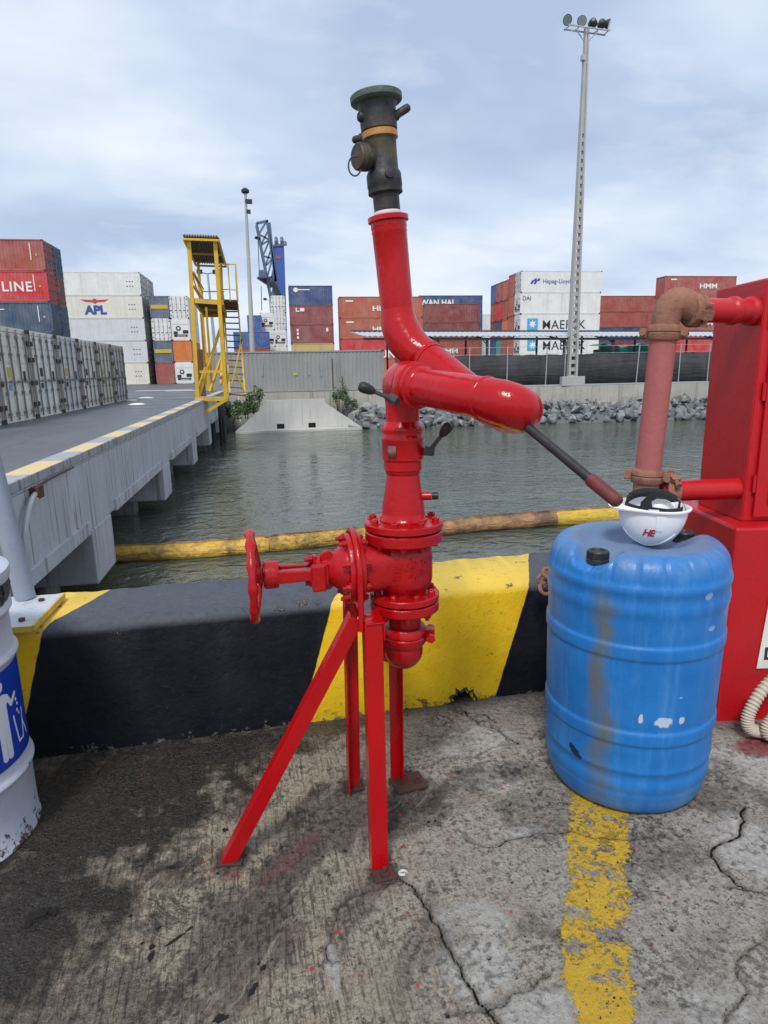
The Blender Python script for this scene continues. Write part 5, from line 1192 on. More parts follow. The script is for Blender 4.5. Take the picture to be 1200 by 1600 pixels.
# pole plate on the barrier and grey pole
t = thing('grey_pole', 'grey steel pole on a flaking base plate behind the bin', 'pole', (onz(42, 945, 0.58).x-0.01, 2.83, 0.575))
mb = MB(); mb.cyl((-0.015, 0, 0.012), (-0.40, 0, 4.2), 0.040, 24); mb.obj('pole_tube', M['pole_grey'], t)
mb = MB(); mb.box(-0.22, 0.125, -0.325, 0.03, -0.010, 0.010); o = mb.obj('base_plate', M['metal_white'], t, smooth=0, bevel=0.002)
o.location = (0.0, 0, 0); o.rotation_euler = (R(0.5), 0, R(-4))
mb = MB(); mb.box(0.1255, 0.133, -0.325, 0.03, -0.012, 0.012); mb.box(-0.22, 0.1255, -0.331, -0.3255, -0.012, 0.011); o = mb.obj('plate_edge', M['plate_edge'], t, smooth=0); o.rotation_euler = (R(0.5), 0, R(-4))
for bx_, by_ in ((0.06, -0.05), (0.05, -0.27), (-0.05, -0.28)):
    mb = MB(); mb.lathe([(0.013, 0), (0.013, 0.009)], (bx_, by_, 0.010), (0, 0, 1), 6); mb.obj('bolt', M['rust'], t)

# ---- white bin drum
TC = Vector((-1.060, 2.135, 0))
t = thing('bin_drum', 'white steel drum used as a litter bin with a blue pictogram', 'bin', TC)
prof = [(0.0, 0.012), (0.275, 0.012), (0.287, 0.0), (0.292, 0.006), (0.290, 0.016), (0.286, 0.02)]
z_ = 0.03
def ringp(zc): return [(0.286, zc-0.022), (0.291, zc-0.012), (0.298, zc-0.003), (0.298, zc+0.003), (0.291, zc+0.012), (0.286, zc+0.022)]
prof += [(0.286, 0.12)] + ringp(0.235) + [(0.286, 0.3)] + ringp(0.30)[0:0] + [(0.286, 0.5)] + ringp(0.625) + ringp(0.775)[0:6] + [(0.286, 0.84), (0.29, 0.855), (0.292, 0.862), (0.284, 0.866), (0.280, 0.84), (0.278, 0.2), (0.0, 0.2)]
mb = MB(); mb.lathe(prof, seg=96, cap=False); mb.obj('body', M['trash'], t, smooth=45, fix=False)
# dark bag folded over the rim with a pale lid ring above
mb = MB(); P_ = []
r_ = random.Random(4)
for k in range(97):
    an = 2*PI*(k % 96)/96; q_ = 0.006*math.sin(k*1.9)+0.004*math.sin(k*4.7)
    P_.append([((0.293+q_*0.3)*math.cos(an), (0.293+q_*0.3)*math.sin(an), 0.800+q_), ((0.297+q_)*math.cos(an), (0.297+q_)*math.sin(an), 0.83), ((0.294+q_*.5)*math.cos(an), (0.294+q_*.5)*math.sin(an), 0.868), (0.285*math.cos(an), 0.285*math.sin(an), 0.872), (0.27*math.cos(an), 0.27*math.sin(an), 0.80)])
mb.grid(P_); mb.obj('bin_bag', M['bag_black'], t, smooth=60, fix=False)
mb = MB(); mb.lathe([(0.285, 0.872), (0.303, 0.868), (0.307, 0.885), (0.305, 0.905), (0.29, 0.913), (0.27, 0.913), (0.268, 0.88), (0.285, 0.872)], seg=96, cap=False); mb.obj('rim', M['trash'], t, smooth=40, fix=False)
# sticker
a0, a1, z0, z1 = -1.35, 0.36, 0.285, 0.600; nu, nvv = 260, 170; rs_ = 0.2878
U, V = np.meshgrid(np.linspace(a0, a1, nu), np.linspace(z0, z1, nvv))
Ux = U*rs_
def cap_(ax, az_, bx, bz, r_): 
    px_, pz_ = Ux-ax, V-az_; dx_, dz_ = bx-ax, bz-az_; tt = np.clip((px_*dx_+pz_*dz_)/(dx_*dx_+dz_*dz_+1e-12), 0, 1); return np.hypot(px_-tt*dx_, pz_-tt*dz_)-r_
mx = -0.315*rs_*1.0-0.006   # the figure's centre
def fig():
    h0 = 0.555
    d = cap_(mx, h0, mx+0.0001, h0, 0.019)
    for s_ in ((mx-.012, .505, mx+.012, .505, .022), (mx-.010, .505, mx-.010, .40, .0135), (mx+.011, .505, mx+.011, .40, .0135), (mx-.011, .41, mx-.011, .318, .0115), (mx+.013, .41, mx+.013, .318, .0115),
               (mx-.032, .508, mx-.036, .42, .0085), (mx+.030, .512, mx+.050, .478, .0085), (mx+.050, .478, mx+.078, .500, .0075)): d = np.minimum(d, cap_(*s_))
    for s_ in ((mx+.052, .430, mx+.066, .335, .004), (mx+.066, .335, mx+.098, .335, .004), (mx+.098, .335, mx+.114, .430, .004), (mx+.080, .478, mx+.081, .476, .0055), (mx+.086, .460, mx+.088, .458, .005), (mx+.080, .440, mx+.081, .438, .0055), (mx+.090, .425, mx+.090, .424, .0045), (mx+.110, .385, mx+.135, .33, .004)): d = np.minimum(d, cap_(*s_))
    return d
sd_ = fig()
mb = MB(); mb.grid([[(rs_*math.cos(U[i, j]), rs_*math.sin(U[i, j]), V[i, j]) for j in range(nu)] for i in range(nvv)])
o = mb.obj('pictogram', M['sticker'], t, smooth=60, fix=False); at = o.data.attributes.new('sdf', 'FLOAT', 'POINT'); at.data.foreach_set('value', sd_.astype(np.float32).ravel())

# ---- blue plastic drum
DC = Vector((1.320, 1.905, 0)); DR = 0.272; DH = 0.885
t = thing('plastic_drum', 'large blue plastic drum with a brown stain under the hard hat', 'drum', DC, 0)
prof = [(0.0, 0.012), (0.19, 0.010), (0.215, 0.0), (0.238, 0.012), (0.252, 0.04), (0.258, 0.075), (0.2605, 0.082), (0.2600, 0.100), (0.2645, 0.108), (0.2650, 0.135), (0.2605, 0.143), (0.262, 0.165), (0.2675, 0.173), (0.268, 0.183), (0.2655, 0.19)]
def band(zc, r_, w=0.019, d=0.0042): return [(r_, zc-w-0.016), (r_-0.0015, zc-w-0.008), (r_+d, zc-w-0.001), (r_+d+0.0005, zc-w+0.004), (r_+d+0.001, zc+w-0.004), (r_+d, zc+w+0.001), (r_-0.0015, zc+w+0.008), (r_, zc+w+0.016)]
prof += [(0.2655, 0.23)] + band(0.295, 0.267) + [(0.270, 0.36), (0.2715, 0.44), (0.273, 0.52)] + band(0.585, 0.273) + [(0.274, 0.66)] + [(0.274, 0.700), (0.279, 0.708), (0.2795, 0.735), (0.2750, 0.745), (0.2755, 0.768), (0.280, 0.776), (0.2795, 0.793), (0.275, 0.80),
         (0.273, 0.812), (0.271, 0.828), (0.266, 0.846), (0.257, 0.862), (0.245, 0.875), (0.23, 0.883), (0.214, 0.8865), (0.198, 0.886), (0.18, 0.884), (0.16, 0.882), (0.14, 0.88), (0.11, 0.88), (0.08, 0.88), (0.04, 0.88), (0.0, 0.88)]
seg = 220; P_ = []
bung = [R(203), R(12)]
bungpos = []
for k in range(seg+1):
    an = 2*PI*k/seg; row = []
    for (r_, z_) in prof:
        rr, zz_ = r_, z_
        if z_ > 0.84 and r_ > 0.001:
            # recess: centre saddle plus pockets round the two bungs
            x_, y_ = r_*math.cos(an), r_*math.sin(an)
            dep_ = 0.0
            cdist = math.hypot(x_*0.75, (y_-0.03)*1.0)
            dep_ = 0.030/(1+math.exp((cdist-0.135)/0.009))
            for ba_ in bung:
                bx_, by_ = 0.207*math.cos(ba_), 0.207*math.sin(ba_); d_ = math.hypot(x_-bx_, y_-by_)
                dep_ = max(dep_, 0.046/(1+math.exp((d_-0.066)/0.005)))
            zz_ -= dep_
        if 0.812 <= z_ <= 0.884 and r_ > 0.21:
            q_ = (an*22/(2*PI)) % 1.0; gq = math.exp(-((q_-0.5)/0.05)**2)
            rr -= 0.0048*gq; zz_ -= 0.0035*gq
        row.append((rr*math.cos(an), rr*math.sin(an), zz_))
    P_.append([(a_*1.075, b_*1.075, c__*1.038) for a_, b_, c__ in row])
# refine the top for clean recess shapes
mb = MB(); mb.grid(P_); o = mb.obj('body', M['drum_blue'], t, smooth=60, fix=False); 
ss = o.modifiers.new('s', 'SUBSURF'); ss.levels = 1; ss.render_levels = 1
for i, ba_ in enumerate(bung):
    mb = MB(); c_ = (0.2225*math.cos(ba_), 0.2225*math.sin(ba_), 0.869)
    mb.lathe([(0.036, 0), (0.036, 0.012), (0.034, 0.014), (0.034, 0.036), (0.031, 0.040), (0.024, 0.040), (0.022, 0.036), (0.0, 0.036)], c_, (0, 0, 1), 40, cap=False)
    for k in range(24):
        an = 2*PI*k/24; mb.box(-0.0015, 0.0015, -0.0018, 0.0018, 0.015, 0.035, Matrix.Translation(Vector(c_)+Vector((0.0345*math.cos(an), 0.0345*math.sin(an), 0))) @ Matrix.Rotation(an, 4, 'Z'))
    o = mb.obj('bung_cap', M['black_cap'], t, smooth=35)

# ---- hard hat, upside down on the drum
HC = dep(1018, 790, 1.80)
HC = Vector((1.352, 1.893, 0.892))
t = thing('hard_hat', 'white hard hat lying upside down on the blue drum', 'hard hat', HC, R(8))
t.rotation_euler = (R(3), R(3), R(-30)); t.scale = (0.87, 0.87, 1.0)
ax, ay, hh_ = 0.112, 0.132, 0.135      # half width x (seen side to side is the long axis)
ax, ay = 0.128, 0.108
mb = MB(); P_ = []; sg = 72
pr_in = []
for k in range(sg+1):
    an = 2*PI*k/sg; row = []
    for f in np.linspace(0, 1, 16):
        ph = f*PI/2; rr = math.sin(ph)**0.86; z_ = hh_*(1-math.cos(ph))
        ridge = 0.0
        row.append((ax*rr*math.cos(an), ay*rr*math.sin(an), z_))
    # brim: short all round, long peak toward -x
    pk = max(0, math.cos(an-PI))**3; out_ = 0.010+0.028*pk
    row += [((ax+out_*0.5)*math.cos(an), (ay+out_*0.5)*math.sin(an), hh_+0.002-0.004*pk), ((ax+out_)*math.cos(an), (ay+out_)*math.sin(an), hh_+0.001-0.012*pk), ((ax+out_+.001)*math.cos(an), (ay+out_+.001)*math.sin(an), hh_+0.006-0.012*pk), ((ax+0.001)*math.cos(an), (ay+0.001)*math.sin(an), hh_+0.008)]
    for f in np.linspace(0.97, 0.0, 12):
        ph = f*PI/2; rr = math.sin(ph)**0.86 if f > 0 else 0; z_ = 0.004+hh_*(1-math.cos(ph)); row.append(((ax-0.003)*rr*math.cos(an), (ay-.003)*rr*math.sin(an), z_))
    P_.append(row)
mb.grid(P_); mb.obj('shell', M['hat_white'], t, smooth=50, fix=False)
# slot lugs on the shell's side and the raised ridge
def hats(an, f, off=0.0):
    ph = f*PI/2; rr = math.sin(ph)**0.86; return Vector(((ax+off)*rr*math.cos(an), (ay+off)*rr*math.sin(an), hh_*(1-math.cos(ph))-off*0.6*(1-f)))
mb = MB(); P_ = []
for i in range(9):
    f = 0.70+0.28*i/8; wv = 0.11+0.05*i/8; P_.append([hats(R(-80)+wv*q_, f, 0.0025 if abs(q_) < 1 else -0.001) for q_ in (-1, -.9, -.3, .3, .9, 1)])
mb.grid(P_); mb.obj('lug', M['hat_white'], t, smooth=30, fix=False)
mb = MB(); mb.tube([hats(R(-160)+R(120)*i/24, 0.62-0.42*math.sin(PI*i/24)+0.0, 0.0) for i in range(25)], 0.0028, 8); mb.obj('ridge', M['hat_white'], t)
mb = MB(); mb.tube([(ax*0.9*math.cos(2*PI*i/48), ay*0.9*math.sin(2*PI*i/48), hh_+0.010) for i in range(48)], 0.003, 6, close=True)
# suspension: black head band standing above the rim, with a white ratchet slot
mb = MB(); P_ = []
for i in range(41):
    an = R(-175)+R(165)*i/40; hgt = 0.012+0.042*max(0, math.sin((an+PI)*0.95))**1.5*(1 if True else 0); hgt += 0.010*math.exp(-((i-12)/5)**2)
    rx_, ry_ = ax*0.80, ay*0.74
    P_.append([(rx_*math.cos(an), ry_*math.sin(an), hh_-0.020), (rx_*math.cos(an), ry_*math.sin(an), hh_+0.012)])
mb.grid(P_); o = mb.obj('sweat_band', M['hat_black'], t, smooth=60, fix=False); sd = o.modifiers.new('s', 'SOLIDIFY'); sd.thickness = 0.004
mb = MB(); P_ = []
for i in range(31):      # back part rises as an arch above the rim
    an = R(20)+R(140)*i/30; hgt = 0.030*math.sin(PI*i/30)**0.7
    P_.append([(ax*0.80*math.cos(an), ay*0.70*math.sin(an), hh_+hgt-0.012), (ax*0.80*math.cos(an), ay*0.70*math.sin(an)+.002, hh_+hgt+0.018)])
mb.grid(P_); o = mb.obj('nape_band', M['hat_black'], t, smooth=60, fix=False); sd = o.modifiers.new('s', 'SOLIDIFY'); sd.thickness = 0.005
mb = MB(); mb.grid([[(-0.098+0.055*f, -0.078-0.012*f, hh_+0.010), (-0.040+0.010*f, -0.080-0.008*f, hh_+0.046), ] for f in (0, 1)])
mb = MB(); mb.prism([(-0.06, -0.088, hh_-0.01), (0.035, -0.088, hh_-0.01), (0.036, -0.088, hh_+0.014), (-0.012, -0.088, hh_+0.016), (-0.018, -0.086, hh_+0.034), (0.0, -0.086, hh_+0.046), (0.06, -0.084, hh_+0.044), (0.075, -0.08, hh_+0.052), (0.02, -0.084, hh_+0.066), (-0.03, -0.086, hh_+0.058), (-0.055, -0.088, hh_+0.03)], (0, 0.006, 0)); mb.obj('ratchet_band', M['hat_black'], t, smooth=0, bevel=0.002)
mb = MB(); mb.prism([(-0.025, -0.0905, hh_+0.0005), (0.012, -0.0905, hh_+0.0015), (0.012, -0.0905, hh_+0.009), (-0.025, -0.0905, hh_+0.008)], (0, 0.002, 0)); mb.obj('buckle', M['hat_white'], t, smooth=0)
mb = MB(); P_ = []
for i in range(21):
    f = i/20; an = R(-120)+R(150)*f; P_.append([(ax*0.66*math.cos(an), ay*0.62*math.sin(an), hh_-0.03), (ax*0.66*math.cos(an), ay*0.62*math.sin(an), hh_+0.030*math.sin(PI*f)**.5)])
mb.grid(P_); o = mb.obj('harness_band', M['hat_white'], t, smooth=60, fix=False); sd = o.modifiers.new('s', 'SOLIDIFY'); sd.thickness = 0.003
mb = MB(); mb.tube(bez((0.06, -0.06, hh_+0.05), (0.11, -0.055, hh_+0.04), (0.112, -0.04, hh_-0.01), 10), 0.0015, 6); mb.obj('strap', M['rod_grey'], t)
# red letters wrapped on the shell
me = textmesh('HE', 0.036, 0.0008, 0.0012, spacing=0.9); bm = bmesh.new(); bm.from_mesh(me); bmesh.ops.subdivide_edges(bm, edges=bm.edges[:], cuts=1)
for v in bm.verts:
    x_, z_ = v.co.x+v.co.y*0.25-0.012, v.co.y+0.062; 
    ph = math.acos(max(-1, min(1, 1-z_/hh_))); rr = math.sin(ph)**0.86; cx_ = ax*rr; cy_ = ay*rr
    q_ = max(-0.99, min(0.99, x_/cx_)); yy = -cy_*math.sqrt(1-q_*q_)-0.0012-v.co.z*0.5
    v.co = (x_, yy, z_)
bm.to_mesh(me); bm.free(); me.materials.clear(); me.materials.append(M['logo_red']); link('lettering', me, t)

# ---- fire cabinet (red plinth + pillar)
CZ = R(-12)
fc = thing('fire_cabinet', 'tall red painted steel cabinet standing on a red plinth at the right edge', 'cabinet', (1.905, 2.118, 0), CZ)
mb = MB(); mb.box(0, 1.2, 0, 0.52, -0.02, 0.855); mb.obj('plinth', M['red_flat'], fc, smooth=0, bevel=0.012)
mb = MB(); mb.box(0.075, 1.1, 0.10, 0.47, 0.853, 1.815); mb.obj('housing', M['red_flat'], fc, smooth=0, bevel=0.008)
mb = MB(); mb.box(0.115, 1.06, 0.083, 0.0985, 0.875, 1.80); mb.obj('door', M['red_flat'], fc, smooth=0, bevel=0.004)
dr = fc.children[-1] if False else None
mb = MB(); mb.box(0.080, 0.084, 0.0975, 0.102, 0.86, 1.81); mb.obj('weld_seam', M['red_flat'], fc, smooth=0)
for z_ in (0.98, 1.35, 1.62):
    mb = MB(); mb.cyl((0.108, 0.090, z_), (0.108, 0.090, z_+0.07), 0.007, 10); mb.obj('hinge', M['red_flat'], fc)
mb = MB(); mb.box(0.165, 0.26, 0.078, 0.0825, 0.93, 1.03); mb.obj('window', M['steel_dark'], fc, smooth=0)
mb = MB(); mb.prism([(0.145, -0.004, 0.245), (0.6, -0.004, 0.245), (0.6, -0.004, 0.70), (0.175, -0.004, 0.70)], (0, -0.003, 0)); sg_ = mb.obj('notice_plate', M['sign_white'], fc, smooth=0)
lettering('D', 0.075, M['logo_dark'], sg_, (0.195, -0.0085, 0.31), (PI/2, 0, 0), 0.0008, 0.002)
for z_ in (0.535, 0.555): mb = MB(); mb.lathe([(0.004, 0), (0.004, 0.001)], (0.165, -0.0075, z_), (0, -1, 0), 10); mb.obj('dot', M['logo_dark'], sg_)
def fcw(s_, t_, z_): return Vector((1.905+s_*math.cos(CZ)-t_*math.sin(CZ), 2.118+s_*math.sin(CZ)+t_*math.cos(CZ), z_))
# ---- foam pipework
pp = thing('foam_pipe', 'faded red standpipe with rusty couplings joining the red cabinet', 'pipe', (0, 0, 0))
VT = dep(1037, 525, 2.50); VB = dep(1011, 745, 2.62); dv = (VB-VT).normalized()
RP = 0.0500
mb = MB(); mb.tube([VT, VB], RP, 28); mb.obj('standpipe', M['red_old'], pp)
ft = VB+dv*((VB.z-0.0)/abs(dv.z))
mb = MB(); mb.tube([VB+dv*0.02, ft], RP, 24); mb.obj('lower_standpipe', M['rust_orange'], pp)
mb = MB(); mb.lathe([(0.1, 0), (0.1, 0.015), (0.055, 0.016)], (ft.x, ft.y, 0), (0, 0, 1), 24); mb.obj('foot_flange', M['rust_orange'], pp)
# horizontal top pipe
HT = fcw(0.075, 0.17, 1.735); tgt = HT
hs = dep(1086, 485, 2.47)
HT = fcw(0.076, 0.16, hs.z-0.002)
mb = MB(); mb.tube([hs, HT], 0.046, 28); mb.obj('top_pipe', M['red_flat'], pp)
dh_ = (HT-hs).normalized()
for f, r1, w_ in ((0.62, 0.054, 0.02), (0.95, 0.056, 0.025)):
    c_ = hs.lerp(HT, f); mb = MB(); mb.lathe([(0.046, -w_/2-0.01), (r1, -w_/2), (r1, w_/2), (0.046, w_/2+0.01)], c_, dh_, 28); mb.obj('collar', M['red_flat'], pp)
# elbow
el = bez(VT-dv*0.035, VT-dv*0.175+Vector((0, 0, 0.0)), hs, 14)
mb = MB(); mb.tube(el, [0.050+0.008*math.sin(PI*i/14) for i in range(15)], 28); mb.obj('elbow', M['rust_orange'], pp, smooth=60)
def coupling(c_, d, r_, parent, mat, side=1, nm='coupling', lug=(1, 0, 0)):
    d = Vector(d).normalized(); mb = MB()
    mb.lathe([(r_*0.96, -0.030), (r_*1.16, -0.028), (r_*1.28, -0.018), (r_*1.28, -0.004), (r_*1.20, 0.0), (r_*1.28, 0.004), (r_*1.28, 0.018), (r_*1.16, 0.028), (r_*0.96, 0.030)], c_, d, 28)
    lg = Vector(lug); lg = (lg-d*lg.dot(d)).normalized(); tg = d.cross(lg)
    for s1 in (-1, 1):
        e = Vector(c_)+lg*s1*r_*1.5
        mb.bar(e-lg*s1*r_*0.5, e+lg*s1*0.012, 0.034, 0.036, up=d); mb.cyl(e-tg*0.035, e+tg*0.035, 0.009, 8); mb.cyl(e-tg*0.044, e-tg*0.034, 0.014, 6); mb.cyl(e+tg*0.034, e+tg*0.044, 0.014, 6)
    return mb.obj(nm, mat, parent, smooth=35)
coupling(VT-dv*0.012, dv, RP, pp, M['rust_orange'], lug=(0.75, -0.65, 0)); coupling(VB-dv*0.004, dv, RP, pp, M['rust_orange'], lug=(0.8, -0.6, 0)); coupling(hs, dh_, 0.05, pp, M['rust_orange'], lug=(0, -0.9, -0.3))
# lower branch
zl = dep(1100, 774, 2.55).z
l0 = VB+dv*0.10; l1_ = fcw(0.076, 0.15, zl); l0 = Vector((l0.x+0.03, l0.y, zl))
mb = MB(); mb.tube([l0+(l1_-l0)*0.08, l1_], 0.043, 24); mb.obj('bottom_pipe', M['red_flat'], pp)
coupling(l0+(l1_-l0)*0.20, l1_-l0, 0.045, pp, M['rust_orange'], lug=(0, -0.5, 0.8))

# ---- rusty clamp lying on the barrier behind the drum
cc = dep(852, 884, 2.72); cc.z = 0.575; 
t = thing('rusty_clamp', 'small rusty chain shackle on the barrier beside the blue drum', 'shackle', cc)
for k, (dx_, dz_, rr) in enumerate(((0.005, 0.0, 0.026), (-0.006, 0.035, 0.020), (0.010, 0.065, 0.018))):
    mb = MB(); mb.tube([(dx_+rr*math.cos(2*PI*i/18), (0.01 if k % 2 else rr*0.5*math.sin(2*PI*i/18)), dz_+rr*math.sin(2*PI*i/18)) for i in range(18)], 0.008, 8, close=True); mb.obj('link', M['rust_orange'], t)

# ---- corrugated hose
t = thing('suction_hose', 'beige ribbed hose coiled on the ground by the red cabinet', 'hose', (xat(1161, 1.97, 0.10)+0.145, 2.03, 0))
mb = MB(); pts = []; rad = []
ctrl_ = [(0.35, -0.05, 0.34), (0.12, -0.045, 0.30), (-0.03, -0.05, 0.235), (-0.115, -0.06, 0.13), (-0.12, -0.07, 0.06), (-0.04, -0.08, 0.03), (0.08, -0.14, 0.03), (0.2, -0.22, 0.03), (0.42, -0.28, 0.03)]
def cat(P, n=12):
    P = [Vector(p) for p in P]; P = [P[0]*2-P[1]]+P+[P[-1]*2-P[-2]]; o = []
    for i in range(1, len(P)-2):
        for k in range(n):
            t_ = k/n; o.append(0.5*((2*P[i])+(-P[i-1]+P[i+1])*t_+(2*P[i-1]-5*P[i]+4*P[i+1]-P[i+2])*t_*t_+(-P[i-1]+3*P[i]-3*P[i+1]+P[i+2])*t_**3))
    o.append(P[-2]); return o
pts = cat(ctrl_, 60); mb.tube(pts, [0.023+0.0028*math.sin(i*0.85) for i in range(len(pts))], 12); mb.obj('tube', M['hose'], t, smooth=60)
mb = MB(); pts2 = cat([(0.3, -0.09, 0.14), (0.06, -0.09, 0.13), (-0.05, -0.10, 0.10), (-0.06, -0.11, 0.04), (0.05, -0.16, 0.028), (0.3, -0.3, 0.028)], 60); mb.tube(pts2, [0.022+0.0028*math.sin(i*0.85) for i in range(len(pts2))], 12); mb.obj('tube', M['hose'], t, smooth=60)

# ================================================================ FIRE MONITOR
AX = Vector((0.448, 1.772, 0))
fm = thing('fire_monitor', 'glossy red fire monitor on a flanged gate valve and angle iron stand', 'fire monitor', (0, 0, 0))
RD = M['red_cast']
def A(z, dx=0.0, dy=0.0): return Vector((AX.x+dx, AX.y+dy, z))
def hexbolts(parent, c_, d, R_, n, face, size=0.011, hgt=0.011, ph=0.0, stud=0.0, mat=None):
    """ring of hex heads on a flange; c_ is the face centre"""
    c_, d = Vector(c_), Vector(d).normalized(); a = d.orthogonal().normalized(); b = d.cross(a)
    for k in range(n):
        an = 2*PI*(k+ph)/n; p = c_ + (a*math.cos(an)+b*math.sin(an))*R_; mb = MB()
        mb.lathe([(size*1.5, 0), (size*1.5, 0.002), (size, 0.0022), (size, hgt), (size*0.85, hgt+0.0015)], p, d, 6)
        if stud: mb.lathe([(size*0.55, hgt), (size*0.55, hgt+stud)], p, d, 8)
        mb.obj('bolt', mat or RD, parent, smooth=25)
def flange(z0, z1, r_, up, nb, ph, stud=0.004):
    mb = MB(); mb.lathe([(0.03, z0), (r_-0.003, z0), (r_, z0+0.003), (r_, z1-0.003), (r_-0.003, z1), (0.03, z1)], (AX.x, AX.y, 0), (0, 0, 1), 64); o = mb.obj('flange', RD, fm, smooth=35)
    if up: hexbolts(o, A(z1), (0, 0, 1), r_*0.83, nb, 1, ph=ph, stud=stud)
    else: hexbolts(o, A(z0), (0, 0, -1), r_*0.83, nb, -1, ph=ph, stud=0.008)
    return o
flange(1.045, 1.067, 0.115, True, 8, 0.35); flange(1.008, 1.040, 0.114, False, 8, 0.35)
flange(0.828, 0.848, 0.104, True, 8, 0.2); flange(0.795, 0.823, 0.103, False, 8, 0.2)
mb = MB(); mb.lathe([(0.08, 1.0395), (0.08, 1.0455)], (AX.x, AX.y, 0), (0, 0, 1), 32); mb.lathe([(0.075, 0.8225), (0.075, 0.8285)], (AX.x, AX.y, 0), (0, 0, 1), 32); mb.obj('gasket', M['black_rubber'], fm)
# valve body: vertical barrel with a side neck to the bonnet flange at -x
mb = MB(); mb.lathe([(0.064, 0.845), (0.068, 0.862), (0.081, 0.876), (0.0845, 0.895), (0.0845, 0.968), (0.081, 0.985), (0.072, 0.996), (0.070, 1.01)], (AX.x, AX.y, 0), (0, 0, 1), 48)
mb.obj('valve_body', RD, fm, smooth=60)
BZc = 0.935; BX = AX.x-0.155
mb = MB(); P_ = []
for i in range(13):
    f = i/12; x_ = AX.x-0.02-0.135*f; hy_, hz_ = 0.070+0.003*f, 0.066+0.004*f; row = []
    for k in range(41):
        an = 2*PI*k/40; ca, sa = math.cos(an), math.sin(an); e = 0.62
        row.append((x_, AX.y+hy_*math.copysign(abs(ca)**e, ca), BZc+hz_*math.copysign(abs(sa)**e, sa)))
    P_.append(row)
mb.grid(P_); mb.obj('bonnet_neck', RD, fm, smooth=60, fix=True)
def xfl(x0, x1, r_): mb = MB(); mb.lathe([(0.02, 0), (r_-0.002, 0), (r_, 0.003), (r_, abs(x1-x0)-0.003), (r_-0.002, abs(x1-x0)), (0.02, abs(x1-x0))], (x0, AX.y, BZc), (-1, 0, 0), 56); return mb.obj('bonnet_flange', RD, fm, smooth=35)
f1 = xfl(BX+0.022, BX+0.002, 0.103); f2 = xfl(BX-0.001, BX-0.022, 0.103)
hexbolts(f1, (BX+0.022, AX.y, BZc), (1, 0, 0), 0.088, 8, 1, ph=0.5, stud=0.006); hexbolts(f2, (BX-0.022, AX.y, BZc), (-1, 0, 0), 0.088, 8, 1, ph=0.5, stud=0.010)
# bonnet dome + stuffing box
mb = MB(); mb.lathe([(0.075, 0.0), (0.072, 0.010), (0.058, 0.028), (0.045, 0.045), (0.034, 0.055), (0.032, 0.075), (0.040, 0.078), (0.040, 0.090), (0.025, 0.092)], (BX-0.020, AX.y, BZc), (-1, 0, 0), 36); mb.obj('bonnet', RD, fm, smooth=50)
# gland and eye bolts
gx = BX-0.105
mb = MB(); mb.box(gx-0.012, gx, AX.y-0.014, AX.y+0.014, BZc-0.048, BZc+0.048); mb.obj('gland', RD, fm, smooth=0, bevel=0.004)
for s1 in (-1, 1):
    mb = MB(); mb.cyl((gx-0.035, AX.y, BZc+0.036*s1), (gx+0.03, AX.y, BZc+0.036*s1), 0.007, 10); mb.lathe([(0.012, 0), (0.012, 0.01)], (gx-0.013, AX.y, BZc+0.036*s1), (-1, 0, 0), 6); mb.obj('gland_bolt', RD, fm, smooth=25)
    mb = MB(); mb.lathe([(0.016, -0.009), (0.019, -0.005), (0.019, 0.005), (0.016, 0.009)], (gx+0.028, AX.y-0.002, BZc+0.040*s1), (0, -1, 0), 16); mb.obj('gland_eye', RD, fm)
# yoke: two arms from the bonnet to the yoke nut
yx1 = BX-0.225
for s1 in (-1, 1):
    mb = MB(); yy = 0.030*s1
    mb.prism([(BX-0.075, AX.y+yy-0.008, BZc-0.034), (BX-0.125, AX.y+yy-0.008, BZc-0.036), (BX-0.13, AX.y+yy-0.008, BZc-0.018), (yx1+0.01, AX.y+yy-0.008, BZc-0.020), (yx1, AX.y+yy-0.008, BZc+0.018), (BX-0.13, AX.y+yy-0.008, BZc+0.014), (BX-0.12, AX.y+yy-0.008, BZc+0.030), (BX-0.075, AX.y+yy-0.008, BZc+0.030)], (0, 0.016, 0))
    mb.obj('yoke_arm', RD, fm, smooth=0, bevel=0.004)
mb = MB(); mb.box(BX-0.125, BX-0.085, AX.y-0.050, AX.y-0.036, BZc-0.050, BZc+0.030); mb.obj('yoke_block', RD, fm, smooth=0, bevel=0.006)
mb = MB(); mb.lathe([(0.020, 0), (0.038, 0.003), (0.040, 0.012), (0.040, 0.040), (0.034, 0.046), (0.024, 0.046)], (yx1+0.012, AX.y, BZc), (-1, 0, 0), 32); mb.obj('yoke_nut', RD, fm, smooth=35)
mb = MB(); mb.cyl((BX-0.08, AX.y, BZc), (yx1-0.075, AX.y, BZc), 0.0115, 16); mb.obj('stem', M['plate_grey'], fm)
# handwheel
WX = yx1-0.060; RW = 0.125
mb = MB(); n_ = 96; pts = []; rad = []
for i in range(n_):
    an = 2*PI*i/n_; bumpy = 0.5+0.5*math.cos(an*12); pts.append((WX-0.004, AX.y+(RW-0.003*bumpy)*math.cos(an), BZc+(RW-0.003*bumpy)*math.sin(an))); rad.append(0.0105+0.0045*bumpy**2)
mb.tube(pts, rad, 12, close=True); hw = mb.obj('handwheel', RD, fm, smooth=60)
for k in range(5):
    an = 2*PI*k/5+0.3; mb = MB(); mb.tube(bez((WX+0.010, AX.y+0.02*math.cos(an), BZc+0.02*math.sin(an)), (WX+0.014, AX.y+0.07*math.cos(an), BZc+0.07*math.sin(an)), (WX-0.004, AX.y+(RW-0.004)*math.cos(an), BZc+(RW-.004)*math.sin(an)), 6), [0.013, 0.012, 0.010, 0.009, 0.009, 0.0095, 0.011], 10); mb.obj('spoke', RD, hw, smooth=60)
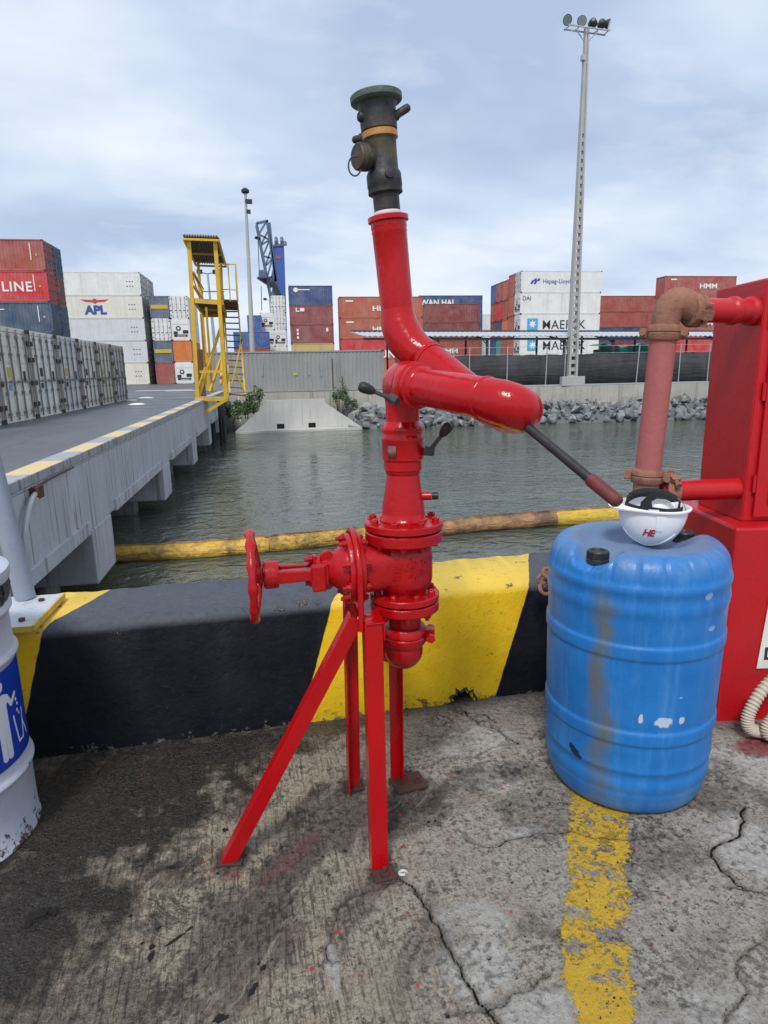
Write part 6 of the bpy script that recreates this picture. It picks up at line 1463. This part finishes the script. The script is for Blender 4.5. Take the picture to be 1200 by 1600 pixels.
mb = MB(); mb.lathe([(0.014, -0.004), (0.030, -0.002), (0.030, 0.018), (0.024, 0.024), (0.024, 0.030), (0.016, 0.031)], (WX+0.022, AX.y, BZc), (-1, 0, 0), 24); mb.obj('hub', RD, hw)
mb = MB(); mb.lathe([(0.019, 0), (0.019, 0.014), (0.016, 0.016)], (WX+0.046, AX.y, BZc), (-1, 0, 0), 6); mb.obj('wheel_nut', RD, hw)
# cast letters on the body
def wraptext(s_, size, cx_, cz_, rotdeg, R_=0.0845):
    me = textmesh(s_, size, 0.0030, 0.0006); ca, sa = math.cos(R(rotdeg)), math.sin(R(rotdeg))
    cen = math.atan2(-AX.y, -AX.x)
    for v in me.vertices:
        x_, y_ = v.co.x*ca-v.co.y*sa+cx_, v.co.x*sa+v.co.y*ca+cz_; an = cen+x_/R_
        rr = R_+v.co.z; v.co = (AX.x+rr*math.cos(an), AX.y+rr*math.sin(an), y_)
    me.materials.clear(); me.materials.append(RD); link('cast_letters', me, fm)
wraptext('STEEL', 0.024, -0.018, 0.925, 84); wraptext('150', 0.019, -0.038, 0.930, 84); wraptext('TOYO', 0.019, 0.026, 0.942, 72); wraptext('10 15', 0.020, 0.058, 0.942, 80); wraptext('/', 0.05, 0.012, 0.955, -5); wraptext('/', 0.05, 0.040, 0.925, -5); wraptext('4', 0.02, -0.054, 0.93, 84); wraptext('C', 0.018, -0.072, 0.93, 84)
# outlet below: short pipe, clamp coupling, elbow running back
mb = MB(); mb.lathe([(0.048, 0.71), (0.050, 0.80)], (AX.x, AX.y, 0), (0, 0, 1), 36); mb.obj('inlet_pipe', RD, fm)
el2 = [A(0.712), A(0.69)] + bez(A(0.675), A(0.640, 0, 0.0), A(0.637, 0, 0.075), 10) + [A(0.637, 0, 0.13)]
mb = MB(); mb.tube(el2, [0.050]*2+[0.053+0.004*math.sin(PI*i/10) for i in range(11)]+[0.050], 36); mb.obj('inlet_elbow', RD, fm, smooth=60)
coupling(A(0.712), (0, 0, 1), 0.052, fm, RD, lug=(0.9, -0.25, 0), nm='clamp_coupling')
mb = MB(); mb.lathe([(0.02, 0), (0.083, 0.0), (0.083, 0.018), (0.02, 0.018)], A(0.637, 0, 0.13), (0, 1, 0), 32); fl_ = mb.obj('inlet_flange', RD, fm); hexbolts(fl_, A(0.637, 0, 0.13), (0, -1, 0), 0.068, 6, 1, size=0.008)
mb = MB(); mb.tube([A(0.637, 0, 0.148), (AX.x, 2.32, 0.637), (AX.x, 2.40, 0.60)], 0.048, 24); mb.obj('supply_pipe', RD, fm)
# reducer cone, swivel housing
RD = M['red']
mb = MB(); mb.lathe([(0.070, 1.067), (0.070, 1.073), (0.0635, 1.080), (0.062, 1.095), (0.061, 1.112), (0.052, 1.165), (0.0475, 1.205), (0.0505, 1.209), (0.0505, 1.217), (0.0545, 1.219), (0.0545, 1.245), (0.0590, 1.249), (0.0590, 1.300), (0.0605, 1.303), (0.0605, 1.312), (0.0575, 1.316), (0.0575, 1.328), (0.0590, 1.331), (0.0590, 1.338), (0.053, 1.346), (0.050, 1.352), (0.0475, 1.356)], (AX.x, AX.y, 0), (0, 0, 1), 56); mb.obj('swivel_base', RD, fm, smooth=40)
mb = MB(); mb.lathe([(0.0505, 1.2175), (0.050, 1.2185)], (AX.x, AX.y, 0), (0, 0, 1), 48)
# nameplate on the housing
cen = math.atan2(-AX.y, -AX.x); mb = MB(); P_ = []
for i in range(9):
    an = cen-0.72+0.42*i/8; P_.append([(AX.x+0.0605*math.cos(an), AX.y+0.0605*math.sin(an), z_) for z_ in (1.258, 1.292)])
mb.grid(P_); o = mb.obj('nameplate', M['plate_grey'], fm, smooth=60, fix=False); sd = o.modifiers.new('s', 'SOLIDIFY'); sd.thickness = 0.003
# drain stub with black plug, right side
sdv = Vector((0.95, -0.30, 0.02)); sp = A(1.138)
mb = MB(); mb.tube([sp+sdv*0.04, sp+sdv*0.082], 0.0125, 16); mb.obj('stub', RD, fm)
mb = MB(); mb.tube([sp+sdv*0.083, sp+sdv*0.102], 0.0110, 14); mb.obj('stub_plug', M['black_rubber'], fm)
# riser and upper knuckle
N1 = dep(652, 603, 1.685)        # start of front arm
E1 = dep(797, 630, 1.43)
darm = (E1-N1).normalized()
K0 = A(1.35); K1 = A(1.405); kc = A(1.478); K2 = N1-darm*0.028
mb = MB(); kn = [K0, K1]+bez(K1+Vector((0, 0, 0.008)), kc, K2, 12)[0:]; mb.tube(kn, [0.0475]*2+[0.049+0.010*math.sin(PI*i/12)+0.004*i/12 for i in range(13)], 36); mb.obj('knuckle', RD, fm, smooth=60)
# arm swivel flange
mb = MB(); mb.lathe([(0.045, -0.034), (0.060, -0.030), (0.0625, -0.022), (0.0625, -0.008), (0.058, -0.005), (0.0575, 0.0), (0.060, 0.002), (0.060, 0.010), (0.053, 0.014), (0.051, 0.022), (0.047, 0.026)], N1, darm, 56); mb.obj('arm_swivel', RD, fm, smooth=40)
# front arm + U bend + rear arm
G0 = ony(606, 338, 1.86); G1 = ony(622, 498, 1.86); GE = ony(636, 560, 1.85)
RE0 = ony(666, 558, 1.80)
U1 = dep(835, 652, 1.47); U2 = dep(800, 648, 1.62)
E2 = N1.lerp(E1, 0.80)
arm = [N1+darm*0.015, N1+darm*0.1, E2] + bez(E2, dep(834, 641, 1.41), dep(806, 645, 1.56), 14)[1:]
mb = MB(); mb.tube(arm, [0.0475+0.0040*min(1, i/4) for i in range(len(arm))], 40); mb.obj('front_arm', RD, fm, smooth=60)
w1_ = N1.lerp(E1, 0.77); mb = MB(); mb.lathe([(0.048, -0.006), (0.0522, -0.003), (0.0524, 0.001), (0.048, 0.005)], w1_, darm, 48); mb.obj('weld_ring', RD, fm, smooth=60)
rear = [arm[-1]] + bez(arm[-1], dep(780, 648, 1.63), dep(738, 618, 1.70), 8)[1:] + [RE0]
mb = MB(); mb.tube(rear, [0.0510]*3+[0.048]*(len(rear)-3), 40); mb.obj('rear_arm', RD, fm, smooth=60)
elb = [RE0+(rear[-2]-RE0).normalized()*0.02, RE0] + bez(RE0, ony(629, 540, 1.85), G1, 14)[1:] + [G1.lerp(G0, 0.1)]
mb = MB(); mb.tube(elb, [0.050]*2+[0.050+0.005*math.sin(PI*i/14) for i in range(14)]+[0.0475], 40); mb.obj('upper_elbow', RD, fm, smooth=60)
dr_ = (rear[-2]-RE0).normalized(); mb = MB(); mb.lathe([(0.047, -0.006), (0.0515, -0.002), (0.0515, 0.002), (0.047, 0.006)], RE0+dr_*0.006, dr_, 40); mb.obj('weld_ring', RD, fm, smooth=60)
dg2 = (G0-G1).normalized(); L2 = (G0-G1).length
mb = MB(); mb.lathe([(0.0475, -0.008), (0.0500, -0.004), (0.0500, 0.002), (0.0465, 0.006)], G1, dg2, 44); mb.obj('weld_ring', RD, fm, smooth=60)
mb = MB(); mb.lathe([(0.0465, 0.0), (0.0475, L2*0.5), (0.0485, L2-0.045), (0.0500, L2-0.042), (0.0485, L2-0.034), (0.0505, L2-0.03), (0.0495, L2-0.018), (0.0565, L2-0.014), (0.0565, L2-0.002), (0.040, L2)], G1, dg2, 48); mb.obj('barrel_pipe', RD, fm, smooth=40)
# nozzle
NSC = 0.70
def nz_(prof, mat, nm, seg=48, o=None, d=None): mb = MB(); mb.lathe([(a_, b_*NSC) for a_, b_ in prof], o if o is not None else G0, d if d is not None else dg2, seg); return mb.obj(nm, mat, nzp, smooth=40)
mb = MB(); mb.lathe([(a_, b_*NSC) for a_, b_ in [(0.036, 0.006), (0.0365, 0.075), (0.043, 0.079), (0.0475, 0.083), (0.0465, 0.103), (0.048, 0.107), (0.0475, 0.150), (0.044, 0.160), (0.0415, 0.166), (0.042, 0.24), (0.0430, 0.268), (0.044, 0.274)]], G0, dg2, 56); nzp = mb.obj('nozzle', M['bronze'], fm, smooth=40)
nz_([(0.0375, 0.0), (0.0385, 0.003), (0.0385, 0.012), (0.0365, 0.016)], M['ptfe'], 'seal_ring')
nz_([(0.044, 0.2745), (0.0485, 0.277), (0.0490, 0.298), (0.0465, 0.301)], M['brass'], 'brass_ring')
nz_([(0.046, 0.3015), (0.0490, 0.305), (0.0500, 0.375), (0.0515, 0.390), (0.0540, 0.398)], M['bronze'], 'nozzle_head')
nz_([(0.054, 0.3985), (0.066, 0.402), (0.069, 0.406), (0.0695, 0.424), (0.066, 0.428), (0.045, 0.428), (0.040, 0.40)], M['verdigris'], 'nozzle_rim', 64)
sd1 = cr.normalized()
def peg(f, dvec, l, r_, nm='handle_peg', off=0.046, mat='bronze'):
    c_ = G0+dg2*f*NSC; dvec = Vector(dvec); dvec = (dvec-dg2*dvec.dot(dg2)*0.0).normalized(); mb = MB(); mb.lathe([(r_*1.3, off-0.01), (r_*1.3, off+0.008), (r_, off+0.012), (r_, off+l), (r_*0.8, off+l+0.006), (r_*0.3, off+l+0.009)], c_, dvec, 16); return mb.obj(nm, M[mat], nzp, smooth=50)
peg(0.322, (0.78, -0.30, 0.42), 0.040, 0.0105, mat='plate_grey').active_material = M['bronze']
peg(0.292, (-0.9, 0.38, -0.10), 0.022, 0.010); peg(0.345, (-0.85, -0.2, 0.0), 0.004, 0.010, 'plug')
# side cap with pull ring
c_ = G0+dg2*0.205*NSC; dsd = Vector((-0.93, -0.36, -0.05)).normalized()
mb = MB(); mb.lathe([(0.026, 0.02), (0.026, 0.048), (0.034, 0.050), (0.0345, 0.060), (0.033, 0.0615), (0.0345, 0.063), (0.0345, 0.072), (0.033, 0.074), (0.0335, 0.078), (0.030, 0.082), (0.006, 0.083)], c_, dsd, 32); sc = mb.obj('side_cap', M['bronze'], nzp, smooth=40)
rc = c_+dsd*0.088; mb = MB(); a_ = Vector((0, 0, 1)); b_ = dsd.cross(a_).normalized()
tl = (b_*0.5+dsd*0.85).normalized()
mb.tube([rc+tl*0.017*math.sin(2*PI*i/28)+a_*(-0.024+0.024*math.cos(2*PI*i/28)) for i in range(28)], 0.0022, 8, close=True); mb.obj('pull_ring', M['steel_dark'], sc)
mb = MB(); cq = G0+dg2*0.13*NSC; mb.lathe([(0.012, 0.040), (0.011, 0.053), (0.005, 0.054)], cq, Vector((0.05, -1, 0.1)), 14); mb.obj('lug', M['bronze'], nzp)
# direction handle
h0 = dep(818, 662, 1.46); h1 = dep(925, 751, 1.335); h2 = dep(968, 786, 1.29)
mb = MB(); mb.tube([h0, h1], [0.0108, 0.0108], 18); hb = mb.obj('handle_bar', M['black_rubber'], fm)
hd = (h2-h1).normalized(); mb = MB(); mb.lathe([(0.011, -0.008), (0.0140, -0.006), (0.0148, 0.0), (0.0145, (h2-h1).length-0.006), (0.010, (h2-h1).length)], h1, hd, 20); mb.obj('grip', M['grip'], hb)
# locking levers with black knobs
def lever(hub, knob, stubdir, nm='lock_lever'):
    hub, knob = Vector(hub), Vector(knob); d = (knob-hub).normalized()
    mb = MB(); mb.lathe([(0.013, 0), (0.013, 0.026), (0.011, 0.028)], hub-Vector(stubdir).normalized()*0.014, stubdir, 8); lv = mb.obj(nm, M['steel_dark'], fm)
    mb = MB(); mb.tube([hub, hub+d*((knob-hub).length-0.035)], [0.0065, 0.0052], 12); mb.obj('rod', M['steel_dark'], lv)
    mb = MB(); mb.lathe([(0.0065, 0), (0.012, 0.010), (0.0145, 0.026), (0.0145, 0.036), (0.010, 0.043), (0.003, 0.045)], hub+d*((knob-hub).length-0.042), d, 20); mb.obj('knob', M['black_rubber'], lv, smooth=60)
lever(dep(615, 624, 1.665), dep(562, 603, 1.64), (0.6, -0.7, -0.4)); lever(dep(671, 705, 1.80), dep(703, 663, 1.76), (0.85, -0.35, -0.1))
mb = MB(); p0_ = dep(616, 622, 1.67); mb.tube([p0_, dep(632, 612, 1.70)], 0.0105, 14); mb.obj('lever_boss', RD, fm)
mb = MB(); mb.tube([A(1.268, 0.050, -0.018), dep(666, 705, 1.805)], 0.012, 14); mb.obj('lever_boss', RD, fm)
# stand
def angle_iron(a, b, w_, th, d1, d2, nm='leg'):
    """L section between a and b, flanges pointing along d1 and d2"""
    a, b = Vector(a), Vector(b); ax_ = (b-a).normalized(); d1 = Vector(d1); d1 = (d1-ax_*d1.dot(ax_)).normalized(); d2 = Vector(d2); d2 = (d2-ax_*d2.dot(ax_)-d1*d2.dot(d1)).normalized()
    sec = [(0, 0), (w_, 0), (w_, th), (th, th), (th, w_), (0, w_)]
    mb = MB(); n = len(sec); vs = [p+d1*s_[0]+d2*s_[1] for p in (a, b) for s_ in sec]
    mb.add(vs, [(i, (i+1) % n, n+(i+1) % n, n+i) for i in range(n)]+[tuple(range(n))[::-1], tuple(range(n, 2*n))]); return mb.obj(nm, RD, fm, smooth=0, bevel=0.0015)
zc_ = 0.812
xf_ = 0.302
p1_ = Vector((0.305, 1.655, zc_)); p2_ = Vector((0.305, 2.03, zc_))
# cross member (two top angles along y carry the bonnet flange)
angle_iron((xf_+0.055, 1.635, zc_), (xf_+0.055, 2.05, zc_), 0.055, 0.005, (-1, 0, 0), (0, 0, -1), 'cross_member')
angle_iron((0.302, 1.637, 0.012), (0.300, 1.640, zc_-0.007), 0.051, 0.005, (1, 0, 0), (0, 1, 0))                 # front leg
angle_iron((-0.150, 1.775, 0.006), (0.268, 1.690, zc_+0.004), 0.043, 0.005, (0.86, 0.02, -0.45), (0.1, 1, 0))                      # splayed leg
angle_iron((0.292, 2.050, 0.012), (0.300, 2.045, zc_-0.007), 0.05, 0.005, (1, 0, 0), (0, -1, 0))                    # rear leg
angle_iron((0.500, 2.060, 0.012), (0.500, 2.050, zc_-0.1), 0.042, 0.005, (-1, 0, 0), (0, -1, 0))                     # right rear leg
angle_iron((0.34, 2.055, zc_-0.1), (0.50, 2.055, zc_-0.1), 0.045, 0.005, (0, 0, -1), (0, -1, 0), 'cross_member')
# U bolt round the bonnet flange
ub = [Vector((BX+0.001, AX.y-0.112, zc_-0.03))]
for i in range(25):
    an = PI*i/24; ub.append(Vector((BX+0.001, AX.y-0.112*math.cos(an), BZc+0.112*math.sin(an))))
ub.append(Vector((BX+0.001, AX.y+0.112, zc_-0.03))); mb = MB(); mb.tube(ub, 0.0085, 12); mb.obj('u_bolt', RD, fm, smooth=60)
# rusty base plates with anchor bolts
for (x_, y_, rz_, w_) in ((0.335, 1.622, 0.1, 0.034), (-0.120, 1.800, -0.2, 0.04), (0.320, 2.06, 0.0, 0.035), (0.52, 2.03, 0.15, 0.06)):
    mt = Matrix.Translation((x_, y_, 0)) @ Matrix.Rotation(rz_, 4, 'Z'); mb = MB(); mb.box(-w_, w_, -w_*0.8, w_*0.8, 0.0, 0.010, mt); bpz = mb.obj('base_plate', M['bolt_rust'], fm, smooth=0, bevel=0.002)
    q_ = mt @ Vector((w_*0.5 if y_ > 1.7 else 0.0, -w_*0.3, 0.0101)); mb = MB(); mb.lathe([(0.013, 0), (0.013, 0.01), (0.007, 0.0102), (0.007, 0.026)], q_, (0, 0, 1), 8); mb.obj('anchor_bolt', M['bolt_rust'], bpz)

# ---- debris on the dock
def clodmesh(seed):
    r_ = random.Random(seed); bm = bmesh.new(); bmesh.ops.create_icosphere(bm, subdivisions=4, radius=1)
    for v in bm.verts:
        q = v.co*1.3+Vector((seed*7, 0, 0)); v.co *= 0.75+0.55*noise.noise(q)+0.30*noise.noise(q*3)+0.18*noise.noise(q*7); v.co.z *= 0.5
    me = bpy.data.meshes.new('mud_clod'); bm.to_mesh(me); bm.free(); me.materials.append(M['clod']); me.polygons.foreach_set('use_smooth', [True]*len(me.polygons)); return me
cm = [clodmesh(i) for i in range(5)]
for i, (px, py, sx_, sy_, rz_) in enumerate([(62, 1432, .034, .024, 0), (45, 1445, .018, .012, 1), (85, 1425, .018, .012, 2), (352, 1298, .012, .010, 0), (236, 1495, .017, .008, 1.3), (238, 1480, .010, .007, 0.5), (275, 1468, .030, .006, .6), (296, 1452, .012, .005, .7), (222, 1475, .006, .004, 1),
        (395, 1548, .020, .007, .9), (400, 1540, .009, .006, 0), (412, 1512, .010, .008, 1), (404, 1506, .006, .005, 1), (425, 1500, .004, .003, 1), (345, 1592, .018, .012, 0), (204, 1432, .007, .005, 0), (248, 1450, .009, .005, 1), (268, 1355, .014, .009, 0), (340, 1366, .005, .006, 0), (34, 1380, .006, .005, 0),
        (670, 1285, .008, .006, .5), (680, 1283, .006, .005, 1), (797, 1258, .008, .004, .8), (856, 1362, .007, .004, 1.2), (800, 1380, .005, .004, 0), (985, 1378, .009, .004, 0), (765, 1500, .005, .003, 0), (440, 1325, .009, .006, 1), (505, 1340, .007, .005, 0), (540, 1330, .006, .005, 0),
        (960, 1560, .004, .003, 0), (515, 1368, .005, .004, 0), (240, 1180+40, .004, .003, 0), (1050, 1455, .005, .004, 1), (620, 1420, .004, .003, 0), (700, 1590, .006, .004, 0)]):
    p = onz(px, py, 0); o = link('mud_clod', cm[i % 5], None, 0, (p.x, p.y, 0.002), (0, 0, rz_)); o.scale = (sx_, sy_, min(sx_, sy_)*0.8)
    tag(o, 'wide flat dark lump of mud near the lower left corner of the dock' if i == 0 else 'small dark clod of dried mud on the concrete dock', 'clod', 'dark clods scattered over the dock')
# fine grit: uncountable
mb = MB(); r_ = random.Random(21)
for _ in range(1500):
    px, py = r_.uniform(0, 1200), r_.uniform(1180, 1600); p = onz(px, py, 0); s_ = abs(r_.gauss(0.0012, 0.0009))+0.0006; 
    mb.add([(p.x-s_, p.y-s_*.7, 0.001), (p.x+s_, p.y-s_*.5, 0.001), (p.x+s_*.2, p.y+s_, 0.001), (p.x, p.y, 0.001+s_*1.3)], [(0, 1, 3), (1, 2, 3), (2, 0, 3)])
tag(mb.obj('grit', M['clod'], smooth=0), 'fine dark grit strewn over the dock', 'grit', kind='stuff')
p = onz(630, 1367, 0); mb = MB(); mb.tube([Vector((p.x+0.012*math.cos(a_*0.5), p.y+0.009*math.sin(a_*0.5), 0.006+0.002*a_/8)) for a_ in range(11)], 0.0045, 8); tag(mb.obj('paper_scrap', M['pale_scrap']), 'tiny curled pale scrap beside the front leg of the stand', 'scrap')
